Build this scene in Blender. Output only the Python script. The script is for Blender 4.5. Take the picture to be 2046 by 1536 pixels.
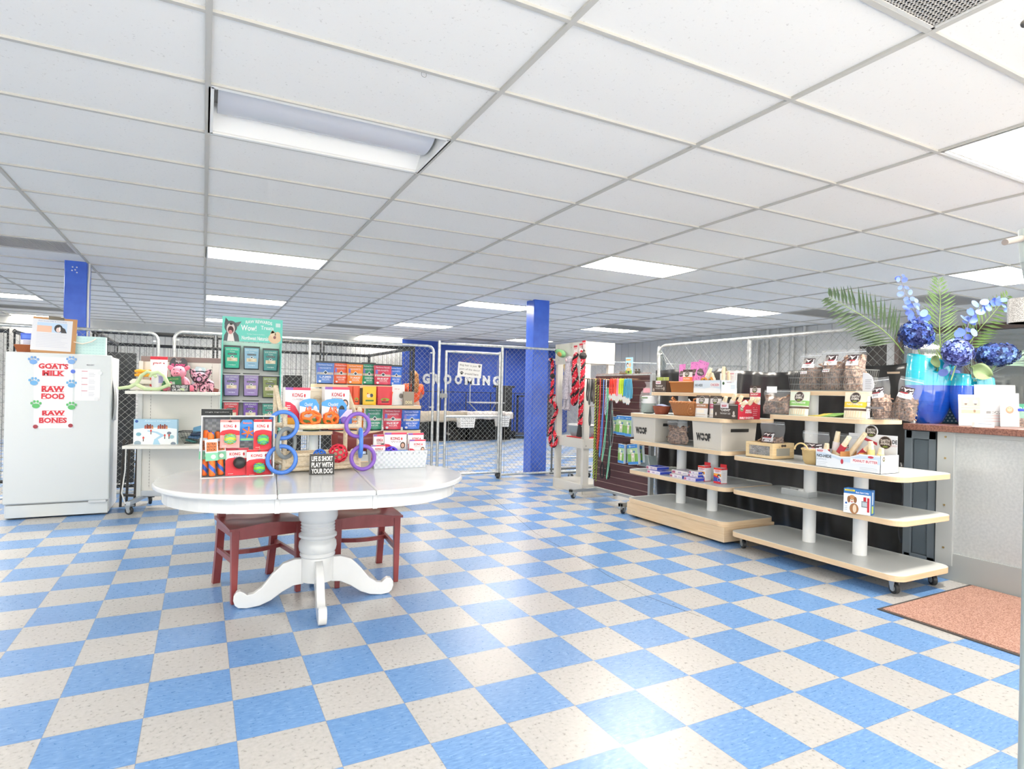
import bpy, bmesh, math, random
from mathutils import Vector, Matrix
random.seed(7)
S = bpy.context.scene
for o in list(bpy.data.objects): bpy.data.objects.remove(o)
COL = S.collection
PI = math.pi

# ---------------------------------------------------------------- camera
CAM_H, YAW, ROLL, FPX, SHY = 1.25195, 0.478130, 0.02172, 1200.306, 14.4997
fw = Vector((math.sin(YAW), math.cos(YAW), 0)); rr = Vector((math.cos(YAW), -math.sin(YAW), 0)); up = Vector((0, 0, 1))
r2 = rr*math.cos(ROLL) + up*math.sin(ROLL); u2 = -rr*math.sin(ROLL) + up*math.cos(ROLL)
cd = bpy.data.cameras.new('camera'); cam = bpy.data.objects.new('camera', cd); COL.objects.link(cam)
cam.matrix_world = Matrix(((r2.x, u2.x, -fw.x, 0), (r2.y, u2.y, -fw.y, 0), (r2.z, u2.z, -fw.z, CAM_H), (0, 0, 0, 1)))
cd.sensor_width = 36; cd.lens = 36*FPX/2046; cd.shift_y = SHY/2046; cd.clip_start = 0.05; cd.clip_end = 100
S.camera = cam
OC = Vector((0, 0, CAM_H))
def ray(x, y): return fw + r2*((x-1023)/FPX) - u2*((y-768-SHY)/FPX)
def G(x, y, z=0):
    d = ray(x, y); return OC + d*((z-CAM_H)/d.z)
def YP(x, y, Y):
    d = ray(x, y); return OC + d*(Y/d.y)
def XP(x, y, X):
    d = ray(x, y); return OC + d*(X/d.x)
def DP(x, y, D): return OC + ray(x, y)*D
def PX(P):
    d = Vector(P)-OC; return 1023 + FPX*d.dot(r2)/d.dot(fw)
def HZ(x, y, P):
    d = ray(x, y); k = (Vector((P[0], P[1], 0))-OC).dot(fw); return (OC + d*k).z

# ---------------------------------------------------------------- world, daylight, exposure
S.view_settings.view_transform = 'Standard'; S.view_settings.look = 'None'
S.view_settings.exposure = 0.55; S.view_settings.gamma = 1.0; S.view_settings.use_curve_mapping = False
w = bpy.data.worlds.new('daylight'); S.world = w; w.use_nodes = True
bg = w.node_tree.nodes['Background']; bg.inputs['Color'].default_value = (1.0, 0.975, 0.935, 1)
DAY = 2.4
bg.inputs['Strength'].default_value = DAY
sl = bpy.data.lights.new('sun', 'SUN'); sl.energy = 13; sl.angle = .02; sl.color = (1, .96, .9)
so = bpy.data.objects.new('sun', sl); COL.objects.link(so); so.rotation_euler = (math.radians(16), 0, 0)   # high sun on the pavement outside
def portal(name, loc, rot, sx, sy):
    l = bpy.data.lights.new(name, 'AREA'); l.shape = 'RECTANGLE'; l.size = sx; l.size_y = sy; l.cycles.is_portal = True
    o = bpy.data.objects.new(name, l); COL.objects.link(o); o.location = loc; o.rotation_euler = rot; return o

# ---------------------------------------------------------------- materials
MATS = {}
def lin(h):
    h = h.lstrip('#'); c = [int(h[i:i+2], 16)/255 for i in (0, 2, 4)]
    return tuple((v/12.92 if v <= .04045 else ((v+.055)/1.055)**2.4) for v in c) + (1,)
def mat(h, rough=.5, metal=0, spec=.5, coat=0, name=None):
    k = name or (h, rough, metal, spec, coat)
    if k in MATS: return MATS[k]
    m = bpy.data.materials.new(str(name or 'paint_'+h.strip('#'))); m.use_nodes = True
    b = m.node_tree.nodes['Principled BSDF']
    b.inputs['Base Color'].default_value = lin(h); b.inputs['Roughness'].default_value = rough
    b.inputs['Metallic'].default_value = metal; b.inputs['Specular IOR Level'].default_value = spec
    b.inputs['Coat Weight'].default_value = coat
    MATS[k] = m; return m
def noisemat(name, h1, h2, scale=20, rough=.5, stretch=(1, 1, 1), bump=0, lo=.35, hi=.65, detail=4, metal=0, coord='Object', spec=.5):
    if name in MATS: return MATS[name]
    m = mat(h1, rough, metal, spec, name=name); nt = m.node_tree; b = nt.nodes['Principled BSDF']
    tc = nt.nodes.new('ShaderNodeTexCoord'); mp = nt.nodes.new('ShaderNodeMapping'); mp.inputs['Scale'].default_value = stretch
    n = nt.nodes.new('ShaderNodeTexNoise'); n.inputs['Scale'].default_value = scale; n.inputs['Detail'].default_value = detail
    cr = nt.nodes.new('ShaderNodeValToRGB'); cr.color_ramp.elements[0].position = lo; cr.color_ramp.elements[1].position = hi
    cr.color_ramp.elements[0].color = lin(h1); cr.color_ramp.elements[1].color = lin(h2)
    L = nt.links.new; L(tc.outputs[coord], mp.inputs[0]); L(mp.outputs[0], n.inputs['Vector']); L(n.outputs['Fac'], cr.inputs[0]); L(cr.outputs[0], b.inputs['Base Color'])
    if bump:
        bp = nt.nodes.new('ShaderNodeBump'); bp.inputs['Strength'].default_value = bump; bp.inputs['Distance'].default_value = .01
        L(n.outputs['Fac'], bp.inputs['Height']); L(bp.outputs[0], b.inputs['Normal'])
    return m
def weavemat(name, h1, h2, sx, sz, rough=.7, bump=.6):
    # over/under weave: checker of two tones with bumps
    if name in MATS: return MATS[name]
    m = mat(h1, rough, name=name); nt = m.node_tree; b = nt.nodes['Principled BSDF']; L = nt.links.new
    tc = nt.nodes.new('ShaderNodeTexCoord'); mp = nt.nodes.new('ShaderNodeMapping'); mp.inputs['Scale'].default_value = (sx, sx, sz)
    ck = nt.nodes.new('ShaderNodeTexChecker'); ck.inputs['Scale'].default_value = 1; ck.inputs['Color1'].default_value = lin(h1); ck.inputs['Color2'].default_value = lin(h2)
    wv = nt.nodes.new('ShaderNodeTexNoise'); wv.inputs['Scale'].default_value = 3
    mx = nt.nodes.new('ShaderNodeMixRGB'); mx.blend_type = 'MULTIPLY'; mx.inputs[0].default_value = .25
    bp = nt.nodes.new('ShaderNodeBump'); bp.inputs['Strength'].default_value = bump; bp.inputs['Distance'].default_value = .004
    L(tc.outputs['Object'], mp.inputs[0]); L(mp.outputs[0], ck.inputs['Vector']); L(mp.outputs[0], wv.inputs['Vector'])
    L(ck.outputs['Color'], mx.inputs[1]); L(wv.outputs['Color'], mx.inputs[2]); L(mx.outputs[0], b.inputs['Base Color'])
    L(ck.outputs['Fac'], bp.inputs['Height']); L(bp.outputs[0], b.inputs['Normal'])
    return m
def clearmat(name, h, alpha, rough=.12):
    if name in MATS: return MATS[name]
    m = mat(h, rough, name=name); b = m.node_tree.nodes['Principled BSDF']; b.inputs['Alpha'].default_value = alpha; return m
def emat(name, h, s):
    if name in MATS: return MATS[name]
    m = mat(h, .5, name=name); b = m.node_tree.nodes['Principled BSDF']
    b.inputs['Emission Color'].default_value = lin(h); b.inputs['Emission Strength'].default_value = s; return m

# ---------------------------------------------------------------- mesh building
class MB:
    def __init__(s, M=None): s.v = []; s.f = []; s.mi = []; s.M = M or Matrix()
    def add(s, vs, fs, mi=0):
        n = len(s.v); s.v += [tuple(s.M @ Vector(p)) for p in vs]
        for i, f in enumerate(fs): s.f.append(tuple(n+k for k in f)); s.mi.append(mi if isinstance(mi, int) else mi[i])
        return s
    def box(s, x0, x1, y0, y1, z0, z1, mi=0):
        return s.add([(x0, y0, z0), (x1, y0, z0), (x1, y1, z0), (x0, y1, z0), (x0, y0, z1), (x1, y0, z1), (x1, y1, z1), (x0, y1, z1)],
                     [(0, 3, 2, 1), (4, 5, 6, 7), (0, 1, 5, 4), (1, 2, 6, 5), (2, 3, 7, 6), (3, 0, 4, 7)], mi)
    def frustum(s, w0, d0, w1, d1, z0, z1, mi=0, y0=0, y1=0):
        # rectangular, y range [y0, y0+d0] at z0 and [y1, y1+d1] at z1
        return s.add([(-w0/2, y0, z0), (w0/2, y0, z0), (w0/2, y0+d0, z0), (-w0/2, y0+d0, z0), (-w1/2, y1, z1), (w1/2, y1, z1), (w1/2, y1+d1, z1), (-w1/2, y1+d1, z1)],
                     [(0, 3, 2, 1), (4, 5, 6, 7), (0, 1, 5, 4), (1, 2, 6, 5), (2, 3, 7, 6), (3, 0, 4, 7)], mi)
    def cyl(s, p0, p1, r0, r1=None, n=12, mi=0, cap=True):
        p0 = Vector(p0); p1 = Vector(p1); r1 = r0 if r1 is None else r1
        d = (p1-p0).normalized(); a = d.orthogonal().normalized(); b = d.cross(a)
        vs = [p0+(a*math.cos(2*PI*i/n)+b*math.sin(2*PI*i/n))*r0 for i in range(n)] + [p1+(a*math.cos(2*PI*i/n)+b*math.sin(2*PI*i/n))*r1 for i in range(n)]
        fs = [(i, (i+1) % n, n+(i+1) % n, n+i) for i in range(n)]
        if cap: fs += [tuple(range(n))[::-1], tuple(range(n, 2*n))]
        return s.add(vs, fs, mi)
    def tube(s, pts, r, n=8, closed=False, mi=0, cap=True):
        P = [Vector(p) for p in pts]; m = len(P); rs = r if isinstance(r, (list, tuple)) else [r]*m
        T = []
        for i in range(m):
            if closed: t = P[(i+1) % m]-P[i-1]
            else: t = P[min(i+1, m-1)]-P[max(i-1, 0)]
            T.append(t.normalized() if t.length > 1e-9 else Vector((0, 0, 1)))
        a = T[0].orthogonal().normalized(); vs = []
        for i in range(m):
            a = (a - T[i]*a.dot(T[i]))
            a = a.normalized() if a.length > 1e-6 else T[i].orthogonal().normalized()
            b = T[i].cross(a)
            vs += [P[i]+(a*math.cos(2*PI*k/n)+b*math.sin(2*PI*k/n))*rs[i] for k in range(n)]
        fs = []; mis = []
        for i in range(m if closed else m-1):
            j = (i+1) % m
            for k in range(n):
                fs.append((i*n+k, i*n+(k+1) % n, j*n+(k+1) % n, j*n+k)); mis.append(mi if isinstance(mi, int) else mi(i, k))
        if not closed and cap:
            fs += [tuple(range(n))[::-1], tuple(range((m-1)*n, m*n))]; mis += [0 if not isinstance(mi, int) else mi]*2
        return s.add(vs, fs, mis)
    def lathe(s, prof, c=(0, 0, 0), n=24, mi=0):
        vs = []; fs = []; mis = []
        for r, z in prof: vs += [(c[0]+r*math.cos(2*PI*k/n), c[1]+r*math.sin(2*PI*k/n), c[2]+z) for k in range(n)]
        for i in range(len(prof)-1):
            for k in range(n): fs.append((i*n+k, i*n+(k+1) % n, (i+1)*n+(k+1) % n, (i+1)*n+k)); mis.append(mi if isinstance(mi, int) else mi(i))
        fs += [tuple(range(n))[::-1], tuple(range((len(prof)-1)*n, len(prof)*n))]; mis += [mis[0], mis[-1]]
        return s.add(vs, fs, mis)
    def prism(s, poly, z0, z1, mi=0, T=None):
        n = len(poly); T = T or (lambda x, y, z: (x, y, z))
        vs = [T(x, y, z0) for x, y in poly]+[T(x, y, z1) for x, y in poly]
        return s.add(vs, [tuple(range(n))[::-1], tuple(range(n, 2*n))]+[(i, (i+1) % n, n+(i+1) % n, n+i) for i in range(n)], mi)
    def grid(s, fn, nu, nv, mi=0):
        vs = [fn(i/nu, j/nv) for j in range(nv+1) for i in range(nu+1)]; fs = []; mis = []
        for j in range(nv):
            for i in range(nu):
                fs.append((j*(nu+1)+i, j*(nu+1)+i+1, (j+1)*(nu+1)+i+1, (j+1)*(nu+1)+i)); mis.append(mi if isinstance(mi, int) else mi((i+.5)/nu, (j+.5)/nv))
        return s.add(vs, fs, mis)
    def ball(s, c, r, n=12, mi=0, M=None):
        if not isinstance(r, (tuple, list)): r = (r, r, r)
        c = Vector(c); R = M or Matrix.Identity(3)
        def f(u, v):
            a = 2*PI*u; b = PI*(v-.5); return c + R @ Vector((r[0]*math.cos(b)*math.cos(a), r[1]*math.cos(b)*math.sin(a), r[2]*math.sin(b)))
        return s.grid(f, n, max(4, n//2), mi)
    def torus(s, c, R, r, axis='y', n=28, m=8, mi=0, sx=1, sz=1):
        c = Vector(c); P = []
        for i in range(n):
            a = 2*PI*i/n; x, z = R*math.cos(a)*sx, R*math.sin(a)*sz
            P.append(c+Vector({'y': (x, 0, z), 'x': (0, x, z), 'z': (x, z, 0)}[axis]))
        return s.tube(P, r, m, True, mi)
    def build(s, name, mats, parent=None, smooth=False, bev=0, loc=None, rz=0, solid=0, seg=2, label=None, kind=None):
        me = bpy.data.meshes.new(name); me.from_pydata(s.v, [], s.f)
        mats = mats if isinstance(mats, (list, tuple)) else [mats]
        for m in mats: me.materials.append(m)
        for p, i in zip(me.polygons, s.mi): p.material_index = min(i, len(mats)-1)
        me.update(); me.validate(clean_customdata=False)
        if smooth:
            for p in me.polygons: p.use_smooth = True
            try: me.set_sharp_from_angle(angle=math.radians(smooth if smooth > 1 else 40))
            except Exception: pass
        o = bpy.data.objects.new(name, me); COL.objects.link(o)
        if parent is not None: o.parent = parent
        if loc is not None: o.location = loc
        if rz: o.rotation_euler = (0, 0, rz)
        if solid: md = o.modifiers.new('thickness', 'SOLIDIFY'); md.thickness = solid; md.offset = 0
        if bev: md = o.modifiers.new('bevel', 'BEVEL'); md.width = bev; md.segments = seg; md.limit_method = 'ANGLE'; md.angle_limit = math.radians(50)
        if label: o['label'] = label
        if kind: o['kind'] = kind
        return o

def tag(o, label=None, cat=None, group=None, kind=None):
    for k, v in (('label', label), ('category', cat), ('group', group), ('kind', kind)):
        if v: o[k] = v
    return o
def thing(name, label, cat, loc=(0, 0, 0), rz=0, group=None, rot=None):
    o = bpy.data.objects.new(name, None); COL.objects.link(o); o.empty_display_size = .05
    o.location = loc; o.rotation_euler = rot if rot else (0, 0, rz)
    return tag(o, label, cat, group)
def struct(mb, name, mats, **k):
    o = mb.build(name, mats, **k); o['kind'] = 'structure'; return o
def copy_tree(o, parent=None):
    c = o.copy(); COL.objects.link(c); c.parent = parent
    for ch in [x for x in bpy.data.objects if x.parent == o]: copy_tree(ch, c)
    return c
def dup(o, loc=None, rz=None, label=None, scale=None):
    c = copy_tree(o)
    if loc is not None: c.location = loc
    if rz is not None: c.rotation_euler = (0, 0, rz)
    if scale: c.scale = scale
    if label: c['label'] = label
    return c

# ---------------------------------------------------------------- lettering and print
_tc = {}
def text2d(t, bold=.0):
    k = (t, bold)
    if k not in _tc:
        cu = bpy.data.curves.new('t', 'FONT'); cu.body = t; cu.size = 1; cu.offset = bold; cu.resolution_u = 2; cu.align_x = 'LEFT'
        ob = bpy.data.objects.new('t', cu); COL.objects.link(ob); bpy.context.view_layer.update()
        me = bpy.data.meshes.new_from_object(ob)
        vs = [tuple(v.co) for v in me.vertices]; fs = [tuple(p.vertices) for p in me.polygons]
        bpy.data.objects.remove(ob); bpy.data.curves.remove(cu); bpy.data.meshes.remove(me)
        if not vs: vs = [(0, 0, 0), (1, 0, 0), (1, 1, 0)]
        xs = [v[0] for v in vs]; ys = [v[1] for v in vs]
        x0, x1, y0, y1 = min(xs), max(xs), min(ys), max(ys)
        _tc[k] = ([((v[0]-x0)/(x1-x0), (v[1]-y0)/(y1-y0)) for v in vs], fs, (x1-x0)/(y1-y0))
    return _tc[k]
class Print:
    """flat print laid on a surface: map (x, y) in metres -> point"""
    def __init__(s, fn, sub=1): s.fn = fn; s.mb = MB(); s.mats = []; s.sub = sub
    def mi(s, h, rough=.5):
        m = h if not isinstance(h, str) else mat(h, rough)
        if m not in s.mats: s.mats.append(m)
        return s.mats.index(m)
    def rect(s, x0, y0, x1, y1, h, e=.0006):
        n = s.sub; s.mb.grid(lambda u, v: s.fn(x0+(x1-x0)*u, y0+(y1-y0)*v, e), n, n, s.mi(h)); return s
    def poly(s, pts, h, e=.0008):
        s.mb.add([s.fn(x, y, e) for x, y in pts], [tuple(range(len(pts)))], s.mi(h)); return s
    def disc(s, x, y, rx, h, ry=None, n=18, e=.0009, rot=0):
        ry = ry or rx; c, q = math.cos(rot), math.sin(rot)
        return s.poly([(x+rx*math.cos(2*PI*i/n)*c-ry*math.sin(2*PI*i/n)*q, y+rx*math.cos(2*PI*i/n)*q+ry*math.sin(2*PI*i/n)*c) for i in range(n)], h, e)
    def text(s, t, x, y, hgt, h, width=None, bold=.0, e=.0013, align='c', arc=0):
        vs, fs, asp = text2d(t, bold); wd = width or hgt*asp
        x0 = x-wd/2 if align == 'c' else (x if align == 'l' else x-wd)
        s.mb.add([s.fn(x0+a*wd, y+b*hgt+arc*(1-(2*a-1)**2), e) for a, b in vs], fs, s.mi(h)); return s
    def lines(s, x0, x1, ytop, n, step, th, h, jitter=.25):
        for i in range(n):
            s.rect(x0, ytop-i*step-th, x1-(x1-x0)*jitter*random.random(), ytop-i*step, h)
        return s
    def paw(s, x, y, r, h, rot=0, e=.001):
        c, q = math.cos(rot), math.sin(rot); f = lambda a, b: (x+a*c-b*q, y+a*q+b*c)
        px, py = f(0, -.25*r); s.disc(px, py, .62*r, h, .5*r, rot=rot, e=e)
        for a, b, k in ((-.78, .25, .25), (-.3, .68, .27), (.3, .68, .27), (.78, .25, .25)):
            tx, ty = f(a*r, b*r); s.disc(tx, ty, k*r, h, k*r*1.35, rot=rot, e=e)
        return s
    def build(s, parent, name='print', **k):
        return s.mb.build(name, s.mats, parent, **k)
def front(y0=0):  return lambda x, y, e: (x, y0-e, y)             # faces local -y
def rightside(x0): return lambda x, y, e: (x0+e, x, y)            # faces local +x
def leftside(x0): return lambda x, y, e: (x0-e, -x, y)
def top(z0): return lambda x, y, e: (x, y, z0+e)

def place(xl, xr, y, z, rz, ytop=None):
    """front-bottom-left pixel (xl, y) on height z, width reaching pixel column xr, direction rz"""
    A = G(xl, y, z); d = Vector((math.cos(rz), math.sin(rz), 0)); lo, hi = 0, 3.
    sgn = 1 if xr > xl else -1
    for _ in range(40):
        m = (lo+hi)/2
        if (PX(A+d*m)-xr)*sgn < 0: lo = m
        else: hi = m
    wd = lo; P = A+d*wd/2
    return (P, wd, (HZ(xl, ytop, A)-z) if ytop is not None else None)
# ---------------------------------------------------------------- room shell
FT = .3048; FX0, FY0 = .13730, 2.31497; CX0, CY0, CH = .00076, 2.53696, 2.64841
RX0, RX1, RY0, RY1 = -6.2, 10.42, -1.45, 16.25
# floor material: vinyl composition tiles, two colours
m = mat('#d6d2c8', .3, name='floor_tiles'); nt = m.node_tree; b = nt.nodes['Principled BSDF']; L = nt.links.new
geo = nt.nodes.new('ShaderNodeNewGeometry'); sp = nt.nodes.new('ShaderNodeSeparateXYZ'); L(geo.outputs['Position'], sp.inputs[0])
def mth(op, a, bb=None, c=None):
    n = nt.nodes.new('ShaderNodeMath'); n.operation = op
    for i, v in enumerate((a, bb, c)):
        if v is None: continue
        if isinstance(v, (int, float)): n.inputs[i].default_value = v
        else: L(v, n.inputs[i])
    return n.outputs[0]
tx = mth('DIVIDE', mth('SUBTRACT', sp.outputs[0], FX0), FT); ty = mth('DIVIDE', mth('SUBTRACT', sp.outputs[1], FY0), FT)
ix = mth('FLOOR', tx); iy = mth('FLOOR', ty)
par = mth('ABSOLUTE', mth('MODULO', mth('ADD', ix, iy), 2.0))
def edge(t):
    f = mth('FRACT', t); return mth('MINIMUM', f, mth('SUBTRACT', 1.0, f))
jn = mth('LESS_THAN', mth('MINIMUM', edge(tx), edge(ty)), .004)
cb = nt.nodes.new('ShaderNodeCombineXYZ'); L(ix, cb.inputs[0]); L(iy, cb.inputs[1])
wn = nt.nodes.new('ShaderNodeTexWhiteNoise'); wn.noise_dimensions = '3D'; L(cb.outputs[0], wn.inputs['Vector'])
# streaky chips, turned a quarter turn on every other tile
mp = nt.nodes.new('ShaderNodeMapping'); mp.inputs['Scale'].default_value = (18, 70, 1); L(geo.outputs['Position'], mp.inputs[0])
n1 = nt.nodes.new('ShaderNodeTexNoise'); n1.inputs['Scale'].default_value = 1.6; n1.inputs['Detail'].default_value = 5; L(mp.outputs[0], n1.inputs['Vector'])
n2 = nt.nodes.new('ShaderNodeTexNoise'); n2.inputs['Scale'].default_value = 60; n2.inputs['Detail'].default_value = 3; L(geo.outputs['Position'], n2.inputs['Vector'])
def ramp(src, a, ca, bb, c2):
    r = nt.nodes.new('ShaderNodeValToRGB'); r.color_ramp.elements[0].position = a; r.color_ramp.elements[1].position = bb
    r.color_ramp.elements[0].color = ca; r.color_ramp.elements[1].color = c2; L(src, r.inputs[0]); return r
rb = ramp(n1.outputs['Fac'], .30, lin('#5280b6'), .62, lin('#7098c9')); e = rb.color_ramp.elements.new(.72); e.color = lin('#8db0da')
rc = ramp(n2.outputs['Fac'], .28, lin('#9c9a97'), .40, lin('#adacaa')); e = rc.color_ramp.elements.new(.66); e.color = lin('#b8b7b5')
def mixc(f, a, bb, ty_='MIX'):
    x = nt.nodes.new('ShaderNodeMixRGB'); x.blend_type = ty_
    for i, v in ((0, f), (1, a), (2, bb)):
        if isinstance(v, (int, float)): x.inputs[i].default_value = v
        elif isinstance(v, tuple): x.inputs[i].default_value = v
        else: L(v, x.inputs[i])
    return x.outputs[0]
col = mixc(par, rb.outputs[0], rc.outputs[0])
tone = ramp(wn.outputs['Value'], 0, (.94, .94, .94, 1), 1, (1, 1, 1, 1))
col = mixc(1.0, col, tone.outputs[0], 'MULTIPLY'); col = mixc(mth('MULTIPLY', jn, .55), col, lin('#6f6d70'))
L(col, b.inputs['Base Color'])
rg = ramp(n2.outputs['Fac'], .3, (.26,)*3+(1,), .7, (.36,)*3+(1,)); L(rg.outputs[0], b.inputs['Roughness'])
struct(MB().box(RX0-.1, RX1+.1, RY0-.1, RY1+.1, -.12, 0), 'floor', m)
# long hairline crack in the tiles
cr = MB(); pts = [G(958, 978), G(985, 995), G(1070, 1065), G(1160, 1115), G(1215, 1150), G(1290, 1190), G(1400, 1232)]
for a, c in zip(pts, pts[1:]):
    n = (c-a).normalized().cross(up)*.0016; cr.add([a-n+up*.0006, c-n+up*.0006, c+n+up*.0006, a+n+up*.0006], [(0, 1, 2, 3)])
struct(cr, 'trim_9', mat('#4a4640', .8))

WALLW = noisemat('painted_wall', '#cfcfcb', '#d6d6d2', 6, .6)
SIDING = mat('#c3c4c2', .6)
# walls (blue stretch of the back wall behind the grooming area)
BX = 4.95
struct(MB().box(RX0-.1, BX, RY1, RY1+.12, 0, CH), 'wall_back', WALLW)
struct(MB().box(BX, RX1+.1, RY1, RY1+.12, 0, CH), 'wall_far', noisemat('blue_wall', '#2347a4', '#284fae', 5, .5))
struct(MB().box(RX0-.12, RX0, RY0, RY1, 0, CH), 'wall_left', WALLW)
# right wall with storefront panes and a dark opening
rw = MB(); holes = [(.6, 4.86, .9, 2.36), (4.92, 6.02, .9, 2.36), (6.19, 6.68, 1.0, 2.2)]
ys = sorted({RY0, RY1} | {h[0] for h in holes} | {h[1] for h in holes})
for a, c in zip(ys, ys[1:]):
    hs = [h for h in holes if h[0] <= a and h[1] >= c]
    if hs: rw.box(RX1, RX1+.12, a, c, 0, hs[0][2]); rw.box(RX1, RX1+.12, a, c, hs[0][3], CH)
    else: rw.box(RX1, RX1+.12, a, c, 0, CH)
struct(rw, 'wall_right', SIDING)
rib = MB()
for k in range(32):
    y = 6.9+k*.3; rib.box(RX1-.008, RX1, y, y+.012, 0, CH)
for y in (7.75, 8.0, 8.35, 8.6, 8.85): rib.cyl((RX1-.05, y, 0), (RX1-.05, y, CH), .03)
struct(rib, 'trim_1', mat('#b9bab8', .55))
struct(MB().box(RX1+.03, RX1+.05, 6.19, 6.68, 1.0, 2.2), 'shaded_opening', mat('#2c2826', .35))  # dark panel in the door opening, its inner shade put into the colour
BR = mat('#5a4b45', .4)
fr = MB()
for y0, y1 in ((.6, 4.86), (4.92, 6.02)):
    for y in (y0, y1-.05): fr.box(RX1-.04, RX1+.04, y, y+.07, .9, 2.36)
    fr.box(RX1-.04, RX1+.04, y0, y1, 2.33, 2.42); fr.box(RX1-.04, RX1+.04, y0, y1, .86, .92)
fr.box(RX1-.04, RX1+.04, 2.4, 2.46, .9, 2.36)
struct(fr, 'trim_2', BR)
struct(MB().box(RX1+.04, RX1+.05, .6, 4.86, .9, 2.36), 'window_2', mat('#a9adab', .04, metal=.85))
struct(MB().box(RX1+.04, RX1+.05, 4.92, 6.02, .9, 2.36), 'window_3', mat('#b4b8b5', .04, metal=.85))
# storefront behind the camera: real openings, daylight comes through them
fwn = MB(); op = [(-5.9, -3.3), (-3.1, -.5), (-.3, 2.3), (2.5, 5.1), (5.3, 7.9), (8.1, 10.2)]
xs = sorted({RX0-.1, RX1+.1} | {v for o_ in op for v in o_})
for a, c in zip(xs, xs[1:]):
    if (a, c) in op: fwn.box(a, c, RY0-.12, RY0, 0, .12); fwn.box(a, c, RY0-.12, RY0, 2.55, CH)
    else: fwn.box(a, c, RY0-.12, RY0, 0, CH)
struct(fwn, 'wall_front', mat('#d9d9d5', .6))
for i, (a, c) in enumerate(op):
    portal('window_daylight', ((a+c)/2, RY0-.13, 1.335), (-PI/2, 0, 0), c-a, 2.43)
struct(MB().box(RX0-1, RX1+1, -9, RY0-.12, -.14, -.02), 'floor_outside', mat('#d8d5cf', .8))

# ---------------------------------------------------------------- dropped ceiling
TH = -.00332; ct, st = math.cos(TH), math.sin(TH)
def CP(i, j, z=CH): return Vector((CX0+4*FT*i*ct-2*FT*j*st, CY0+2*FT*j*ct+4*FT*i*st, z))
LIGHTS = [(0, 1, .12)]+[(i, j, 1) for i, j in ((0, 7), (0, 13), (0, 19), (3, -2), (3, 4), (3, 10), (3, 16), (3, 22), (6, 1), (6, 7), (6, 13), (6, 19), (-3, -2), (-3, 4), (-3, 10), (-3, 16), (-3, 22), (6, -5), (0, -5))]
VENTS = [(1, -3), (7, 3), (-2, 8)]
GREY = [(7, 6), (6, 12), (-3, 19), (2, 18), (5, 20)]
lc = {(i, j) for i, j, s_ in LIGHTS}
tiles = MB(); g = MB()
I0, I1, J0, J1 = -6, 9, -8, 24
for i in range(I0, I1):
    for j in range(J0, J1):
        if (i, j) in lc or (i, j) in VENTS: continue
        q = 1 if (i, j) in GREY else 0
        tiles.add([CP(i, j, CH+.012), CP(i+1, j, CH+.012), CP(i+1, j+1, CH+.012), CP(i, j+1, CH+.012)], [(0, 3, 2, 1)], q)
CT = noisemat('ceiling_tile', '#cfcdc8', '#eae9e5', 230, .9, (1, 1, 1), .15, .22, .34, 2, coord='Generated')
nt = CT.node_tree
for n in nt.nodes:
    if n.type == 'TEX_COORD': tcn = n
    if n.type == 'MAPPING': mpn = n
gg = nt.nodes.new('ShaderNodeNewGeometry'); nt.links.new(gg.outputs['Position'], mpn.inputs[0])
for n in nt.nodes:
    if n.type == 'TEX_NOISE': n.inputs['Scale'].default_value = 75
    if n.type == 'BUMP': n.inputs['Distance'].default_value = .003
struct(tiles, 'ceiling', [CT, mat('#8f8c85', .8)])
def strip(a, c, w_):
    d = (c-a).normalized(); n = Vector((-d.y, d.x, 0))*w_/2
    g.add([a-n, c-n, c+n, a+n, a-n+up*.014, c-n+up*.014, c+n+up*.014, a+n+up*.014], [(0, 3, 2, 1), (0, 1, 5, 4), (2, 3, 7, 6)])
for i in range(I0, I1+1): strip(CP(i, J0), CP(i, J1), .024)
for j in range(J0, J1+1): strip(CP(I0, j, CH+.0005), CP(I1, j, CH+.0005), .022)
struct(g, 'trim_3', mat('#bdbbb4', .6))
struct(MB().box(RX0, RX1, RY0, RY1, CH+.55, CH+.6), 'ceiling_deck', mat('#8a8a88', .9))
ww, wl = 2*FT-.03, 4*FT-.03
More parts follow.
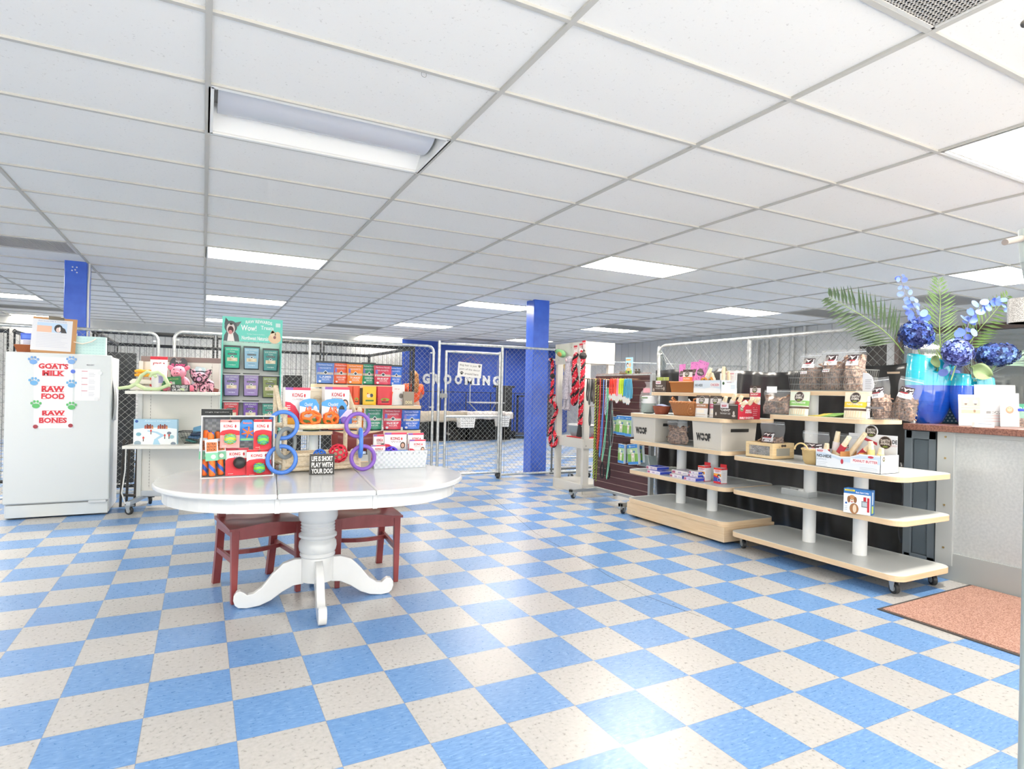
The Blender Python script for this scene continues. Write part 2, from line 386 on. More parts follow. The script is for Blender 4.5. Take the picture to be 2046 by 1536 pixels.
def troffer(i, j, s_):
    c = (CP(i, j)+CP(i+1, j+1))/2
    lab = {(0, 1): 'unlit recessed ceiling light with curved lens, nearest and largest on the left', (3, 4): 'lit recessed ceiling light above the slatwall leash rack', (3, -2): 'lit recessed ceiling light cut by the right picture edge, high up',
           (0, 7): 'lit recessed ceiling light behind the unlit one, above the teal treat display', (6, 1): 'lit recessed ceiling light above the blue flowers at the right edge', (3, 10): 'lit recessed ceiling light just left of the top of the right blue column',
           (0, 13): 'lit recessed ceiling light, third in the row left of the centre', (0, 19): 'lit ceiling light, farthest of the row behind the teal treat display header', (6, 7): 'lit recessed ceiling light above the right shelf display of chew bags',
           (3, 16): 'lit recessed ceiling light above the left end of the blue back wall', (3, 22): 'lit ceiling light against the blue back wall, farthest of its row', (6, 13): 'lit recessed ceiling light behind the white wooden rack top',
           (6, 19): 'small lit ceiling light far back, right of the blue column top', (-3, 16): 'lit ceiling light left of the left blue column, nearer of two', (-3, 22): 'lit ceiling light left of the left blue column, farther of two'}.get((i, j), 'lit recessed ceiling light outside the picture frame')
    t = thing('ceiling_light', lab, 'light', c, TH, 'recessed ceiling lights')
    W = mat('#efefec', .4)
    h = MB(); z1 = .10
    a, b_ = wl/2, ww/2
    for s in (-1, 1):
        h.box(-a, a, s*b_-.012, s*b_+.012, 0, z1); h.box(s*a-.012, s*a+.012, -b_, b_, 0, z1)
    h.box(-a, a, -b_, b_, z1, z1+.01)
    # curved white reflector wings
    def wing(s): return lambda u, v: (-a+2*a*u, s*(b_-.02-(b_-.12)*v), .01+.085*math.sin(v*PI/2))
    for s in (-1, 1): h.grid(wing(s), 1, 8)
    h.build('housing', W, t, smooth=True)
    d = MB(); n = 10
    d.grid(lambda u, v: (-a+.03+(2*a-.06)*u, .15*math.cos(PI*v), .085-.06*math.sin(PI*v)), 1, n)
    d.build('lens', (emat('lit_lens', '#fff6ea', 52) if s_ == 1 else mat('#c9ccd3', .25)), t, smooth=True)
    return t
for i, j, s_ in LIGHTS: troffer(i, j, s_)
def vent(i, j, lab):
    c = (CP(i, j)+CP(i+1, j+1))/2; t = thing('ceiling_vent', lab, 'vent', c, TH)
    f = MB()
    for s in (-1, 1): f.box(-wl/2, wl/2, s*ww/2-.012, s*ww/2+.012, .001, .012); f.box(s*wl/2-.012, s*wl/2+.012, -ww/2, ww/2, .001, .012)
    f.box(-wl/2, wl/2, -ww/2, ww/2, .03, .04, 1)
    f.build('frame', [mat('#cfcec9', .5), mat('#8d8780', .8)], t)
    q = MB(); n = 70
    for k in range(n): x = -wl/2+wl*k/n; q.box(x, x+.009, -ww/2, ww/2, .004, .007)
    for k in range(34): y = -ww/2+ww*k/34; q.box(-wl/2, wl/2, y, y+.009, .004, .007)
    q.build('grille', mat('#c5c2bd', .5), t)
vent(1, -3, 'white perforated square-mesh ceiling vent at the upper right edge')
vent(7, 3, 'brown-grey ceiling vent behind the blue flower stems'); vent(-2, 8, 'white grille panel beside the top of the left blue column')

# ---------------------------------------------------------------- blue columns
BLUE = noisemat('blue_gloss_paint', '#2f5cc6', '#3765cf', 9, .28, spec=.6)
def column(x0, x1, y0, y1, lab, flange):
    t = thing('support_column', lab, 'column', ((x0+x1)/2, (y0+y1)/2, 0)); hx, hy = (x1-x0)/2, (y1-y0)/2
    c = MB().box(-hx, hx, -hy, hy, 0, CH+.1); c.build('shaft', BLUE, t, bev=.012, seg=3)
    if flange:
        d = MB(); d.tube([(hx+.02, -hy+.02, CH), (hx+.02, -hy+.02, CH-.12), (hx+.012, -hy+.02, CH-.25), (hx+.012, -hy+.02, .3)], .011)
        d.build('conduit', mat('#d4d4d0', .4), t)
        b2 = MB()
        for dx, dz in ((-.03, .06), (.01, .06), (-.035, .1), (.012, .12), (-.005, .09)): b2.cyl((dx, -hy-.004, CH-dz), (dx, -hy, CH-dz), .008)
        b2.build('screw', mat('#c9ccd6', .4, .6), t)
pL = YP(126, 640, 8.55); pR = YP(172, 640, 8.55)
column(pL.x, pR.x, 8.55, 8.85, 'left blue painted steel column behind the white freezer', True)
column(4.47, 4.74, 7.95, 8.20, 'right blue painted steel column behind the chain-link gate, nearer the rack', False)
# ---------------------------------------------------------------- chain-link fences
GALV = noisemat('galvanised_steel', '#b4b8b8', '#d2d5d4', 30, .35, metal=.75)
WIRE = mat('#979c98', .45, .4)
BLK = mat('#26282a', .45)
def link_mesh(mb, x0, x1, z0, z1, y=0, r=.0016, pitch=.0715):
    H = z1-z0; k = x0-H
    segs = []
    while k < x1:
        for s in (1, -1):
            # line x = k + t (s=1) or x = k + H - t (s=-1), t in [0, H]
            t0, t1 = 0., H
            if s == 1: lo, hi = x0-k, x1-k
            else: lo, hi = k+H-x1, k+H-x0
            t0 = max(t0, lo); t1 = min(t1, hi)
            if t1-t0 > .01:
                f = (lambda t: k+t) if s == 1 else (lambda t: k+H-t)
                segs.append(((f(t0), y+s*r*.6, z0+t0), (f(t1), y+s*r*.6, z0+t1)))
        k += pitch
    for a, b_ in segs: mb.cyl(a, b_, r, n=3, cap=False)
    n = int((x1-x0)/pitch)
    for i in range(n):  # twisted ends above the rail
        x = x0+pitch*(i+.5); mb.cyl((x-.012, y, z1-.005), (x+.010, y, z1+.030), r, n=3, cap=False); mb.cyl((x+.012, y, z1-.005), (x-.008, y, z1+.028), r, n=3, cap=False)
def arc(cx, cz, R, a0, a1, n=7, y=0): return [(cx+R*math.cos(a0+(a1-a0)*i/n), y, cz+R*math.sin(a0+(a1-a0)*i/n)) for i in range(n+1)]
def link_panel(name, lab, p0, p1, h=1.84, z0=.06, braces=(), R=.09, r=.018, dens=.0715, cat='fence'):
    p0 = Vector(p0); p1 = Vector(p1); d = p1-p0; W = d.length; rz = math.atan2(d.y, d.x)
    t = thing(name, lab, cat, (p0.x, p0.y, 0), rz)
    f = MB(); f.tube([(0, 0, 0), (0, 0, h-R)]+arc(R, h-R, R, PI, PI/2)+arc(W-R, h-R, R, PI/2, 0)+[(W, 0, 0)], r, 10)
    f.cyl((0, 0, z0), (W, 0, z0), r*.9, n=10)
    for q in (.25, .55, .8, .95):
        for x, s in ((0, 1), (W, -1)): f.cyl((x, 0, h*q-.012), (x, 0, h*q+.012), r*1.25, n=10); f.box(min(x, x+s*.05), max(x, x+s*.05), -.004, .004, h*q-.008, h*q+.008)
    f.build('frame', GALV, t, smooth=True)
    for bx in braces: MB().cyl((bx, 0, z0), (bx, 0, h), r*.95, n=10).build('brace', GALV, t, smooth=True)
    m_ = MB(); link_mesh(m_, .05, W-.05, z0+.01, h-.012, -.012, pitch=dens)
    for x in (.05, W-.05): m_.cyl((x, 0, z0), (x, 0, h-.12), .003, n=4)
    m_.build('chain_link', WIRE, t)
    return t
FY = 7.78
X1 = YP(316, 700, FY).x; X2 = YP(348, 700, FY).x; X3 = YP(866, 730, FY).x
link_panel('chain_link_fence', 'chain-link fence panel behind the white freezer, left end cut off', (-4.2, FY), (X1, FY), 1.82, braces=(2.2,))
link_panel('chain_link_fence', 'long chain-link fence panel behind the teal treat display and treat shelves', (X2, FY), (X3, FY), 1.85, braces=(YP(617, 800, FY).x-X2,))
# gate frame, gate leaf and fixed panel
gx0 = YP(878, 700, FY).x; gx1 = YP(1004, 700, FY).x; gx2 = 5.25; t = thing('pipe_fence', 'galvanised pipe frame with chain-link panel between gate and white rack', 'fence', (gx0, FY, 0))
f = MB(); f.cyl((0, 0, 0), (0, 0, 1.93), .02); f.cyl((gx1-gx0, 0, 0), (gx1-gx0, 0, 1.90), .022); f.cyl((0, 0, 1.895), (gx2-gx0, 0, 1.905), .018)
f.cyl((gx2-gx0, 0, 0), (gx2-gx0, 0, 1.9), .02); f.cyl((gx1-gx0, 0, .05), (gx2-gx0, 0, .05), .018)
f.build('frame', GALV, t, smooth=True)
m_ = MB(); link_mesh(m_, gx1-gx0+.06, gx2-gx0-.05, .06, 1.88, -.01); m_.cyl((gx1-gx0+.06, 0, .05), (gx1-gx0+.06, 0, 1.85), .003, n=4); m_.build('chain_link', WIRE, t)
l0 = YP(889, 800, FY).x; l1 = YP(996, 800, FY).x; W = l1-l0
t = thing('gate', 'chain-link gate with mid rail, latch and hanging white sign', 'gate', (l0, FY-.02, 0)); HT = 1.80
f = MB(); f.cyl((0, 0, .09), (0, 0, HT), .018); f.cyl((W, 0, .07), (W, 0, HT+.02), .018)
for z in (.09, YP(940, 832, FY).z, HT-.012): f.cyl((0, 0, z), (W, 0, z), .017)
f.build('frame', GALV, t, smooth=True)
m_ = MB(); link_mesh(m_, .05, W-.04, .10, HT-.02, -.01)
for x in (.05, W-.04): m_.cyl((x, 0, .09), (x, 0, HT-.1), .003, n=4)
m_.build('chain_link', WIRE, t)
f = MB(); zl = YP(874, 790, FY).z; f.box(-.09, .02, -.025, .025, zl-.03, zl+.03); f.cyl((-.06, -.03, zl-.05), (-.06, -.03, zl+.09), .008); f.build('latch', mat('#9a9d9c', .5, .6), t, bev=.005)
f = MB(); f.cyl((W-.015, 0, .035), (W+.015, -.03, .035), .033); f.box(W-.03, W+.03, -.03, .03, .03, .085); f.build('caster', BLK, t, bev=.004)
# small hanging sign
a = YP(921, 724, FY-.06); c = YP(960, 728, FY-.06); t = thing('hanging_sign', 'small white sign with black lettering hanging on the chain-link gate', 'sign', ((a.x+c.x)/2, FY-.05, a.z), rot=(0, math.radians(4), 0))
sw = .36; sh = .20
MB().box(-sw/2, sw/2, 0, .008, -sh, 0).build('board', mat('#e6e6e2', .5), t, bev=.002)
p = Print(front(0)); p.text('dog hair is just', -.03, -.06, .034, '#3c3c3c', .26).text('part of the decor', 0, -.115, .034, '#3c3c3c', .31).text('around here', .03, -.17, .034, '#3c3c3c', .21)
p.paw(-.12, -.155, .026, '#2a2a2a'); p.paw(.14, -.035, .02, '#2a2a2a'); p.build(t, 'lettering')
MB().tube([(-sw/2+.05, 0, 0), (0, -.01, .09), (sw/2-.05, 0, 0)], .002, 4).build('cord', mat('#b0746a', .6), t)

# right-hand run that carries the black sheeting
SX = 4.90
y0 = 5.62; y1 = 2.69
link_panel('chain_link_fence', 'chain-link fence panel rising above the black sheeting at the right', (SX, y0), (SX, y1), 1.84, braces=(y0-XP(1497, 700, SX).y,), R=.12, r=.021)
link_panel('chain_link_fence', 'chain-link fence panel angled away behind the pink treat pouches', (SX+.06, 5.70), (7.2, 8.1), 1.84)
link_panel('chain_link_fence', 'far chain-link run in front of the grey siding wall, right of the rack', (5.35, 9.6), (9.9, 8.6), 1.86, dens=.09)
# galvanised pipe ends where the two panels meet, wrapped in black tape
t = thing('pipe_clamp', 'black taped clamp joining two fence pipes behind the pink pouches', 'clamp', (SX+.03, 5.66, 1.50)); f = MB(); f.cyl((0, 0, -.06), (0, 0, .05), .032); f.box(-.05, .05, -.02, .02, -.09, -.05); f.build('band', BLK, t, bev=.004)
# black sheeting
random.seed(3)
def sheet(u, v):
    y = 5.55-(5.55-2.70)*u; z = .02+v*(1.50+.012*math.sin(u*19)+.02*math.sin(u*7+1)+(.03 if .30 < u < .34 else 0))
    x = SX-.045-.012*math.sin(u*40+v*5)-.014*math.sin(v*13+u*9)-.01*math.sin(u*90)
    return (x, y, z)
o = MB().grid(sheet, 90, 30).build('plastic_sheeting', noisemat('black_sheet', '#1b1c1d', '#2b2c2d', 3, .32, bump=.4), smooth=70, solid=.003)
tag(o, 'black plastic sheeting wrapped over the fence behind the tiered shelves', 'sheeting')
f = MB()
def flap(u, v): return (SX-.07-.012*math.sin(v*9), 2.74-.05*u+.01*math.sin(v*7), .15+.62*v)
MB().grid(flap, 3, 10).build('torn_edge', mat('#3a3b3c', .3), o, smooth=70, solid=.004)
tag(MB().box(SX-.05, SX+.22, 2.72, 3.15, 1.46, 1.475).build('wood_ledge', mat('#b8a58f', .5)), 'thin wooden ledge over the black sheeting left of the tall vase', 'ledge')

# ---------------------------------------------------------------- black wire kennels behind the long panel
def kennel_panel(p0, p1, lab, h=1.86, nx=None, bars=(.45, .95, 1.3), step=.062, hs=.16, pr_=.011, group='black wire kennel panels'):
    p0 = Vector(p0); p1 = Vector(p1); d = p1-p0; W = d.length
    t = thing('wire_kennel', lab, 'kennel', (p0.x, p0.y, 0), math.atan2(d.y, d.x), group); R = .02
    f = MB(); f.cyl((0, 0, 0), (0, 0, h), pr_, n=8); f.cyl((W, 0, 0), (W, 0, h), pr_, n=8); f.cyl((0, 0, h-.03), (W, 0, h-.03), .024, n=8); f.cyl((0, 0, .08), (W, 0, .08), .02, n=8)
    f.build('frame', BLK, t, smooth=True)
    m_ = MB(); k = 0
    x = .04
    while x < W: m_.box(x-.0018, x+.0018, -.0018, .0018, .08, h-.03); x += step
    z = .2
    while z < h-.35: m_.box(0, W, -.0018, .0018, z-.0018, z+.0018); z += hs
    m_.build('wire_grid', BLK, t)
    return t
KY = 8.12; KB = 10.6
kx = [-1.06, .15, 1.4, 2.62]
for i, (a, c, lb) in enumerate(((kx[0], kx[1], 'above the white wall shelf'), (kx[1], kx[2], 'behind the teal treat display'), (kx[2], kx[3], 'above the row of large pouches'))):
    kennel_panel((a+.02, KY), (c-.02, KY), 'black wire kennel front panel '+lb)
kennel_panel((-1.3, KB), (.9, KB), 'rear black wire kennel panel seen behind the white wall shelf'); kennel_panel((.94, KB), (2.62, KB), 'rear black wire kennel panel seen right of the treat display')
kennel_panel((2.64, KY), (2.62, KB-.05), 'black wire kennel side panel sloping down behind the pouches', step=.12, pr_=.022)
kennel_panel((-1.08, KY+.03), (-1.10, KB-.05), 'black wire kennel side panel beside the freezer', step=.1)
kennel_panel((-4.0, 8.9), (-2.0, 8.9), 'black wire kennel panel left of the freezer'); kennel_panel((-1.95, 8.95), (-1.97, 10.4), 'black wire kennel side panel left of the freezer', step=.2)
t = thing('covered_kennel', 'dark covered kennel door between freezer and white wall shelf', 'door', (-.93, 8.03, 0), math.radians(14))
MB().box(0, .28, -.012, .012, .12, 1.60).build('cover', mat('#34373a', .6), t, bev=.01)
MB().box(.30, .35, -.03, .0, 1.45, 1.50).box(.0, .05, -.03, 0, 1.36, 1.40).build('latch', mat('#c9a96a', .35, .8), t, bev=.004)
# plain leafy plant glimpsed through the mesh
t = thing('potted_plant', 'dark green leafy plant behind the fence right of the treat display', 'plant', (1.82, 9.6, 0))
MB().lathe([(.10, 0), (.13, .25), (.14, .9)], n=14).build('pot', mat('#2f2f31', .6), t, smooth=True)
lf = MB(); random.seed(11)
for k in range(60):
    a = random.random()*2*PI; rr_ = .05+.17*random.random(); z = .9+.42*random.random(); q = Matrix.Rotation(random.random()*6, 3, 'X') @ Matrix.Rotation(random.random()*6, 3, 'Y')
    lf.add([Vector((rr_*math.cos(a), rr_*math.sin(a), z))+q @ Vector(v) for v in ((-.05, 0, 0), (0, -.02, .005), (.05, 0, 0), (0, .02, .005))], [(0, 1, 2, 3)])
lf.build('foliage', mat('#33543a', .6), t)
t = thing('speaker_box', 'tall black box standing behind the fence left of the pouches', 'box', (1.18, 9.2, 0)); MB().box(-.12, .12, -.12, .12, 0, 1.42).build('casing', mat('#202123', .6), t, bev=.01)

# ---------------------------------------------------------------- grooming area far behind
LZ0, LZ1 = 1.425, 1.715; wx = [5.56, 5.86, 6.19, 6.53, 6.85, 7.24, 7.42, 7.76]; we = [5.78, 6.08, 6.43, 6.76, 7.15, 7.32, 7.66, 8.0]
wt = thing('wall_lettering', 'large white letters GROOMING on the blue back wall', 'sign', (0, RY1-.001, 0))
for ch, a, c in zip('GROOMING', wx, we):
    if ch == 'I': b_ = MB().box(a, c, -.03, 0, LZ0, LZ1)
    else:
        vs, fs, asp = text2d(ch, .055); b_ = MB()
        b_.add([(a+x*(c-a), -.03, LZ0+y*(LZ1-LZ0)) for x, y in vs], fs); b_.add([(a+x*(c-a), 0, LZ0+y*(LZ1-LZ0)) for x, y in vs], fs)
    b_.build('letter', mat('#dfe2e4', .5), wt)
# walls of dog crates
def crate(x, y, w_, d_, h_, lab, rz=0):
    t = thing('dog_crate', lab, 'crate', (x, y, 0), rz, 'dog crates in the grooming area'); f = MB()
    for sx in (-1, 1):
        for sy in (0, 1): f.box(sx*w_/2-.008, sx*w_/2+.008, sy*d_-.008, sy*d_+.008, 0, h_)
    for z in (.01, h_):
        for sy in (0, 1): f.box(-w_/2, w_/2, sy*d_-.006, sy*d_+.006, z-.006, z+.006)
        for sx in (-1, 1): f.box(sx*w_/2-.006, sx*w_/2+.006, 0, d_, z-.006, z+.006)
    n = int(w_/.035)
    for k in range(n): xx = -w_/2+w_*k/n; f.box(xx-.0025, xx+.0025, -.003, .003, 0, h_)
    for k in range(1, 6): f.box(-w_/2, w_/2, -.003, .003, h_*k/6-.003, h_*k/6+.003)
    f.build('wire_cage', BLK, t)
    b_ = MB(); b_.box(-w_/2, w_/2, d_-.02, d_, .02, h_); b_.box(-w_/2, -w_/2+.01, 0, d_, .02, h_); b_.box(w_/2-.01, w_/2, 0, d_, .02, h_); b_.box(-w_/2, w_/2, 0, d_, .015, .03); b_.build('lining', mat('#17181a', .8), t)
    return t
def cover(x, y, w_, d_, z, drop, lab, h_, col, holes=False):
    def f(u, v):
        xx = (u-.5)*(w_+.1); s = v*(d_+drop)
        if s < drop: return (xx, -.03-.012*math.sin(u*31), z-(drop-s)*(1+.06*math.sin(u*17)))
        return (xx, s-drop-.02, z+.018*math.sin(u*11)*math.sin(v*14)+.01)
    t = thing('blanket', lab, 'cover', (x, y, 0), 0, 'covers draped over the dog crates'); MB().grid(f, 40, 20).build('cloth', mat(col, .9), t, smooth=60, solid=.006)
    return t
crate(5.40, 13.9, 1.0, .65, .68, 'black wire dog crate under the beige cover, left behind the gate'); crate(6.60, 13.9, 1.15, .7, .68, 'black wire dog crate under the white cover, right behind the gate')
cover(5.30, 13.88, 1.2, .7, .70, .22, 'beige blanket draped over the left dog crate', 0, '#a99f8f'); cover(6.58, 13.88, 1.2, .7, .70, .16, 'pale pink and white blanket draped over the right dog crate', 0, '#cfc9c6')
def basket(x, y, z, w_, d_, h_, lab):  # tub shape standing in for a hanging cloth with holes
    t = thing('perforated_cloth', lab, 'basket', (x, y, z), 0, 'white perforated cloths'); f = MB(); f.frustum(w_*.85, d_*.85, w_, d_, 0, h_, 0, d_*.07, 0); f.box(-w_/2-.015, w_/2+.015, -.015, d_+.015, h_-.02, h_)
    f.build('tub', mat('#e4e4e1', .4), t, bev=.01); p = Print(lambda a, b_, e: (a*(.9+.1*b_/h_), (h_-b_)/h_*d_*.07-e-.001, b_))
    for i in range(7):
        for j in range(4): p.rect(-w_*.4+i*w_*.12, .04+j*h_*.19, -w_*.4+i*w_*.12+.02, .04+j*h_*.19+.022, '#5c5f60')
    p.build(t, 'holes')
basket(5.85, 13.60, .34, .42, .3, .30, 'white perforated cloth hanging on the left crates, shaped as a tub'); basket(6.85, 13.59, .36, .32, .3, .28, 'white perforated cloth hanging at the right crate, shaped as a tub')
t = thing('dog', 'black and white dog lying inside the left dog crate', 'dog', (5.7, 14.05, .03))
b_ = MB(); b_.ball((0, .15, .13), (.26, .15, .13)); b_.ball((-.2, .02, .22), (.085, .08, .085)); b_.cyl((-.2, -.02, .2), (-.21, -.12, .17), .045, .03); b_.ball((-.27, .04, .26), (.03, .015, .05)); b_.ball((-.14, .04, .26), (.03, .015, .05)); b_.cyl((-.1, 0, .04), (-.2, -.16, .03), .035, .03); b_.cyl((.0, 0, .04), (-.05, -.16, .03), .035, .03); b_.cyl((.2, .2, .1), (.34, .1, .05), .03, .012)
b_.build('body', mat('#35302e', .9), t, smooth=True); MB().ball((-.205, -.06, .15), (.05, .06, .05)).build('white_bib', mat('#cfcac4', .9), t, smooth=True)
t = thing('wire_pen', 'black folding wire pen along the blue back wall', 'pen', (5.2, 15.9, 0))
f = MB()
for k in range(5):
    x = k*.78; f.box(x-.012, x+.012, -.01, .01, 0, 1.22); f.box(x, x+.78, -.01, .01, 1.2, 1.22); f.box(x, x+.78, -.01, .01, .02, .04)
    for q in range(1, 10): f.box(x+q*.078-.002, x+q*.078+.002, -.003, .003, 0, 1.2)
f.build('wire_grid', BLK, t)
t = thing('kennel_tower', 'tall black equipment tower under the last letters of GROOMING', 'cabinet', (7.62, 15.2, 0)); MB().box(-.16, .16, -.2, .2, 0, 1.36).box(-.3, .3, -.1, .1, 1.36, 1.42).build('casing', mat('#191b1e', .6), t, bev=.01)
t = thing('grooming_table', 'small silver grooming table with upright arm behind the gate', 'table', (6.85, 14.75, 0)); MB().box(-.45, .45, -.25, .25, .93, .96).cyl((-.4, -.2, 0), (.4, .2, .93), .015).cyl((.4, -.2, 0), (-.4, .2, .93), .015).build('table_top', mat('#c2c5c6', .4, .3), t)
MB().cyl((-.38, .2, .9), (-.38, .2, 1.42), .014).cyl((-.38, .2, 1.42), (-.1, .2, 1.42), .012).build('arm', GALV, t)
t = thing('metal_stand', 'black metal frame leaning on the blue wall right of the crates', 'frame', (8.55, 15.4, 0)); MB().box(-.4, -.36, -.02, .02, 0, 1.15).box(.36, .4, -.02, .02, 0, 1.15).box(-.4, .4, -.02, .02, 1.11, 1.15).build('bars', BLK, t); 
t = thing('coat_rack', 'dark brown cabinet edge just left of the right blue column', 'cabinet', (8.75, 14.7, 0)); MB().box(-.2, .2, -.1, .25, 0, 1.2).build('body', mat('#3b2a31', .6), t, bev=.01)
t = thing('black_pallet', 'low black rack on the floor beyond the gate, right of the crates', 'rack', (7.95, 14.4, 0)); MB().box(-.5, .5, -.2, .2, .1, .13).box(-.5, .5, -.2, .2, .02, .05).box(-.5, -.46, -.2, .2, 0, .2).box(.46, .5, -.2, .2, 0, .2).build('rails', BLK, t)

# groomer seen from behind
HB = thing('person', 'person with long brown hair in an orange shirt, seen from behind beyond the fence', 'person', (4.20, 12.9, 0), math.radians(10))
def skin(name, pts, edges, m_, parent, lv=1, root=0):
    me = bpy.data.meshes.new(name); me.from_pydata([p[:3] for p in pts], edges, []); o = bpy.data.objects.new(name, me); COL.objects.link(o); o.parent = parent; me.materials.append(m_)
    md = o.modifiers.new('skin', 'SKIN'); md.use_smooth_shade = True
    for i, p in enumerate(pts):
        sv = me.skin_vertices[0].data[i]; r_ = p[3]; sv.radius = r_ if isinstance(r_, tuple) else (r_, r_); sv.use_root = (i == root)
    s = o.modifiers.new('sub', 'SUBSURF'); s.levels = s.render_levels = lv; return o
SK = mat('#c99a80', .6)
P_ = [(0, 0, .92, (.15, .11)), (0, 0, 1.12, (.13, .10)), (0, 0, 1.30, (.17, .10)), (0, 0, 1.40, (.07, .06)), (0, -.01, 1.47, .055),
      (-.19, 0, 1.33, .055), (-.25, -.05, 1.10, .045), (-.18, -.26, 1.02, .035), (-.15, -.34, 1.03, .022), (.19, 0, 1.33, .055), (.25, -.05, 1.10, .045), (.18, -.26, 1.02, .035), (.15, -.34, 1.03, .022),
      (-.1, 0, .82, .095), (-.11, 0, .46, .065), (-.11, .03, .08, .045), (-.11, -.12, .035, .04), (.1, 0, .82, .095), (.11, 0, .46, .065), (.11, .03, .08, .045), (.11, -.12, .035, .04)]
E_ = [(0, 1), (1, 2), (2, 3), (3, 4), (2, 5), (5, 6), (6, 7), (7, 8), (2, 9), (9, 10), (10, 11), (11, 12), (0, 13), (13, 14), (14, 15), (15, 16), (0, 17), (17, 18), (18, 19), (19, 20)]
skin('body', P_, E_, SK, HB)
hd = MB(); hd.ball((0, -.015, 1.56), (.075, .092, .11)); hd.ball((0, -.11, 1.545), (.014, .02, .02)); hd.ball((-.077, -.01, 1.55), (.012, .02, .03)); hd.ball((.077, -.01, 1.55), (.012, .02, .03)); hd.build('head', SK, HB, smooth=True)
skin('orange_shirt', [(0, 0, .86, (.165, .125)), (0, 0, 1.12, (.15, .12)), (0, 0, 1.30, (.185, .115)), (0, 0, 1.375, (.09, .075)), (-.2, 0, 1.33, .07), (-.26, -.05, 1.12, .06), (.2, 0, 1.33, .07), (.26, -.05, 1.12, .06)], [(0, 1), (1, 2), (2, 3), (2, 4), (4, 5), (2, 6), (6, 7)], mat('#e8552a', .8), HB)
skin('trousers', [(0, 0, .93, (.16, .12)), (-.1, 0, .80, .105), (-.11, 0, .46, .078), (-.11, .03, .12, .06), (.1, 0, .80, .105), (.11, 0, .46, .078), (.11, .03, .12, .06)], [(0, 1), (1, 2), (2, 3), (0, 4), (4, 5), (5, 6)], mat('#2c3346', .8), HB)
hr = MB(); hr.ball((0, .012, 1.575), (.088, .10, .112))
hr.grid(lambda u, v: ((u-.5)*(.17-.05*v), .085+.035*math.sin(v*3)+.02*math.sin(u*20), 1.60-.42*v), 12, 10)
for k in range(16): x = -.075+.01*k; hr.tube([(x, .07, 1.6), (x*1.0, .115, 1.4), (x*.7, .13, 1.18+.02*(k % 3))], [.016, .014, .006], 5)
hr.build('hair', noisemat('brown_hair', '#5a3a22', '#b07a45', 30, .6), HB, smooth=60)
HB.rotation_euler = (0, 0, math.radians(190))
# ---------------------------------------------------------------- white oval pedestal table
random.seed(5)
WP = noisemat('white_table_paint', '#d3d6d6', '#dcdede', 4, .16, spec=.6)
TC = Vector((.63, 3.66, 0)); TR = math.radians(-5.5); TZ = .735
tb = thing('oval_table', 'large white oval pedestal table covered with dog toys', 'table', TC, TR)
R_, Lf = .615, .235
def stad(R, n=28): 
    P = [(Lf+R*math.sin(PI*k/n), -R*math.cos(PI*k/n)) for k in range(n+1)]; P += [(-Lf-R*math.sin(PI*k/n), R*math.cos(PI*k/n)) for k in range(n+1)]; return P
def halfstad(R, s, n=28): return [(s*(Lf+.0008)+s*R*math.sin(PI*k/n), -s*R*math.cos(PI*k/n)) for k in range(n+1)]
for s in (1, -1): MB().prism(halfstad(R_, s), TZ-.028, TZ).build('table_end', WP, tb, bev=.010, seg=4, smooth=30)
MB().box(-Lf+.0008, Lf-.0008, -R_, R_, TZ-.028, TZ).build('table_leaf', WP, tb, bev=.010, seg=4)
ap = MB(); o1 = stad(R_-.045); o2 = stad(R_-.065); n = len(o1)
for i in range(n):
    j = (i+1) % n
    for P, fl in ((o1, 0), (o2, 1)):
        q = [(P[i][0], P[i][1], TZ-.098), (P[j][0], P[j][1], TZ-.098), (P[j][0], P[j][1], TZ-.028), (P[i][0], P[i][1], TZ-.028)]
        ap.add(q, [(0, 1, 2, 3)])
    ap.add([(o1[i][0], o1[i][1], TZ-.098), (o1[j][0], o1[j][1], TZ-.098), (o2[j][0], o2[j][1], TZ-.098), (o2[i][0], o2[i][1], TZ-.098)], [(0, 1, 2, 3)])
ap.build('apron', WP, tb, smooth=30)
for s in (-1, 1): MB().box(s*Lf-.012, s*Lf+.012, -R_+.038, -R_+.05, TZ-.1, TZ-.028).build('apron_block', WP, tb, bev=.002)
prof = [(.055, .12), (.092, .125), (.093, .26), (.092, .262), (.100, .272), (.100, .282), (.094, .29), (.103, .30), (.108, .325), (.105, .35), (.092, .368), (.094, .372), (.108, .382), (.108, .396), (.096, .405), (.092, .412), (.098, .42), (.092, .428), (.098, .438), (.091, .446), (.098, .456), (.092, .466), (.106, .478), (.112, .50), (.108, .56), (.098, .62), (.092, .66), (.092, .70)]
MB().lathe(prof, n=40).box(-.3, .3, -.1, .1, TZ-.06, TZ-.03).build('pedestal', WP, tb, smooth=35)
leg = [(.075, .255), (.13, .255), (.19, .235), (.25, .175), (.30, .11), (.345, .078), (.375, .075), (.392, .09), (.412, .10), (.432, .095), (.445, .075), (.447, .05), (.438, .022), (.42, .006), (.375, .0), (.31, .008), (.25, .032), (.19, .075), (.13, .105), (.075, .11)]
for k in range(4):
    a = -PI/2+k*PI/2; MB(Matrix.Rotation(a, 4, 'Z')).prism(leg, -.022, .022, T=lambda x, y, z: (x, z, y)).build('foot', WP, tb, bev=.004, smooth=40)

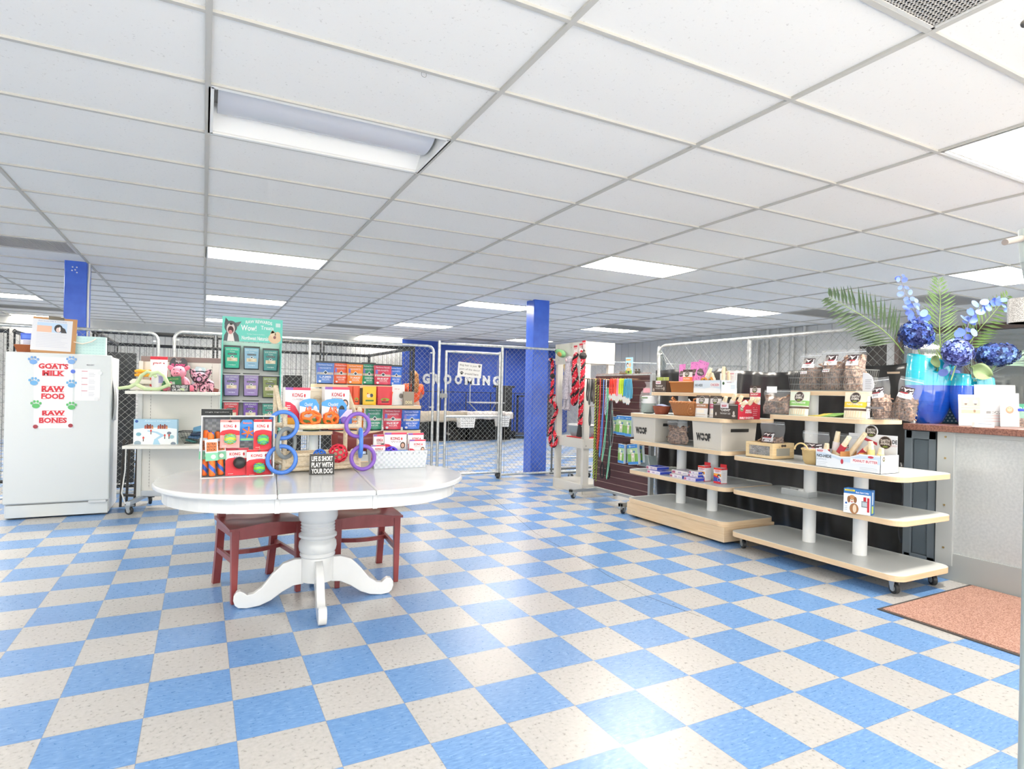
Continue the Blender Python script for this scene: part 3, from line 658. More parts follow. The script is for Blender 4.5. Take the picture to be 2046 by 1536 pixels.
# ---------------------------------------------------------------- red-brown wooden chairs
RED = noisemat('red_brown_wood', '#7c3535', '#8c4242', 12, .28, stretch=(1, 1, .3), spec=.5)
def chair(lab, loc, rz):
    t = thing('dining_chair', lab, 'chair', loc, rz, 'wooden chairs pushed under the table')
    W, D, SH = .44, .42, .45
    def seat(u, v):
        x = (u-.5)*W*(1+.0*v); y = v*D; k = math.exp(-((x/.16)**2))*math.exp(-(((y-.26)/.13)**2)); e = .012*math.cos((u-.5)*2*PI)*math.exp(-(v/.25)**2)
        return (x*(1-.10*v), y, SH-.020*k-.008+e*.7)
    s = MB().grid(seat, 24, 20); s.grid(lambda u, v: (lambda p: (p[0], p[1], SH-.030))(seat(u, v)), 24, 20)
    for f_ in (lambda u, v: seat(u, 0), lambda u, v: seat(u, 1), lambda u, v: seat(0, u), lambda u, v: seat(1, u)):
        s.grid(lambda u, v, f_=f_: (lambda p: (p[0], p[1], p[2]*(1-v)+(SH-.030)*v))(f_(u, v)), 20, 1)
    s.build('seat', RED, t, smooth=50)
    for sx in (-1, 1):
        b_ = MB(); b_.frustum(.03, .03, .042, .045, 0, SH-.025, 0, .012, .005); b_.v = [(x+sx*(W/2-.035), y, z) for x, y, z in b_.v]; b_.build('front_leg', RED, t, bev=.003)
        pts = [(D+.09, 0), (D+.035, .20), (D-.01, .42), (D-.008, .60), (D+.03, .78), (D+.075, .93)]; w_ = .021
        b_ = MB()
        for (ya, za), (yb, zb) in zip(pts, pts[1:]):
            x = sx*(W/2-.055); b_.add([(x-w_, ya-.04, za), (x+w_, ya-.04, za), (x+w_, ya, za), (x-w_, ya, za), (x-w_, yb-.04, zb), (x+w_, yb-.04, zb), (x+w_, yb, zb), (x-w_, yb, zb)], [(0, 3, 2, 1), (4, 5, 6, 7), (0, 1, 5, 4), (1, 2, 6, 5), (2, 3, 7, 6), (3, 0, 4, 7)])
        b_.build('rear_leg', RED, t)
    b_ = MB(); b_.box(-W/2+.05, W/2-.05, .012, .03, SH-.085, SH-.03); b_.box(-W/2+.06, W/2-.06, D-.04, D-.02, SH-.085, SH-.03)
    for sx in (-1, 1): x = sx*(W/2-.04); b_.box(x-.01, x+.01, .03, D-.03, SH-.08, SH-.03)
    b_.build('apron', RED, t, bev=.002)
    b_ = MB()
    for sx in (-1, 1): x = sx*(W/2-.045); b_.box(x-.009, x+.009, .02, D+.02, .215, .245)
    b_.prism([(-W/2+.04, 0)]+[(-W/2+.04+(W-.08)*k/10, -.05*math.sin(PI*k/10)) for k in range(1, 10)]+[(W/2-.04, 0)]+[(W/2-.04-(W-.08)*k/10, .022-.05*math.sin(PI*k/10)) for k in range(0, 11)], .218, .243, T=lambda x, y, z: (x, y+.30, z))
    b_.build('stretcher', RED, t)
    for zc, hh, nm in ((.865, .06, 'top_rail'), (.70, .03, 'back_slat'), (.58, .03, 'back_slat')):
        yb = D+.0+max(0, (zc-.6))*.24
        def top_(u, v): x = (u-.5)*(W-.09); return (x, yb+.03*math.sin(PI*u)-.01, zc-hh+v*(2*hh+(.028*(abs(2*u-1)**2) if hh > .05 else 0)))
        MB().grid(top_, 14, 3).build(nm, RED, t, smooth=60, solid=.02)
    return t
a = G(452, 1210); c = Vector((.60, 3.86, 0)); chair('red-brown wooden chair under the left half of the white table', ((a.x+c.x)/2+.0, (a.y+c.y)/2-.015, 0), math.atan2(c.y-a.y, c.x-a.x)+.02)
chair('red-brown wooden chair under the right half of the white table', ((.745+1.185)/2, 3.80, 0), math.radians(-4))

# ---------------------------------------------------------------- products: builders
ORANGE = mat('#ff7a30', .45); TOYBLUE = mat('#4a7fd6', .4); PURPLE = mat('#8059b8', .4); GREYT = mat('#7e8688', .4)
def girl(p, x, y, s):
    """small printed head with hair"""
    p.disc(x, y, .30*s, '#4b372f', .38*s, e=.0010); p.disc(x, y-.03*s, .2*s, '#e2b9a3', .26*s, e=.0013); p.rect(x-.34*s, y-.75*s, x+.3*s, y-.33*s, '#eae6e4', .0010)
def kcard(nm, lab, P, rz, w, h, kind='red', title='KONG', sub='', ball=None, d=.002, tilt=0, group='dog toys hung and stacked on the table', shade='#d92a3a', head='#e0435c', hook=True):
    t = thing(nm, lab, 'dog toy', P, rot=(tilt, 0, rz), group=None)
    c = MB(); c.prism([(-w/2, 0), (w/2, 0), (w/2, h-.008), (w/2-.008, h), (-w/2+.008, h), (-w/2, h-.008)], 0, d, T=lambda x, y, z: (x, z, y)); c.build('backing_card', mat('#f3efee', .5), t)
    p = Print(front(0)); p.rect(-w/2, h*.91, w/2, h-.001, head)
    p.poly([(-w/2, 0), (w/2, 0), (w/2, h*.60)]+[(w/2-w*k/10, h*(.60-.30*math.sin(PI*k/20)*0+.05*math.sin(PI*k/10))) for k in range(1, 10)]+[(-w/2, h*.55)], shade)
    p.text(title, -w*.10, h*.72, h*.11, '#cf2438', w*.46, bold=.03); p.disc(w*.28, h*.765, w*.045, '#cf2438', h*.055); p.disc(w*.28, h*.80, w*.03, '#cf2438', h*.03)
    if sub: p.text(sub, 0, h*.64, h*.05, '#6b5bb0', w*.3)
    p.text('....', -w*.28, h*.06, h*.02, '#ffffff', w*.2); p.disc(0, h*.935, .010, '#8a3c44', .004)
    if kind == 'pink': p.rect(-w/2, 0, w/2, h*.45, '#f4a3a0', .0009)
    p.build(t)
    if hook: MB().tube([(0, 0, h-.015), (0, -.02, h+.0), (0, -.012, h+.03), (0, .01, h+.035)], .0015, 5).build('hook', mat('#a99a7c', .3, .8), t)
    if ball:
        b_ = MB(); r = ball[0]; cols = ball[1]; b_.ball((0, -r*.8, h*.33), r, 24, 0, None)
        m_ = b_.build('ball', [mat(cols[0], .45)], t, smooth=True)
        if len(cols) > 1:
            q = MB()
            for i, zz in enumerate((-.55, -.28, .42, .68)):
                R = r*math.cos(math.asin(max(-.98, min(.98, zz))))+.0006; P_ = []
                for k in range(40): an = 2*PI*k/40; P_.append((R*math.cos(an), -r*.8+R*math.sin(an), h*.33+zz*r+.004*math.sin(an*(9 if i in (0, 3) else 3))))
                q.tube(P_, r*.07, 5, True)
            q.build('ball_stripes', mat(cols[1], .45), t, smooth=True)
    return t
def lattice(name, lab, c, r, m_, sub=1, th=.006, sq=(1, 1, 1)):
    bm = bmesh.new(); bmesh.ops.create_icosphere(bm, subdivisions=sub, radius=1); bm.faces.ensure_lookup_table(); b_ = MB(); c = Vector(c)
    rot = Matrix.Rotation(.4, 3, 'X') @ Matrix.Rotation(.6, 3, 'Y')
    cen = {f.index: (rot @ f.calc_center_median()).normalized() for f in bm.faces}
    pt = lambda q: Vector((q.x*r*sq[0], q.y*r*sq[1], q.z*r*sq[2]+r*sq[2]*1.0))
    for e in bm.edges:
        a, q = e.link_faces; A = cen[a.index]; B = cen[q.index]; P = [pt((A.lerp(B, k/4)).normalized()) for k in range(5)]; b_.tube(P, [th*1.25, th, th*.9, th, th*1.25], 7)
    for k in cen.values(): b_.ball(pt(k), th*1.15, 6)
    bm.free(); o = b_.build(name, m_, smooth=70); o.location = c; return tag(o, lab, 'dog toy')

# woven grey basket on its side with hanging toys
GW = weavemat('grey_woven_strap', '#d3d8dc', '#b4bac1', 46, 62)
GWI = weavemat('grey_woven_inside', '#b4b9be', '#8e949b', 46, 62)
def sidebasket():
    P, wd, h = place(401, 546, 956, TZ, math.radians(2), 831)
    h = .345; t = thing('woven_basket', 'grey woven basket lying on its side on the table, toys hanging in its opening', 'basket', P, math.radians(2)); d = .14; k = .007
    q = MB()
    # opening faces -y; back slightly smaller
    a = [(-wd/2, 0, 0), (wd/2, 0, 0), (wd/2, 0, h), (-wd/2, 0, h)]; b2 = [(-wd/2+.02, d, .0), (wd/2-.02, d, .0), (wd/2-.02, d, h-.02), (-wd/2+.02, d, h-.02)]
    q.add(a+b2, [(0, 1, 5, 4), (1, 2, 6, 5), (2, 3, 7, 6), (3, 0, 4, 7), (4, 5, 6, 7)]); o = q.build('woven_sides', GW, t, solid=.008)
    f = MB(); f.tube([(-wd/2, 0, 0), (wd/2, 0, 0), (wd/2, 0, h), (-wd/2, 0, h)], .006, 6, True); f.build('rim', mat('#d9dcdd', .6), t)
    return P, wd, h
BP, BW, BH = sidebasket(); BRZ = math.radians(2); bd = Vector((math.cos(BRZ), math.sin(BRZ), 0)); bn = Vector((math.sin(BRZ), -math.cos(BRZ), 0))
def onb(px, depth): # point on the table inside basket for image column px
    lo, hi = -.25, .25
    for _ in range(40):
        m_ = (lo+hi)/2
        if PX(BP+bd*m_-bn*depth) < px: lo = m_
        else: hi = m_
    return BP+bd*lo-bn*depth
def bk(px0, px1, y0, y1, depth):
    a = onb(px0, depth); c = onb(px1, depth); mid = (a+c)/2; z0 = HZ(px0, y0, mid); return Vector((mid.x, mid.y, z0)), (c-a).length, HZ(px0, y1, mid)-z0
for (px0, px1, yb, yt, dp, lb, k) in ((438, 477, 894, 838, .015, 'pink hanging card with a yellow and green ball, in the grey basket', 'pink'), (505, 541, 897, 837, .015, 'red hanging card with a striped green ball at top right in the grey basket', 'red'),
                                      (492, 541, 951, 897, .03, 'red card with a striped green ball, lower right in the grey basket', 'red')):
    P, w_, h_ = bk(px0, px1, yb, yt, dp); kcard('ball_card', lb, P, BRZ, w_, h_, k, 'KONG', 'Squeezz', (min(.031, w_*.36), ('#b9c64a', '#5fc0b0') if k == 'pink' else ('#7ed04a', '#3f9fb8')), head='#f4938f' if k == 'pink' else '#e02a35')
P, w_, h_ = bk(450, 497, 949, 894, .045)
t = kcard('ball_card', 'red and white card with a black rubber ball leaning in the grey basket', P, BRZ, w_, h_, 'red', 'KONG', 'BALL', None, head='#c92b45', hook=False, tilt=math.radians(-8)); MB().ball((.01, -.03, h_*.45), .034, 22).build('ball', mat('#2c2f31', .45), t, smooth=True)
P, w_, h_ = bk(477, 507, 880, 838, .03)
t = thing('ball_card', 'blue hanging card with a blue and orange ball between the pink and red cards', 'dog toy', P, BRZ)
MB().prism([(-w_/2, 0), (w_/2, 0), (w_/2, h_*.8), (w_*.3, h_), (-w_*.3, h_), (-w_/2, h_*.8)], 0, .002, T=lambda x, y, z: (x, z, y)).build('backing_card', mat('#3d8fdc', .5), t)
p = Print(front(0)); p.text('fetch', 0, h_*.80, h_*.1, '#f5742a', w_*.6, bold=.02).rect(-w_*.45, .002, w_*.45, h_*.12, '#7fc77a').build(t)
MB().ball((0, -.022, h_*.42), .030, 22).build('ball', TOYBLUE, t, smooth=True)
q = MB()
for an in (.3, 1.4, 2.5): q.tube([(.0305*math.cos(a_)*math.cos(an), -.022-.0305*abs(math.sin(a_)), h_*.42+.0305*math.cos(a_)*math.sin(an)) for a_ in [PI*k/12 for k in range(13)]], .004, 5)
q.build('ball_stripes', ORANGE, t, smooth=True)
# fetch sticks
SPIR = mat('#3f6fd0', .45)
def stick(px, ybot, ytop, dp, lab, lean):
    a = onb(px, dp); t = thing('fetch_stick', lab, 'dog toy', (a.x, a.y, TZ+.008), rot=(0, lean, BRZ), group='orange and blue fetch sticks'); L_ = HZ(px, ytop, a)-TZ; n = 46
    def f(u, v): an = 2*PI*u; r = .017 if .02 < v < .98 else .013; return (r*math.cos(an), r*math.sin(an), L_*v)
    q = MB(); q.grid(f, 20, n, lambda u, v: 1 if ((u+v*2.2) % 1.0) < .27 else 0); q.build('foam_tube', [ORANGE, SPIR], t, smooth=True)
    b_ = MB(); zc = L_*.60; b_.box(-.032, .032, -.021, -.018, zc-.06, zc+.06); b_.build('backing_card', mat('#7cc3a0', .5), t)
    p = Print(front(-.021)); p.rect(-.032, zc-.015, .032, zc+.06, '#dfe9f2').poly([(-.026, zc-.008), (.026, zc-.008), (.028, zc+.042), (-.024, zc+.046)], '#f07a3c').text('ULTRA', 0, zc+.028, .013, '#3a2a22', .045, bold=.03).text('FETCH', 0, zc+.012, .012, '#3a2a22', .045, bold=.03).text('STICK', 0, zc-.004, .012, '#3a2a22', .045, bold=.03).disc(.008, zc-.038, .012, '#f0efe6').build(t)
stick(407, 954, 862, .06, 'leftmost of the three orange and blue fetch sticks', .04); stick(424, 955, 866, .025, 'middle of the three orange and blue fetch sticks, tagged in front', -.05); stick(441, 954, 864, .07, 'rightmost of the three orange and blue fetch sticks', -.07)

# tug ring toys
def tug(px_t, py_t, px_b, py_b, R1, R2, m1, m2, edge, lab, Y):
    a = YP(px_t, py_t, Y); c = YP(px_b, py_b, Y-.035); t = thing('tug_rings', lab, 'dog toy', (c.x, Y, TZ)); r = .0125
    q = MB(); q.torus((a.x-c.x, 0, a.z-TZ), R1, r, 'y', 40, 10); q.build('upper_ring', m1, t, smooth=True)
    q = MB(); q.torus((0, -.035, max(R2+r, c.z-TZ)), R2, r, 'y', 40, 10); q.build('lower_ring', m1, t, smooth=True)
    mz = (a.z+c.z)/2-TZ; x = (a.x-c.x)/2
    q = MB(); hh = (a.z-c.z)/2-R1+.045 if edge else None
    P_ = []
    for k in range(40):
        an = 2*PI*k/40; v = Vector((math.cos(an)*.085, 0, math.sin(an)*.085)); v = Matrix.Rotation(math.radians(80 if edge else 48), 3, 'Z') @ v; P_.append(Vector((x+(.02 if not edge else 0), -.02, mz))+v)
    q.tube(P_, r, 10, True); q.build('middle_ring', m2, t, smooth=True)
tug(566, 849, 563, 921, .078, .078, TOYBLUE, GREYT, False, 'chain of blue, grey and blue rings hooked on the left rack post', 3.78)
tug(715, 849, 725, 920, .072, .072, PURPLE, TOYBLUE, True, 'chain of purple, blue and purple rings hooked on the right rack post', 3.80)

# wicker-wrapped tabletop rack
RAT = noisemat('wrapped_rattan', '#d9c8a8', '#efe2ca', 60, .6, stretch=(1, 1, 4), bump=.5)
pA = G(567, 945, TZ); pB = G(716, 937, TZ); RW = (pB-pA).length; RRZ = math.atan2(pB.y-pA.y, pB.x-pA.x); RP = (pA+pB)/2
rk = thing('display_rack', 'beige wrapped-rattan two-tier rack on the table, rings hooked on its posts', 'rack', RP, RRZ)
zt = HZ(567, 817, pA)-TZ; zs = HZ(640, 848, RP)-TZ; dp = .27
for sx in (-1, 1):
    x = sx*RW/2; q = MB(); q.cyl((x, 0, 0), (x, 0, zt), .015, n=10); q.ball((x, 0, zt), .015, 10); q.build('front_post', RAT, rk, smooth=True)
    q = MB(); q.tube([(x, 0, zt-.05), (x, .09, zt-.03), (x, .17, zt+.04), (x, dp, zt+.14), (x, dp+.01, 0)], .014, 9); q.tube([(x, 0, zs-.012), (x, dp, zs-.012)], .012, 9); q.build('side_frame', RAT, rk, smooth=60)
for z0, nm in ((zs-.012, 'upper_shelf'), (.045, 'lower_tray')):
    q = MB(); q.box(-RW/2, RW/2, 0, dp, z0-.006, z0+.006); q.cyl((-RW/2, 0, z0), (RW/2, 0, z0), .016, n=10); q.cyl((-RW/2, dp, z0), (RW/2, dp, z0), .012, n=10)
    if z0 < .2:
        q.cyl((-RW/2, -.004, .02), (RW/2, -.004, .02), .012, n=10); q.cyl((-RW/2, -.002, .105), (RW/2, -.002, .105), .012, n=10); q.box(-RW/2, RW/2, -.003, .003, .02, .105); q.box(-RW/2, RW/2, dp-.003, dp+.003, .02, .105)
    q.build(nm, RAT, rk, smooth=40)
def onr(px, dep, zrel):
    lo, hi = -.4, .5; d = Vector((math.cos(RRZ), math.sin(RRZ), 0)); n_ = Vector((-d.y, d.x, 0))
    for _ in range(40):
        m_ = (lo+hi)/2
        if PX(RP+d*m_+n_*dep+up*zrel) < px: lo = m_
        else: hi = m_
    P = RP+d*lo+n_*dep; return Vector((P.x, P.y, TZ+zrel))
SZ = zs-.004
def rbox(px0, px1, ytop, dep, z=SZ):
    a = onr(px0, dep, z); c = onr(px1, dep, z); m_ = (a+c)/2; return m_, (c-a).length, HZ((px0+px1)/2, ytop, m_)-m_.z
def toycarton(lab, P, w_, h_, title, sub, rz, d=.07):
    t = thing('toy_box', lab, 'toy box', P, rz); MB().box(-w_/2, w_/2, 0, d, 0, h_).build('carton', mat('#f1eeee', .45), t, bev=.002)
    p = Print(front(0)); p.rect(-w_/2, h_*.93, w_/2, h_, '#e0405e').rect(-w_/2, h_*.93, -w_*.2, h_, '#8857a8', .0009).text(title, -w_*.02, h_*.74, h_*.11, '#b52b3e', w_*.42, bold=.03)
    p.disc(w_*.27, h_*.785, w_*.035, '#d0283c', h_*.05).text(sub, 0, h_*.66, h_*.05, '#84555f', w_*.44)
    p.poly([(-w_/2, 0), (-w_/2, h_*.62), (-w_*.3, h_*.60), (-w_*.1, h_*.50), (w_*.1, h_*.25), (w_*.25, 0)], '#d92f4e').poly([(-w_/2, .002), (-w_/2, h_*.20), (-w_*.2, h_*.18), (w_*.1, .002)], '#f3b53a', .0012)
    girl(p, w_*.32, h_*.56, h_*.30); p.disc(w_*.30, h_*.30, h_*.13, '#8a6a52', h_*.12).disc(w_*.30, h_*.27, h_*.07, '#ece5dd', h_*.07, e=.0013)
    for k in range(3): p.rect(-w_*.44, h_*(.50-.05*k), -w_*.30, h_*(.515-.05*k), '#ffffff', .0016)
    p.build(t); return t
P, w_, h_ = rbox(569, 619, 774, .10); toycarton('red and white dog toy box at the left on the rack', P, w_, h_, 'KONG', 'CLASSIC', RRZ)
P, w_, h_ = rbox(648, 697, 773, .10); toycarton('red and white extreme toy box at the right on the rack', P, w_, h_, 'KONG', 'EXTREME', RRZ)
def pouch(nm, lab, cat, P, rz, w, h, d, body, zones=(), group=None, taper=.06, edge=None, tilt=0):
    """stand-up pouch; returns (thing, front map)"""
    t = thing(nm, lab, cat, P, rot=(tilt, 0, rz), group=group)
    def prof(v): return d*.5*min(1, (v/.08+.55 if v < .04 else 1.05-v*1.0)) if v < .9 else d*.5*.12
    def wd(v): return w*(1-taper*(1-v))
    def S(s): return lambda u, v: ((u-.5)*wd(v), d*.5+s*(prof(v)*(1-abs(2*u-1)**2.5)+.001), h*v)
    cols = [body]+[z[2] for z in zones]+([edge] if edge else [])
    def mi(u, v):
        if edge and (u < .06 or u > .94): return len(cols)-1
        for k, z in enumerate(zones):
            if z[0] <= v <= z[1]: return k+1
        return 0
    b_ = MB(); b_.grid(S(-1), 16, 24, mi); b_.grid(S(1), 16, 24, mi); b_.grid(lambda u, v: (lambda a, c: (a[0], a[1]*(1-v)+c[1]*v, .0))(S(-1)(u, 0), S(1)(u, 0)), 12, 2, 0)
    b_.build('pouch', [mat(c, .32) if isinstance(c, str) else c for c in cols], t, smooth=60)
    def fm(x, y, e):
        v = max(0, min(1, y/h)); u = x/wd(v)+.5; q = S(-1)(max(0, min(1, u)), v); return (q[0], q[1]-e-.0008, q[2])
    return t, fm
P, w_, h_ = rbox(619, 650, 776, .16); t, fm = pouch('kraft_pouch', 'beige paper treat pouch between the two red and white boxes on the rack', 'treat bag', P, RRZ, w_, h_, .05, '#d9cdb6'); Print(fm, 4).disc(0, h_*.68, w_*.3, '#c9bba0').text('ARTISAN', 0, h_*.66, .016, '#9c8d74', w_*.5).rect(-w_*.4, h_*.9, w_*.4, h_*.91, '#b8aa8f').build(t)
def aircard(px0, px1, ytop, dep, lab, dog):
    P, w_, h_ = rbox(px0, px1, ytop, dep); t = thing('toy_card', lab, 'dog toy', P, RRZ)
    MB().prism([(-w_/2, 0), (w_/2, 0), (w_/2, h_*.75), (w_*.32, h_*.97), (0, h_), (-w_*.3, h_*.95), (-w_/2, h_*.85)], 0, .003, T=lambda x, y, z: (x, z, y)).build('backing_card', mat('#4a9ade', .5), t)
    p = Print(front(0)); p.poly([(-w_/2, h_*.15), (w_/2, h_*.15), (w_/2, h_*.55), (-w_/2, h_*.72)], '#d8e6ef').rect(-w_/2, 0, w_/2, h_*.25, '#6fa253', .0010).text('Chuckit!', -w_*.05, h_*.72, h_*.12, '#f3f6f8', w_*.4).text('AIR', -w_*.05, h_*.46, h_*.24, '#f0692e', w_*.38, bold=.04, e=.0016)
    p.disc(w_*.3, h_*.5, w_*.13, dog, h_*.24); p.build(t)
aircard(598, 637, 796, .055, 'blue and white card of the left orange lattice toy', '#c8ced2'); aircard(642, 692, 796, .055, 'blue and white card with a black dog behind the right orange lattice toy', '#2a2e30')
a = onr(620, .03, SZ); lattice('lattice_ball', 'orange football-shaped lattice toy on the rack', a, .043, ORANGE, 1, .0085, (1.45, 1.0, 1.0)); a = onr(661, .03, SZ); lattice('lattice_ball', 'orange round lattice ball on the rack, right of the football-shaped one', a, .040, ORANGE, 1, .0085, (1.12, 1, 1))
P, w_, h_ = rbox(677, 703, 818, .02); t = thing('toy_pack', 'blue and purple packaged ball at the right end of the rack shelf', 'dog toy', P, RRZ); MB().box(-w_/2, w_/2, 0, .003, 0, h_).build('backing_card', mat('#3a74c4', .5), t); q = MB(); q.ball((-.01, -.012, .03), .024, 14); q.build('ball', mat('#8468c8', .4), t, smooth=True); Print(front(0)).poly([(-w_/2, h_*.4), (w_*.1, h_), (w_/2, h_), (w_/2, h_*.55)], '#d7cdea').build(t)
lattice('lattice_ball', 'small blue honeycomb lattice ball behind the black sign', onr(638, -.012, 0)+up*.055, .040, mat('#2f72d8', .4), 2, .0042); lattice('lattice_ball', 'large red honeycomb lattice ball behind the black sign', onr(675, -.02, 0)+up*.055, .054, mat('#d92540', .4), 2, .0055)
# word signs
def wsign(xl, xr, yb, yt, rz, lab, rows, z, d=.035, P=None):
    P, w_, h_ = P or place(xl, xr, yb, z, rz, yt); t = thing('box_sign', lab, 'sign', P, rz); MB().box(-w_/2, w_/2, 0, d, 0, h_).build('block', noisemat('sign_wood', '#55534f', '#63605c', 30, .7), t, bev=.001)
    p = Print(front(0)); m_ = h_*.04; p.rect(-w_/2+m_*.6, m_*.6, w_/2-m_*.6, h_-m_*.6, '#2e2e2e'); n_ = len(rows); rh = (h_-2.2*m_)/n_
    for k, r_ in enumerate(rows): p.text(r_, 0, h_-m_*1.3-(k+1)*rh+rh*.10, rh*.80, '#f2f2ee', w_*.84, bold=.025)
    p.build(t, 'lettering')
wsign(618, 668, 949, 908, math.radians(-8), 'small black box sign reading LIFE IS SHORT PLAY WITH YOUR DOG', ['LIFE IS SHORT', 'PLAY WITH', 'YOUR DOG'], TZ)
P = G(693, 937, TZ); t = thing('toy_pack', 'clear plastic pack with white labels leaning beside the black sign', 'dog toy', (P.x, P.y, TZ+.002), rot=(math.radians(-14), math.radians(22), 0)); MB().box(-.03, .03, 0, .02, 0, .10).build('clear_bag', clearmat('clear_pack', '#dfe5e8', .45), t, bev=.004)
q = MB(); q.cyl((0, -.004, .12), (0, .004, .12), .018, n=16); q.build('disc_tag', mat('#dfe3e4', .4), t); Print(front(0)).rect(-.022, .058, .018, .09, '#f5f5f3').rect(-.016, .066, .012, .082, '#555555', .0012).rect(-.018, .028, .024, .05, '#d8c68e').disc(-.008, .016, .01, '#6e9bc4').build(t)
# right woven basket with toys
P, wd, h = place(748, 849, 937, TZ, math.radians(-2), 895); h = .115
t = thing('woven_basket', 'light grey woven basket of boxed toys at the right on the table', 'basket', P, math.radians(-2)); q = MB(); wt_ = wd*1.06; d0 = .16
q.add([(-wd/2, .0, 0), (wd/2, .0, 0), (wd/2, d0, 0), (-wd/2, d0, 0), (-wt_/2, -.01, h), (wt_/2, -.01, h), (wt_/2, d0+.03, h+.01), (-wt_/2, d0+.03, h+.01)], [(0, 1, 2, 3), (0, 1, 5, 4), (1, 2, 6, 5), (2, 3, 7, 6), (3, 0, 4, 7)])
q.build('woven_sides', weavemat('light_woven_strap', '#e2e8ee', '#cdd5dd', 60, 60), t, solid=.006)
q = MB()
for k in range(9): x = -wd*.48+k*wd*.12; q.box(x, x+.004, -.0135, -.0115, h-.022, h-.010)
q.build('strap_gap', mat('#8d9299', .8), t)
def rb(px0, px1, yb_, yt, dep):
    a = Vector((0, 0, 0)); res = []
    for px in (px0, px1):
        lo, hi = -.5, .5
        for _ in range(40):
            m_ = (lo+hi)/2
            if PX(P+Vector((m_, dep, .1))) < px: lo = m_
            else: hi = m_
        res.append(lo)
    c = P+Vector(((res[0]+res[1])/2, dep, 0)); zb = TZ+.03; return Vector((c.x, c.y, zb)), res[1]-res[0], HZ((px0+px1)/2, yt, c)-zb
for (x0_, x1_, yt_, dep, lb, ttl) in ((728, 768, 868, .15, 'red and white toy card at the left in the light grey basket', 'KONG'), (768, 812, 864, .12, 'largest red and white toy box standing in the light grey basket', 'KONG'), (815, 846, 865, .13, 'red and white toy card at the back right in the light grey basket', 'KONG'), (818, 850, 878, .05, 'red and white toy card at the front right in the light grey basket', 'KONG'), (742, 770, 889, .05, 'low red toy card at the front left in the light grey basket', 'KONG')):
    if x0_ < 742: x0_ = 746
    c, w_, h_ = rb(x0_, x1_, 0, yt_, dep); toycarton(lb, c, w_, max(.05, h_), ttl, 'Wild', 0, .02)
c, w_, h_ = rb(765, 798, 0, 885, .055); lattice('lattice_ball', 'purple and blue ball in the light grey basket', Vector((c.x, c.y, TZ+.045)), .045, mat('#5a3fd0', .35), 2, .0055)
c, w_, h_ = rb(768, 815, 0, 893, .045); tag(MB().box(-w_/2, w_/2, 0, .03, 0, .085).build('toy_pack', mat('#4f8be0', .4), loc=(c.x, c.y-.02, TZ+.03), bev=.01), 'flat blue toy lying at the front in the light grey basket', 'dog toy')
P, w_, h_ = place(391, 440, 900, TZ, 0, 819); t = thing('treat_carton', 'black carton standing behind the grey basket on the table', 'box', (P.x+.03, 4.06, TZ)); MB().box(-.085, .085, 0, .06, 0, .372).build('carton', mat('#24282a', .5), t, bev=.002); Print(front(0)).text('single ingredient', 0, .35, .008, '#c9cbc9', .13).build(t)
# ---------------------------------------------------------------- white upright freezer
random.seed(9)
FW = mat('#cfd5d6', .25, spec=.6)
fz = thing('upright_freezer', 'white upright freezer with paw magnets and red lettered papers on its door', 'freezer', (-1.155, 6.84, 0)); fwd, fh = .79, 1.515
MB().box(-fwd/2, fwd/2, .05, .62, .02, fh-.012).build('cabinet', mat('#dde1e4', .35), fz, bev=.006); MB().box(-fwd/2-.004, fwd/2+.004, 0, .05, .14, fh).build('door', FW, fz, bev=.012, seg=4)
MB().box(-fwd/2+.012, fwd/2-.006, .012, .05, .015, .128).build('kick_plate', FW, fz, bev=.004); MB().box(fwd/2-.16, fwd/2-.02, .0, .02, .118, .142).build('hinge', mat('#cfd4d7', .4), fz, bev=.004)
p = Print(front(0)); FP = lambda x, y: (YP(x, y, 6.84).x+1.155, YP(x, y, 6.84).z)
def fr_(x0, y0, x1, y1, h, e=.0006): a = FP(x0, y1); b_ = FP(x1, y0); p.rect(a[0], a[1], b_[0], b_[1], h, e)
fr_(67, 715, 146, 770, '#eff1f3'); fr_(67, 752, 146, 812, '#f1f2f4', .001); fr_(67, 805, 146, 856, '#eff1f3', .0014); p.build(fz, 'lettered_paper'); p = Print(front(-.0014))
def serif(t, x, y0, y1, wpx):
    a = FP(x, y1); b_ = FP(x, y0); hh = b_[1]-a[1]; ww_ = wpx*.0037; p.text(t, a[0], a[1], hh, '#d22d3a', ww_, bold=.045, e=.0016); n_ = len(t)
    for k, ch in enumerate(t):
        if ch in " '": continue
        xx = a[0]-ww_/2+ww_*(k+.5)/n_
        for z in (a[1], a[1]+hh-.004): p.rect(xx-ww_/n_*.44, z, xx+ww_/n_*.44, z+.004, '#d22d3a', .0018) if ch not in 'OSG' else None
serif("GOAT'S", 107, 726, 737, 60); serif('MILK', 107, 740, 751, 45); serif('RAW', 106, 771, 783, 46); serif('FOOD', 106, 786, 797, 47); serif('RAW', 107, 820, 830, 46); serif('BONES', 106, 834, 845, 56)
p.build(fz, 'red_lettering')
fz_ = lambda x, y: FP(x, y)
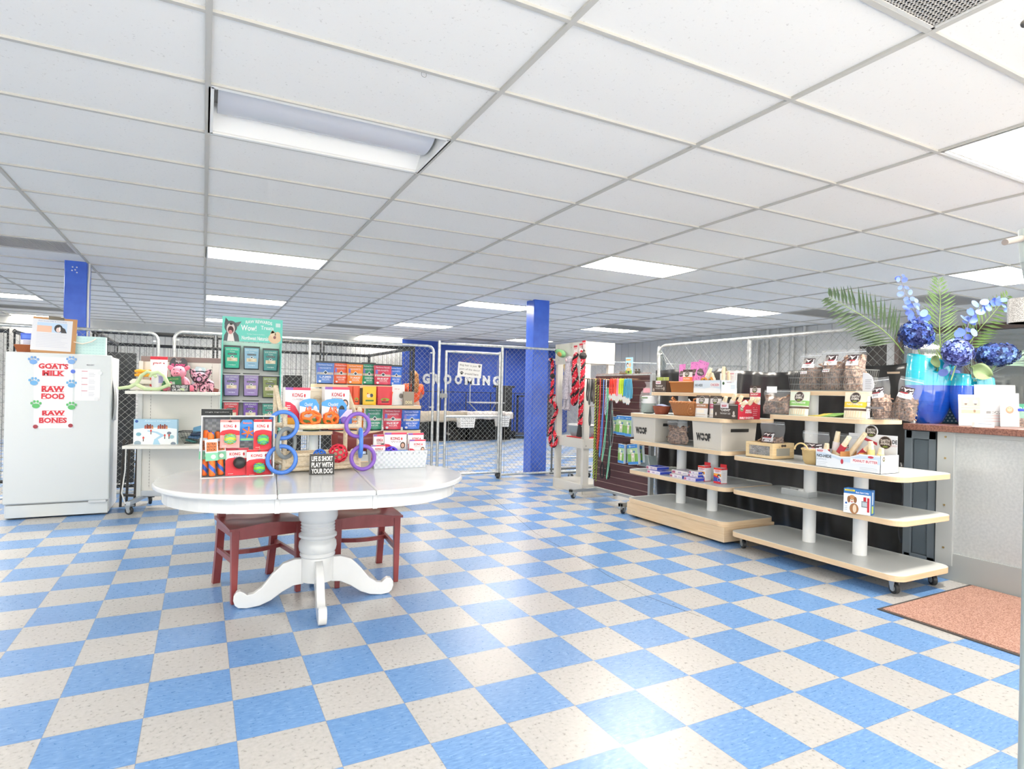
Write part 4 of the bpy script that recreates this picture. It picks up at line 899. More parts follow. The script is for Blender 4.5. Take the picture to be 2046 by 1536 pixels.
for i, (x, y, c_, lb) in enumerate(((67, 720, '#6f9ed6', 'blue paw magnet at the top left of the freezer papers'), (143, 720, '#7ba7dc', 'blue paw magnet at the top right of the freezer papers'), (68, 762, '#6aa9d8', 'blue paw magnet left of the words RAW FOOD'), (143, 767, '#6aa9d8', 'blue paw magnet right of the words RAW FOOD'), (72, 808, '#5cb86a', 'green paw magnet left above RAW BONES'), (143, 811, '#5cb86a', 'green paw magnet right above RAW BONES'))):
    a = FP(x, y); t = thing('paw_magnet', lb, 'magnet', (-1.155+a[0], 6.834, a[1])); q = Print(front(0)); q.mb.prism([(.028*math.cos(2*PI*k/16), -.012+.022*math.sin(2*PI*k/16)) for k in range(16)], -.001, .003, q.mi(c_), T=lambda x_, y_, z_: (x_, z_, y_))
    for dx, dz in ((-.032, .012), (-.012, .028), (.012, .028), (.032, .012)): q.mb.prism([(dx+.009*math.cos(2*PI*k/12), dz+.012*math.sin(2*PI*k/12)) for k in range(12)], -.001, .003, q.mi(c_), T=lambda x_, y_, z_: (x_, z_, y_))
    q.build(t, 'paw')
for x, y, c_, lb in ((146, 742, '#5575d8', 'small blue round magnet right of GOAT\'S MILK'), (71, 852, '#9e2f3c', 'dark red round magnet at the lower left of the papers'), (141, 850, '#9e2f3c', 'dark red round magnet at the lower right of the papers'), (200, 745, '#e6e8ea', 'white round magnet at the top of the price list'), (193, 797, '#e6e8ea', 'white round magnet at the foot of the price list')):
    a = FP(x, y); tag(MB().cyl((0, -.004, 0), (0, 0, 0), .018, n=20).build('round_magnet', mat(c_, .4), loc=(-1.155+a[0], 6.836, a[1])), lb, 'magnet')
a = FP(149, 800); c = FP(201, 738); t = thing('price_list', 'white printed price list on the freezer door', 'paper', (-1.155, 6.8385, 0)); MB().box(a[0], c[0], -.0012, 0, a[1], c[1]).build('sheet', mat('#f1f1f3', .6), t)
p = Print(front(-.0012)); 
for k, z in enumerate((.92, .70, .50, .30)): 
    zz = a[1]+(c[1]-a[1])*z; p.rect(a[0]+.05, zz, c[0]-.10, zz+.006, '#c9707c'); p.lines(a[0]+.05, c[0]-.14, zz-.012, 3, .014, .003, '#b3b6bf'); p.lines(c[0]-.09, c[0]-.04, zz-.012, 3, .014, .003, '#b3b6bf')
p.build(t); a = FP(181, 729); t = thing('name_badge', 'tiny grey nameplate at the upper right of the freezer door', 'label', (-1.155+a[0], 6.839, a[1])); MB().box(-.035, .035, -.001, 0, -.008, .008).build('plate', mat('#d3d7da', .3), t); Print(front(-.001)).text('MAGIC', 0, -.005, .010, '#565b60', .06, bold=.02).build(t)
t = thing('paper_sheets', 'white papers clipped on the right side of the freezer', 'paper', (-1.155+fwd/2+.006, 6.95, .9))
MB().grid(lambda u, v: (.004+.012*math.sin(v*5)+.01*v*0, u*.22, .0+v*.5-.02*u), 4, 8).build('sheet', mat('#eceef0', .6), t, smooth=60, solid=.002)
# on the freezer
ft_ = fh
P = G(24, 703, ft_); c = G(84, 702, ft_); W = .30; t = thing('wicker_tray', 'small orange-brown wicker tray on the freezer', 'basket', (-1.37, 6.98, ft_)); WK = weavemat('brown_wicker', '#b5683a', '#8f4a24', 130, 170)
MB().frustum(.27, .15, .32, .18, 0, .075, 0, .015, 0).build('tray', WK, t, bev=.006)
for k, (x, lb) in enumerate(((-.06, 'left blue treat pouch in the tray on the freezer'), (.07, 'right blue treat pouch in the tray on the freezer'))):
    q, fm = pouch('blue_pouch', lb, 'treat bag', Vector((-1.37+x, 7.03, ft_+.05)), 0, .125, .135, .04, '#3c63d6', ((0, .55, '#dfe3f0'),)); Print(fm, 3).lines(-.04, .04, .065, 4, .013, .006, '#8d93b8').rect(-.05, .085, .05, .12, '#5b86ee').build(q)
a = YP(78, 690, 6.93); t = thing('clipboard', 'brown clipboard with printed dog photo sheet leaning on the freezer', 'clipboard', (YP(109, 690, 6.93).x, 6.91, ft_+.001), rot=(math.radians(-7), math.radians(1.5), 0)); MB().box(-.175, .16, 0, .005, 0, .335).build('board', mat('#b98a5c', .6), t, bev=.004)
MB().box(-.06, .06, -.012, .004, .315, .345).build('clip', mat('#7c7568', .35, .8), t, bev=.003); MB().box(-.178, .125, -.002, 0, .022, .315).build('sheet', mat('#d9dbe0', .6), t)
p = Print(front(-.002)); p.rect(-.14, .195, .085, .285, '#b7cfe8').rect(-.14, .195, -.03, .255, '#e3b9a0', .0009).text('Raw Goats Milk & Your Dog', -.027, .292, .011, '#5d82b8', .21).lines(-.14, .10, .18, 9, .015, .003, '#c3c6d2'); p.disc(.02, .235, .032, '#2f2f33', .038).disc(.02, .222, .018, '#d9c3bd', .024, e=.0012).disc(.03, .232, .006, '#f0eeee', .02, e=.0015).poly([(.04, .195), (.085, .195), (.07, .235), (.045, .25)], '#3a3a3e').build(t)
t = thing('gift_bag', 'pale aqua gift bag with rope handle on the freezer', 'bag', (YP(171, 690, 6.95).x, 6.95, ft_+.001)); MB().box(-.16, .16, 0, .09, 0, .175).build('bag', mat('#c4e2e0', .6), t, bev=.002)
p = Print(front(0)); 
for k in range(12):
    for j in range(6): p.poly([(-.15+k*.025, .01+j*.027), (-.1375+k*.025, .018+j*.027), (-.125+k*.025, .01+j*.027), (-.1375+k*.025, .013+j*.027)], '#a9cfd0')
p.build(t, 'chevron_print'); MB().tube([(-.11, -.004, .155), (-.09, -.02, .115), (-.02, -.028, .10), (.05, -.02, .125), (.08, -.004, .155)], .006, 7).build('rope_handle', mat('#e8dfd2', .7), t, smooth=True)
MB().box(-.13, -.07, .02, .03, .17, .20).build('tissue', mat('#e2eef0', .7), t)

# ---------------------------------------------------------------- white slotted wall shelf (gondola)
CR = mat('#e6e4dc', .4); GRZ = math.radians(-14)
gd = thing('shop_shelving', 'cream metal shelving unit on casters left of the teal treat display', 'shelf', (-.17, 6.97, 0), GRZ); gw = .37; GT = 1.50
MB().box(-gw, gw, 0, .04, .17, GT-.02).build('back_panel', CR, gd, bev=.003); MB().box(-gw-.005, gw+.005, -.012, .05, GT-.02, GT+.03).build('top_cap', mat('#8e7a76', .5), gd, bev=.004)
p = Print(front(0)); 
for x in (-gw+.09, gw-.09):
    p.rect(x-.001, .2, x+.001, GT-.03, '#a9a69c')
    for k in range(40): p.rect(x-.004, .22+k*.031, x-.001, .235+k*.031, '#6f6d66')
p.build(gd, 'slots')
q = MB()
for s in (-1, 1): q.box(s*gw-.02, s*gw+.02, -.02, .06, .10, GT-.02)
q.build('upright', mat('#dfe0dc', .4), gd, bev=.003)
q = MB(); q.box(-gw, gw, -.01, .05, .12, .18); 
for s in (-1, 1): q.box(s*(gw-.02)-.02, s*(gw-.02)+.02, -.34, .30, .09, .13)
q.build('base_frame', mat('#b9bfc4', .35, .6), gd, bev=.004)
def shelf_(z, d): 
    q = MB().box(-gw-.02, gw+.02, -d, .0, z-.03, z); q.build('shelf', CR, gd, bev=.004)
GZ1, GZ2 = 1.183, .665
shelf_(GZ1, .36); shelf_(GZ2, .40)
def caster(parent, x, y, htop, r=.035, a=0, rim='#8e9598'):
    q = MB(Matrix.Translation((x, y, 0)) @ Matrix.Rotation(a, 4, 'Z')); q.cyl((-.014, 0, r), (.014, 0, r), r, n=24); o = q.build('caster_wheel', mat('#2a2c2e', .4), parent, bev=.004, smooth=40)
    q = MB(Matrix.Translation((x, y, 0)) @ Matrix.Rotation(a, 4, 'Z')); q.cyl((-.0155, 0, r), (.0155, 0, r), r*.55, n=18); 
    for s in (-1, 1): q.prism([(-.012, r-.012), (.012, r-.012), (.03, htop-.006), (-.02, htop-.006)], s*.019-.0015, s*.019+.0015, T=lambda x_, y_, z_: (z_, x_, y_))
    q.box(-.03, .03, -.03, .035, htop-.008, htop); q.build('caster_fork', mat('#c3c8ca', .3, .7), parent)
for s in (-1, 1): caster(gd, s*(gw-.02), -.30, .09, .038, 1.2); caster(gd, s*(gw-.02), .26, .09, .038, .4)
gR = Matrix.Translation((-.17, 6.97, 0)) @ Matrix.Rotation(GRZ, 4, 'Z')
def ong(px, dep, z):
    lo, hi = -.6, .7
    for _ in range(40):
        m_ = (lo+hi)/2
        if PX(gR @ Vector((m_, -dep, z))) < px: lo = m_
        else: hi = m_
    return gR @ Vector((lo, -dep, z))
def gspan(p0, p1, dep, z, yt): a = ong(p0, dep, z); c = ong(p1, dep, z); m_ = (a+c)/2; return m_, (c-a).length, HZ((p0+p1)/2, yt, m_)-z
PINK = mat('#f08aa8', .85)
P, w_, h_ = gspan(266, 308, .14, GZ1, 733)
for k, lb in enumerate(('lower of two white foam toys on the left of the cream shelf', 'upper of two white foam toys on the left of the cream shelf')):
    t = thing('foam_toy', lb, 'dog toy', P+Vector((-.01, .0, .004+.062*k)), GRZ); MB().prism([(-.11, 0), (.10, 0), (.11, .02), (.06, .045), (-.09, .05), (-.125, .02)], 0, .08, T=lambda x, y, z: (x, z, y)).build('body', mat('#e9e5da', .6), t, bev=.012, seg=3)
for k, lb in enumerate(('lower yellow-orange scrunched toy on the cream shelf', 'upper yellow-orange scrunched toy on the cream shelf')):
    t = thing('rope_toy', lb, 'dog toy', P+Vector((0, .0, .135+.036*k)), GRZ); q = MB(); q.tube([(-.09, .02, .018), (-.05, .03, .024), (0, .02, .018), (.05, .03, .022), (.095, .02, .015)], [.013, .019, .015, .018, .010], 10); q.tube([(-.07, .06, .018), (0, .06, .022), (.08, .055, .018)], .015, 8); q.build('body', mat('#f2b13c', .8), t, smooth=True)
GRN = mat('#cfe0ae', .55)
def wish(lab, P, rz, L_, flip):
    t = thing('wishbone_toy', lab, 'dog toy', P, rz); q = MB(); s = -1 if flip else 1
    q.tube([(-s*.19, -.02, .02), (-s*.10, 0, .035), (-s*.04, 0, .07), (0, 0, .15), (s*.05, 0, .185), (s*.10, 0, .17), (s*.125, 0, .135)], [.014, .018, .018, .016, .016, .016, .013], 12); q.tube([(-s*.04, 0, .06), (s*.04, -.02, .02), (s*.16, -.04, .018)], [.018, .017, .014], 12); q.build('body', GRN, t, smooth=True)
P, w_, h_ = gspan(252, 312, .30, GZ1, 742); wish('pale green curved wishbone toy at the front left of the cream shelf', P, GRZ, w_, False)
P, w_, h_ = gspan(304, 350, .31, GZ1, 748); wish('second pale green wishbone toy, its hook curling up in front of the pig', P+Vector((.0, 0, 0)), GRZ, w_, True)
for (p0, p1, yt, dep, lb) in ((307, 330, 750, .22, 'green toy tag pouch left of the pink pig'), (335, 362, 751, .27, 'green tag card held before the pink pig')):
    P, w_, h_ = gspan(p0, p1, dep, GZ1, yt); t = thing('green_card', lb, 'dog toy', P+up*(.0 if p0 < 320 else .045), rot=(0, math.radians(-6 if p0 > 320 else 0), GRZ)); MB().box(-w_/2, w_/2, 0, .02, 0, min(h_, .10)).build('card', mat('#2f7a4c', .5), t, bev=.003); Print(front(0)).rect(-w_*.3, .02, w_*.05, .05, '#d8e4da').text('UPCYCLED', 0, .07, .012, '#c9dc8c', w_*.7).build(t)
P, w_, h_ = gspan(299, 334, .12, GZ1, 712); kcard('plush_card', 'white and red toy card at the back left of the cream shelf', P, GRZ, w_, h_, 'red', 'KONG', '', None, hook=False, head='#d8293c')
P, w_, h_ = gspan(302, 333, .17, GZ1, 727); t = thing('toy_tub', 'white and lilac toy tub printed with sideways words behind the green toys', 'dog toy', P, GRZ); MB().lathe([(w_*.42, 0), (w_*.48, h_*.3), (w_*.5, h_*.85), (w_*.3, h_)], n=20).build('tub', mat('#eceaf0', .4), t, smooth=True)
q = Print(lambda x, y, e: (math.sin(x/.09)*w_*.505, -math.cos(x/.09)*w_*.505, y), 3); q.rect(.02, .08, .07, .15, '#a9a6da'); q.build(t)
P, w_, h_ = gspan(337, 374, .10, GZ1, 712); t = thing('heart_card', 'black heart-topped toy card with pink lettering behind the pig', 'dog toy', P, GRZ)
q = MB(); q.prism([(w_*.5*(16*math.sin(a_)**3)/16, h_*.60+h_*.40*(13*math.cos(a_)-5*math.cos(2*a_)-2*math.cos(3*a_)-math.cos(4*a_))/13) for a_ in [2*PI*k/40 for k in range(40)]], 0, .004, T=lambda x, y, z: (x, z, y)); q.box(-w_*.4, w_*.4, 0, .003, 0, h_*.6); q.build('backing_card', mat('#33333a', .25), t)
Print(front(0)).text('FLOPPY', 0, h_*.66, h_*.13, '#e0508e', w_*.75, bold=.03).text('happy', 0, h_*.82, h_*.08, '#f0f0f0', w_*.3).build(t)
# pink pig plush
P, w_, h_ = gspan(335, 378, .20, GZ1, 732); t = thing('plush_pig', 'pink plush pig sitting in the middle of the cream shelf', 'plush toy', P+up*.0, GRZ); k = .95
q = MB(); q.ball((.02, .03, .075), (.075, .06, .08), 18); q.ball((0, -.005, .19), (.07, .06, .062), 18); q.cyl((-.04, -.03, .04), (-.09, -.08, .03), .028, .024, 12); q.cyl((.06, -.02, .04), (.13, -.09, .03), .03, .026, 12); q.cyl((.06, -.01, .12), (.10, -.07, .06), .022, .02, 10); q.cyl((-.03, -.02, .12), (-.06, -.07, .07), .022, .02, 10); q.build('body', mat('#f6a9bd', .9), t, smooth=True)
q = MB(); q.ball((.135, -.10, .035), (.033, .03, .033), 14); q.ball((-.095, -.09, .03), (.028, .025, .026), 12)
for s in (-1, 1): q.ball((s*.072, .0, .232), (.032, .012, .022), 12, M=Matrix.Rotation(s*-.6, 3, 'Y'))
q.build('ear_and_feet', mat('#f07f98', .9), t, smooth=True); q = MB(); q.ball((-.005, -.062, .178), (.034, .02, .024), 16); q.build('snout', mat('#ee8ea2', .9), t, smooth=True)
q = MB()
for s in (-1, 1): q.ball((-.005+s*.011, -.081, .178), (.005, .003, .007), 8); q.ball((s*.03, -.052, .215), (.006, .005, .007), 8)
q.build('eye', mat('#3a2226', .4), t)
# leopard plush
P, w_, h_ = gspan(378, 424, .22, GZ1, 737); t = thing('plush_leopard_toy', 'pink leopard-print stuffed toy with black piping at the right of the cream shelf', 'plush toy', P, GRZ)
LEO = noisemat('pink_leopard', '#3b2732', '#e5a9bc', 46, .9, detail=1, lo=.44, hi=.47); q = MB(); q.ball((.03, .03, .075), (.085, .045, .06), 18); q.ball((-.005, -.01, .145), (.075, .045, .055), 18)
for x, y in ((-.045, -.02), (.035, -.02), (.09, .03)): q.cyl((x, y, .07), (x-.01, y-.02, .0), .027, .027, 12)
for s in (-1, 1): q.ball((-.005+s*.072, 0, .195), (.030, .012, .030), 12)
q.build('body', LEO, t, smooth=True); q = MB(); q.torus((-.005, -.052, .125), .027, .005, 'y', 24, 6); q.tube([(-.10, -.005, .225), (-.085, -.03, .15), (-.05, -.05, .10), (0, -.055, .085), (.04, -.05, .10), (.075, -.03, .15), (.09, -.005, .225), (.05, -.01, .20), (0, -.02, .205), (-.06, -.01, .20), (-.10, -.005, .225)], .0045, 6)
for x in (-.075, .0, .02, .085): q.cyl((x, -.045, .006), (x, -.045, .075), .0035, n=6)
q.build('piping', mat('#2b2428', .8), t, smooth=True); MB().ball((-.005, -.055, .125), (.022, .008, .02), 12).build('nose', mat('#d9a0c0', .5), t, smooth=True)
P, w_, h_ = gspan(384, 404, .10, GZ1, 709); t = thing('toy_card', 'white and turquoise toy card above the leopard-print toy', 'dog toy', P+up*.06, rot=(0, math.radians(8), GRZ)); MB().prism([(-.055, 0), (.055, 0), (.06, .14), (.04, .19), (-.04, .19), (-.06, .14)], 0, .004, T=lambda x, y, z: (x, z, y)).build('backing_card', mat('#bfe3e6', .4), t); Print(front(0)).rect(-.028, .01, .028, .12, '#e8e0d4').rect(-.04, .10, .04, .15, '#38b9bd', .001).disc(0, .165, .014, '#ffffff').build(t)
P, w_, h_ = gspan(344, 375, .335, GZ1, 764); wsign(0, 0, 0, 0, GRZ, 'small black sign reading ALL YOU NEED IS LOVE AND A MUTT', ['ALL YOU NEED IS', 'LOVE...AND A MUTT'], 0, .02, (P, .165, .068))
P = ong(428, .20, GZ1); t = thing('treat_pouch', 'small dark red and green pouch hanging off the right end of the cream shelf', 'treat bag', P+up*-.01, rot=(0, .25, GRZ)); MB().box(-.03, .03, 0, .015, 0, .05).build('pouch', mat('#7c4038', .5), t, bev=.004)
# lower shelf
P, w_, h_ = gspan(266, 353, .24, GZ2, 833); h_ = .245; t = thing('advent_box', 'large pale blue illustrated box with winter village scene on the lower cream shelf', 'box', P, GRZ); MB().box(-w_/2, w_/2, 0, .05, 0, h_).build('carton', mat('#a9cde2', .45), t, bev=.002)
p = Print(front(0)); p.poly([(-w_/2, 0), (w_/2, 0), (w_/2, h_*.62), (w_*.2, h_*.68), (-w_*.2, h_*.66), (-w_/2, h_*.60)], '#edf3f6'); p.poly([(-w_*.05, 0), (w_*.12, 0), (w_*.06, h_*.2), (w_*.22, h_*.36), (w_*.05, h_*.50), (-w_*.18, h_*.56), (-w_*.18, h_*.52), (w_*.0, h_*.46), (w_*.12, h_*.36), (-w_*.02, h_*.2)], '#a9d3ea', .001)
for x in (-.20, -.13, .10, .2):
    for k in range(3): p.rect(w_*(x+k*.045-.05), h_*.62, w_*(x+k*.045-.01), h_*(.72+.04*(k % 2)), ('#c65a3f', '#8f3f35', '#d98a52')[k], .0012); p.poly([(w_*(x+k*.045-.055), h_*(.72+.04*(k % 2))), (w_*(x+k*.045-.005), h_*(.72+.04*(k % 2))), (w_*(x+k*.045-.03), h_*(.78+.04*(k % 2)))], '#7a3a34', .0012)
for x, y, r_, c_ in ((-.38, .40, .06, '#7fb4c4'), (.32, .45, .05, '#6b7a8a'), (.38, .30, .06, '#9cc6cf'), (-.4, .05, .08, '#9bb1bf'), (.42, .03, .06, '#7d8ea0')): p.disc(w_*x, h_*y, w_*r_, c_, h_*r_*1.2, e=.0013)
for x, y in ((-.27, .12), (.22, .22), (.32, .22), (-.1, .4)): p.rect(w_*x-.004, h_*y, w_*x+.004, h_*y+.045, '#5d4a3d', .0014); p.disc(w_*x, h_*y+.035, .008, '#d0453c', .012, e=.0016)
p.text('Advent Calendar', w_*.05, h_*.90, h_*.06, '#e9f5fa', w_*.6).disc(-w_*.43, h_*.91, .014, '#3a5fa8').build(t)
P = ong(384, .20, GZ2); t = thing('wire_basket', 'dark wire basket of small treat packs on the lower cream shelf', 'basket', P, GRZ); q = MB(); 
def rect_ring(w_, d_, z, y=0): return [(-w_/2, y, z), (w_/2, y, z), (w_/2, y+d_, z), (-w_/2, y+d_, z)]
q.tube(rect_ring(.16, .12, .005, .03), .003, 5, True); q.tube(rect_ring(.28, .18, .12), .004, 5, True); q.tube(rect_ring(.22, .15, .06, .015), .002, 5, True)
for k in range(10):
    f_ = k/9-.5; q.cyl((.16*f_, .03, .005), (.28*f_, 0, .12), .0015, n=4); q.cyl((.16*f_, .15, .005), (.28*f_, .18, .12), .0015, n=4)
for s in (-1, 1):
    for k in range(5): q.cyl((s*.08, .03+.12*k/4, .005), (s*.14, .18*k/4, .12), .0015, n=4)
q.build('wires', BLK, t)
for k, (c_, lb) in enumerate((('#3f7c78', 'lowest green treat pack in the dark wire basket'), ('#4d79a8', 'blue treat pack in the dark wire basket'), ('#2f3f5c', 'navy treat pack leaning at the back of the wire basket'), ('#6fa5c9', 'pale blue treat pack on top in the wire basket'))):
    u_ = thing('treat_pack', lb, 'treat bag', gR @ Vector(gR.inverted() @ P+Vector((-.03+.02*k, .04+.02*k, .015+.03*k))), rot=(.2*k, .3-.2*k, GRZ)); MB().box(-.05, .05, 0, .09, 0, .022).build('pack', mat(c_, .35), u_, bev=.008)
# bits behind and below
t = thing('extension_cord', 'white power cord hanging beside the cream shelving', 'cord', (0, 0, 0)); MB().tube([YP(252, 890, 6.9), YP(250, 940, 6.9), YP(243, 985, 6.9), YP(250, 1005, 6.9), YP(258, 1010, 6.8)], .006, 7).build('cable', mat('#e3e3e0', .5), t, smooth=True)
t = thing('folding_stand', 'dark folded metal legs standing behind the cream shelving', 'stand', (-.70, 7.22, 0)); q = MB()
for x in (0, .05, .12): q.cyl((x, 0, 0), (x+.02, 0, .68), .012, n=8)
q.cyl((0, 0, .12), (.30, -.05, .10), .014, n=8); q.build('legs', mat('#4a4744', .5, .4), t, smooth=True)

# ---------------------------------------------------------------- teal treat display
TEAL = mat('#6fd3c0', .45); TP = Vector((.415, 6.0, 0)); tw = .505; DTZ = 1.875
td = thing('treat_display', 'teal cardboard treat display with header and rows of dark-topped pouches', 'display', TP, math.radians(0))
q = MB(); q.box(-tw/2, -tw/2+.008, 0, .16, 0, 1.655); q.box(tw/2-.008, tw/2, 0, .16, 0, 1.655); q.build('side_panel', TEAL, td); MB().box(-tw/2+.008, tw/2-.008, .10, .11, 0, 1.655).build('back_panel', mat('#cfd1ce', .6), td)
MB().box(-tw/2-.002, tw/2+.002, -.014, 0, 1.655, DTZ).build('header', TEAL, td, bev=.001)
for z in (1.36, 1.11, .85, .6): MB().box(-tw/2+.008, tw/2-.008, .03, .10, z-.01, z).build('ledge', mat('#c6c8c6', .6), td)
p = Print(front(-.014)); H0, H1 = 1.655, DTZ; HX = lambda f: -tw/2+tw*f; HY = lambda f: H0+(H1-H0)*f
p.text('RAW REWARDS', HX(.60), HY(.74), .030, '#f3f6f3', .225, bold=.02, arc=.012).text('Wow!', HX(.43), HY(.46), .052, '#f6f8f6', .13, bold=.02).text('Treats', HX(.74), HY(.54), .036, '#f3f6f3', .11, bold=.01).text('Northwest Naturals', HX(.54), HY(.08), .036, '#f6f8f6', .225, bold=.02).text('The Best Treats on the Planet', HX(.55), HY(.31), .008, '#eef6f3', .15)
# printed dog with open mouth and orange cat
p.poly([(HX(.02), HY(.0)), (HX(.28), HY(0)), (HX(.26), HY(.25)), (HX(.20), HY(.42)), (HX(.07), HY(.40)), (HX(.03), HY(.22))], '#5b6264').poly([(HX(.08), HY(0)), (HX(.2), HY(0)), (HX(.17), HY(.35)), (HX(.10), HY(.35))], '#ece6e0', .0012)
p.poly([(HX(.05), HY(.95)), (HX(.03), HY(.66)), (HX(.12), HY(.76))], '#4d5254').poly([(HX(.31), HY(.83)), (HX(.25), HY(.60)), (HX(.17), HY(.74))], '#6a6f70').disc(HX(.135), HY(.58), .052, '#555b5d', .056, e=.0014).disc(HX(.135), HY(.50), .034, '#d9cfc8', .052, e=.0017).disc(HX(.135), HY(.46), .024, '#4b2e30', .034, e=.002).disc(HX(.13), HY(.37), .016, '#d08a8a', .018, e=.0023).disc(HX(.14), HY(.70), .013, '#2b2b2b', .010, e=.0023)
p.disc(HX(.87), HY(.20), .055, '#e5c9a4', .048, e=.0012).disc(HX(.84), HY(.38), .024, '#ecd6b6', .03, e=.0014).disc(HX(.92), HY(.36), .024, '#e5c9a4', .028, e=.0014).poly([(HX(.83), HY(.55)), (HX(.80), HY(.40)), (HX(.87), HY(.44))], '#e0bd92', .0014).disc(HX(.87), HY(.24), .012, '#8a5a5a', .014, e=.0018)
p.rect(HX(.885), HY(.68), HX(.965), HY(.84), '#cfe5e0', .0012); p.build(td, 'header_print')
cols = (('#23b795', '#8fb9cf', '#3f8f8a'), ('#8f80b4', '#9a83ba', '#7c8a4c'), ('#d23a44', '#6c45a4', '#2a8f7c'), ('#4f8f5a', '#3b6f9f', '#8a6a48'))
nms = (('emerald', 'pale blue', 'dull teal'), ('grey-lilac', 'light purple', 'olive green'), ('red', 'deep purple', 'bright teal'), ('green', 'blue', 'brown'))
def treat(lab, P, rz, w, h, col, txt='RAW REWARDS', grp='treat pouches on the teal display'):
    t, fm = pouch('treat_pouch', lab, 'treat bag', P, rz, w, h, .035, col, ((.90, 1.01, '#2f3437'), (0, .05, '#2f3437')), grp, .10, edge='#2f3437')
    p = Print(fm, 4); p.text(txt, 0, h*.79, h*.075, '#dfe6e4', w*.70).rect(-w*.26, h*.60, w*.26, h*.67, '#2f3437').text('FOR DOGS AND CATS', 0, h*.615, h*.035, '#dfe6e4', w*.46, e=.0018).text('Treats', 0, h*.71, h*.05, '#e8eeee', w*.3).rect(-w*.30, h*.33, w*.30, h*.48, '#d9cdb0').disc(-w*.12, h*.40, w*.08, '#c4b08a', h*.04, e=.0016).disc(w*.12, h*.41, w*.09, '#eadfc6', h*.04, e=.0016)
    p.poly([(-w*.12, h*.52), (0, h*.57), (w*.12, h*.52), (0, h*.45)], '#e9eeee', .0018).poly([(-w*.08, h*.52), (0, h*.55), (w*.08, h*.52), (0, h*.48)], '#35494f', .0021).text('recipe', 0, h*.14, h*.06, '#e8eeee', w*.4).rect(-w*.2, h*.24, w*.2, h*.25, '#2f3437'); p.build(t); return t
for r_ in range(4):
    z = (1.405, 1.155, .905, .655)[r_]
    for c_ in range(3):
        if r_ == 3 and c_ < 2: continue
        x = -.165+.163*c_; treat(f'{nms[r_][c_]} treat pouch, {("top", "second", "third", "bottom")[r_]} row {("left", "middle", "right")[c_]} on the teal display', TP+Vector((x-.0, .012+.02, z-(.012 if c_ == 2 else 0))), random.uniform(-.04, .04), .142, .215, cols[r_][c_])
# black strip sign in front of basket side
# ---------------------------------------------------------------- tiered shelf stands
MAPLE = noisemat('maple_edge', '#dcbf98', '#e6cdaa', 6, .45, stretch=(.6, .6, 14)); LAM = mat('#d3d6d4', .35); POST = mat('#eceeee', .4)
def rrect(w_, d_, R, n=8):
    P_ = []
    for cx_, cy_, a0 in ((w_/2-R, d_-R, 0), (-w_/2+R, d_-R, PI/2), (-w_/2+R, R, PI), (w_/2-R, R, 1.5*PI)):
        P_ += [(cx_+R*math.cos(a0+PI/2*k/n), cy_+R*math.sin(a0+PI/2*k/n)) for k in range(n+1)]
    return P_
def tiers(name, lab, P, rz, W, D, levels, posts, base=None, wheels=False, inset=.09):
    t = thing(name, lab, 'shelf', P, rz)
    for k, (z, dd, ww_, th) in enumerate(levels):
        pl_ = [(x, y+dd) for x, y in rrect(W-2*ww_, D-2*dd, .085 if k < 4 else .05)]
        b_ = MB(); n = len(pl_); b_.add([(x, y, z-th) for x, y in pl_]+[(x, y, z) for x, y in pl_], [tuple(range(n))[::-1], tuple(range(n, 2*n))]+[(i, (i+1) % n, n+(i+1) % n, n+i) for i in range(n)], [1, 1]+[0]*n)
        b_.build('shelf_board', [MAPLE, LAM], t, bev=.003)
    q = [(x, D/2) for x in posts]; zt_ = levels[-1][0]-levels[-1][3]
    for x, y in q: MB().cyl((x, y, levels[0][0]), (x, y, zt_), .047, n=28).build('post', POST, t, smooth=40)
    if base: MB().box(-W/2+.006, W/2-.006, .012, D-.012, base, levels[0][0]-levels[0][3]).build('plinth', MAPLE, t, bev=.003)
    if base:
        for sx in (-1, 1):
            for yy in (.08, D-.08): MB().cyl((sx*(W/2-.1), yy, 0), (sx*(W/2-.1), yy, base), .02).build('foot', BLK, t)
    if wheels:
        k = 0
        for sx in (-1, 1):
            for yy in (inset, D-inset): k += 1; caster(t, sx*(W/2-inset*.9), yy, levels[0][0]-levels[0][3], .036, (1.1, 1.35, 1.25, 1.0)[k-1])
    return t
AZ = [(.192, 0, 0, .045), (.482, 0, 0, .038), (.788, 0, 0, .038), (1.062, 0, 0, .036), (1.280, .14, .17, .034)]
tiers('shelf_display', 'five-tier maple-edged shelf stand with boxed plinth, left of the wheeled one', (3.92, (3.65+4.96)/2, 0), -PI/2, 1.31, .64, AZ, (-.195, .215), base=.02)
BZ = [(.138, 0, 0, .040), (.487, 0, 0, .038), (.765, 0, 0, .036), (1.118, .09, .27, .036), (1.308, .17, .41, .034)]
tiers('shelf_display', 'five-tier maple-edged shelf stand on black casters, in front of the counter', (3.92, 2.91, 0), -PI/2, 1.38, .62, BZ, (-.17, .235), wheels=True)
CPOS = Vector((1.54, 6.40, 0)); CZ = [(.138, .08, .1, .04), (.48, 0, 0, .038), (.80, 0, 0, .038), (1.075, 0, .0, .036), (1.29, .14, .19, .034)]
tiers('shelf_display', 'maple-edged tiered stand of treat pouches behind the table', CPOS, math.radians(0), 1.33, .62, CZ, (-.45, .2), wheels=True, inset=.2)
def shx(px, z, dep=0, Y=None):
    y = (Y or CPOS.y)+dep; lo, hi = -1, 4
    for _ in range(40):
        m_ = (lo+hi)/2
        if PX((m_, y, z)) < px: lo = m_
        else: hi = m_
    return lo
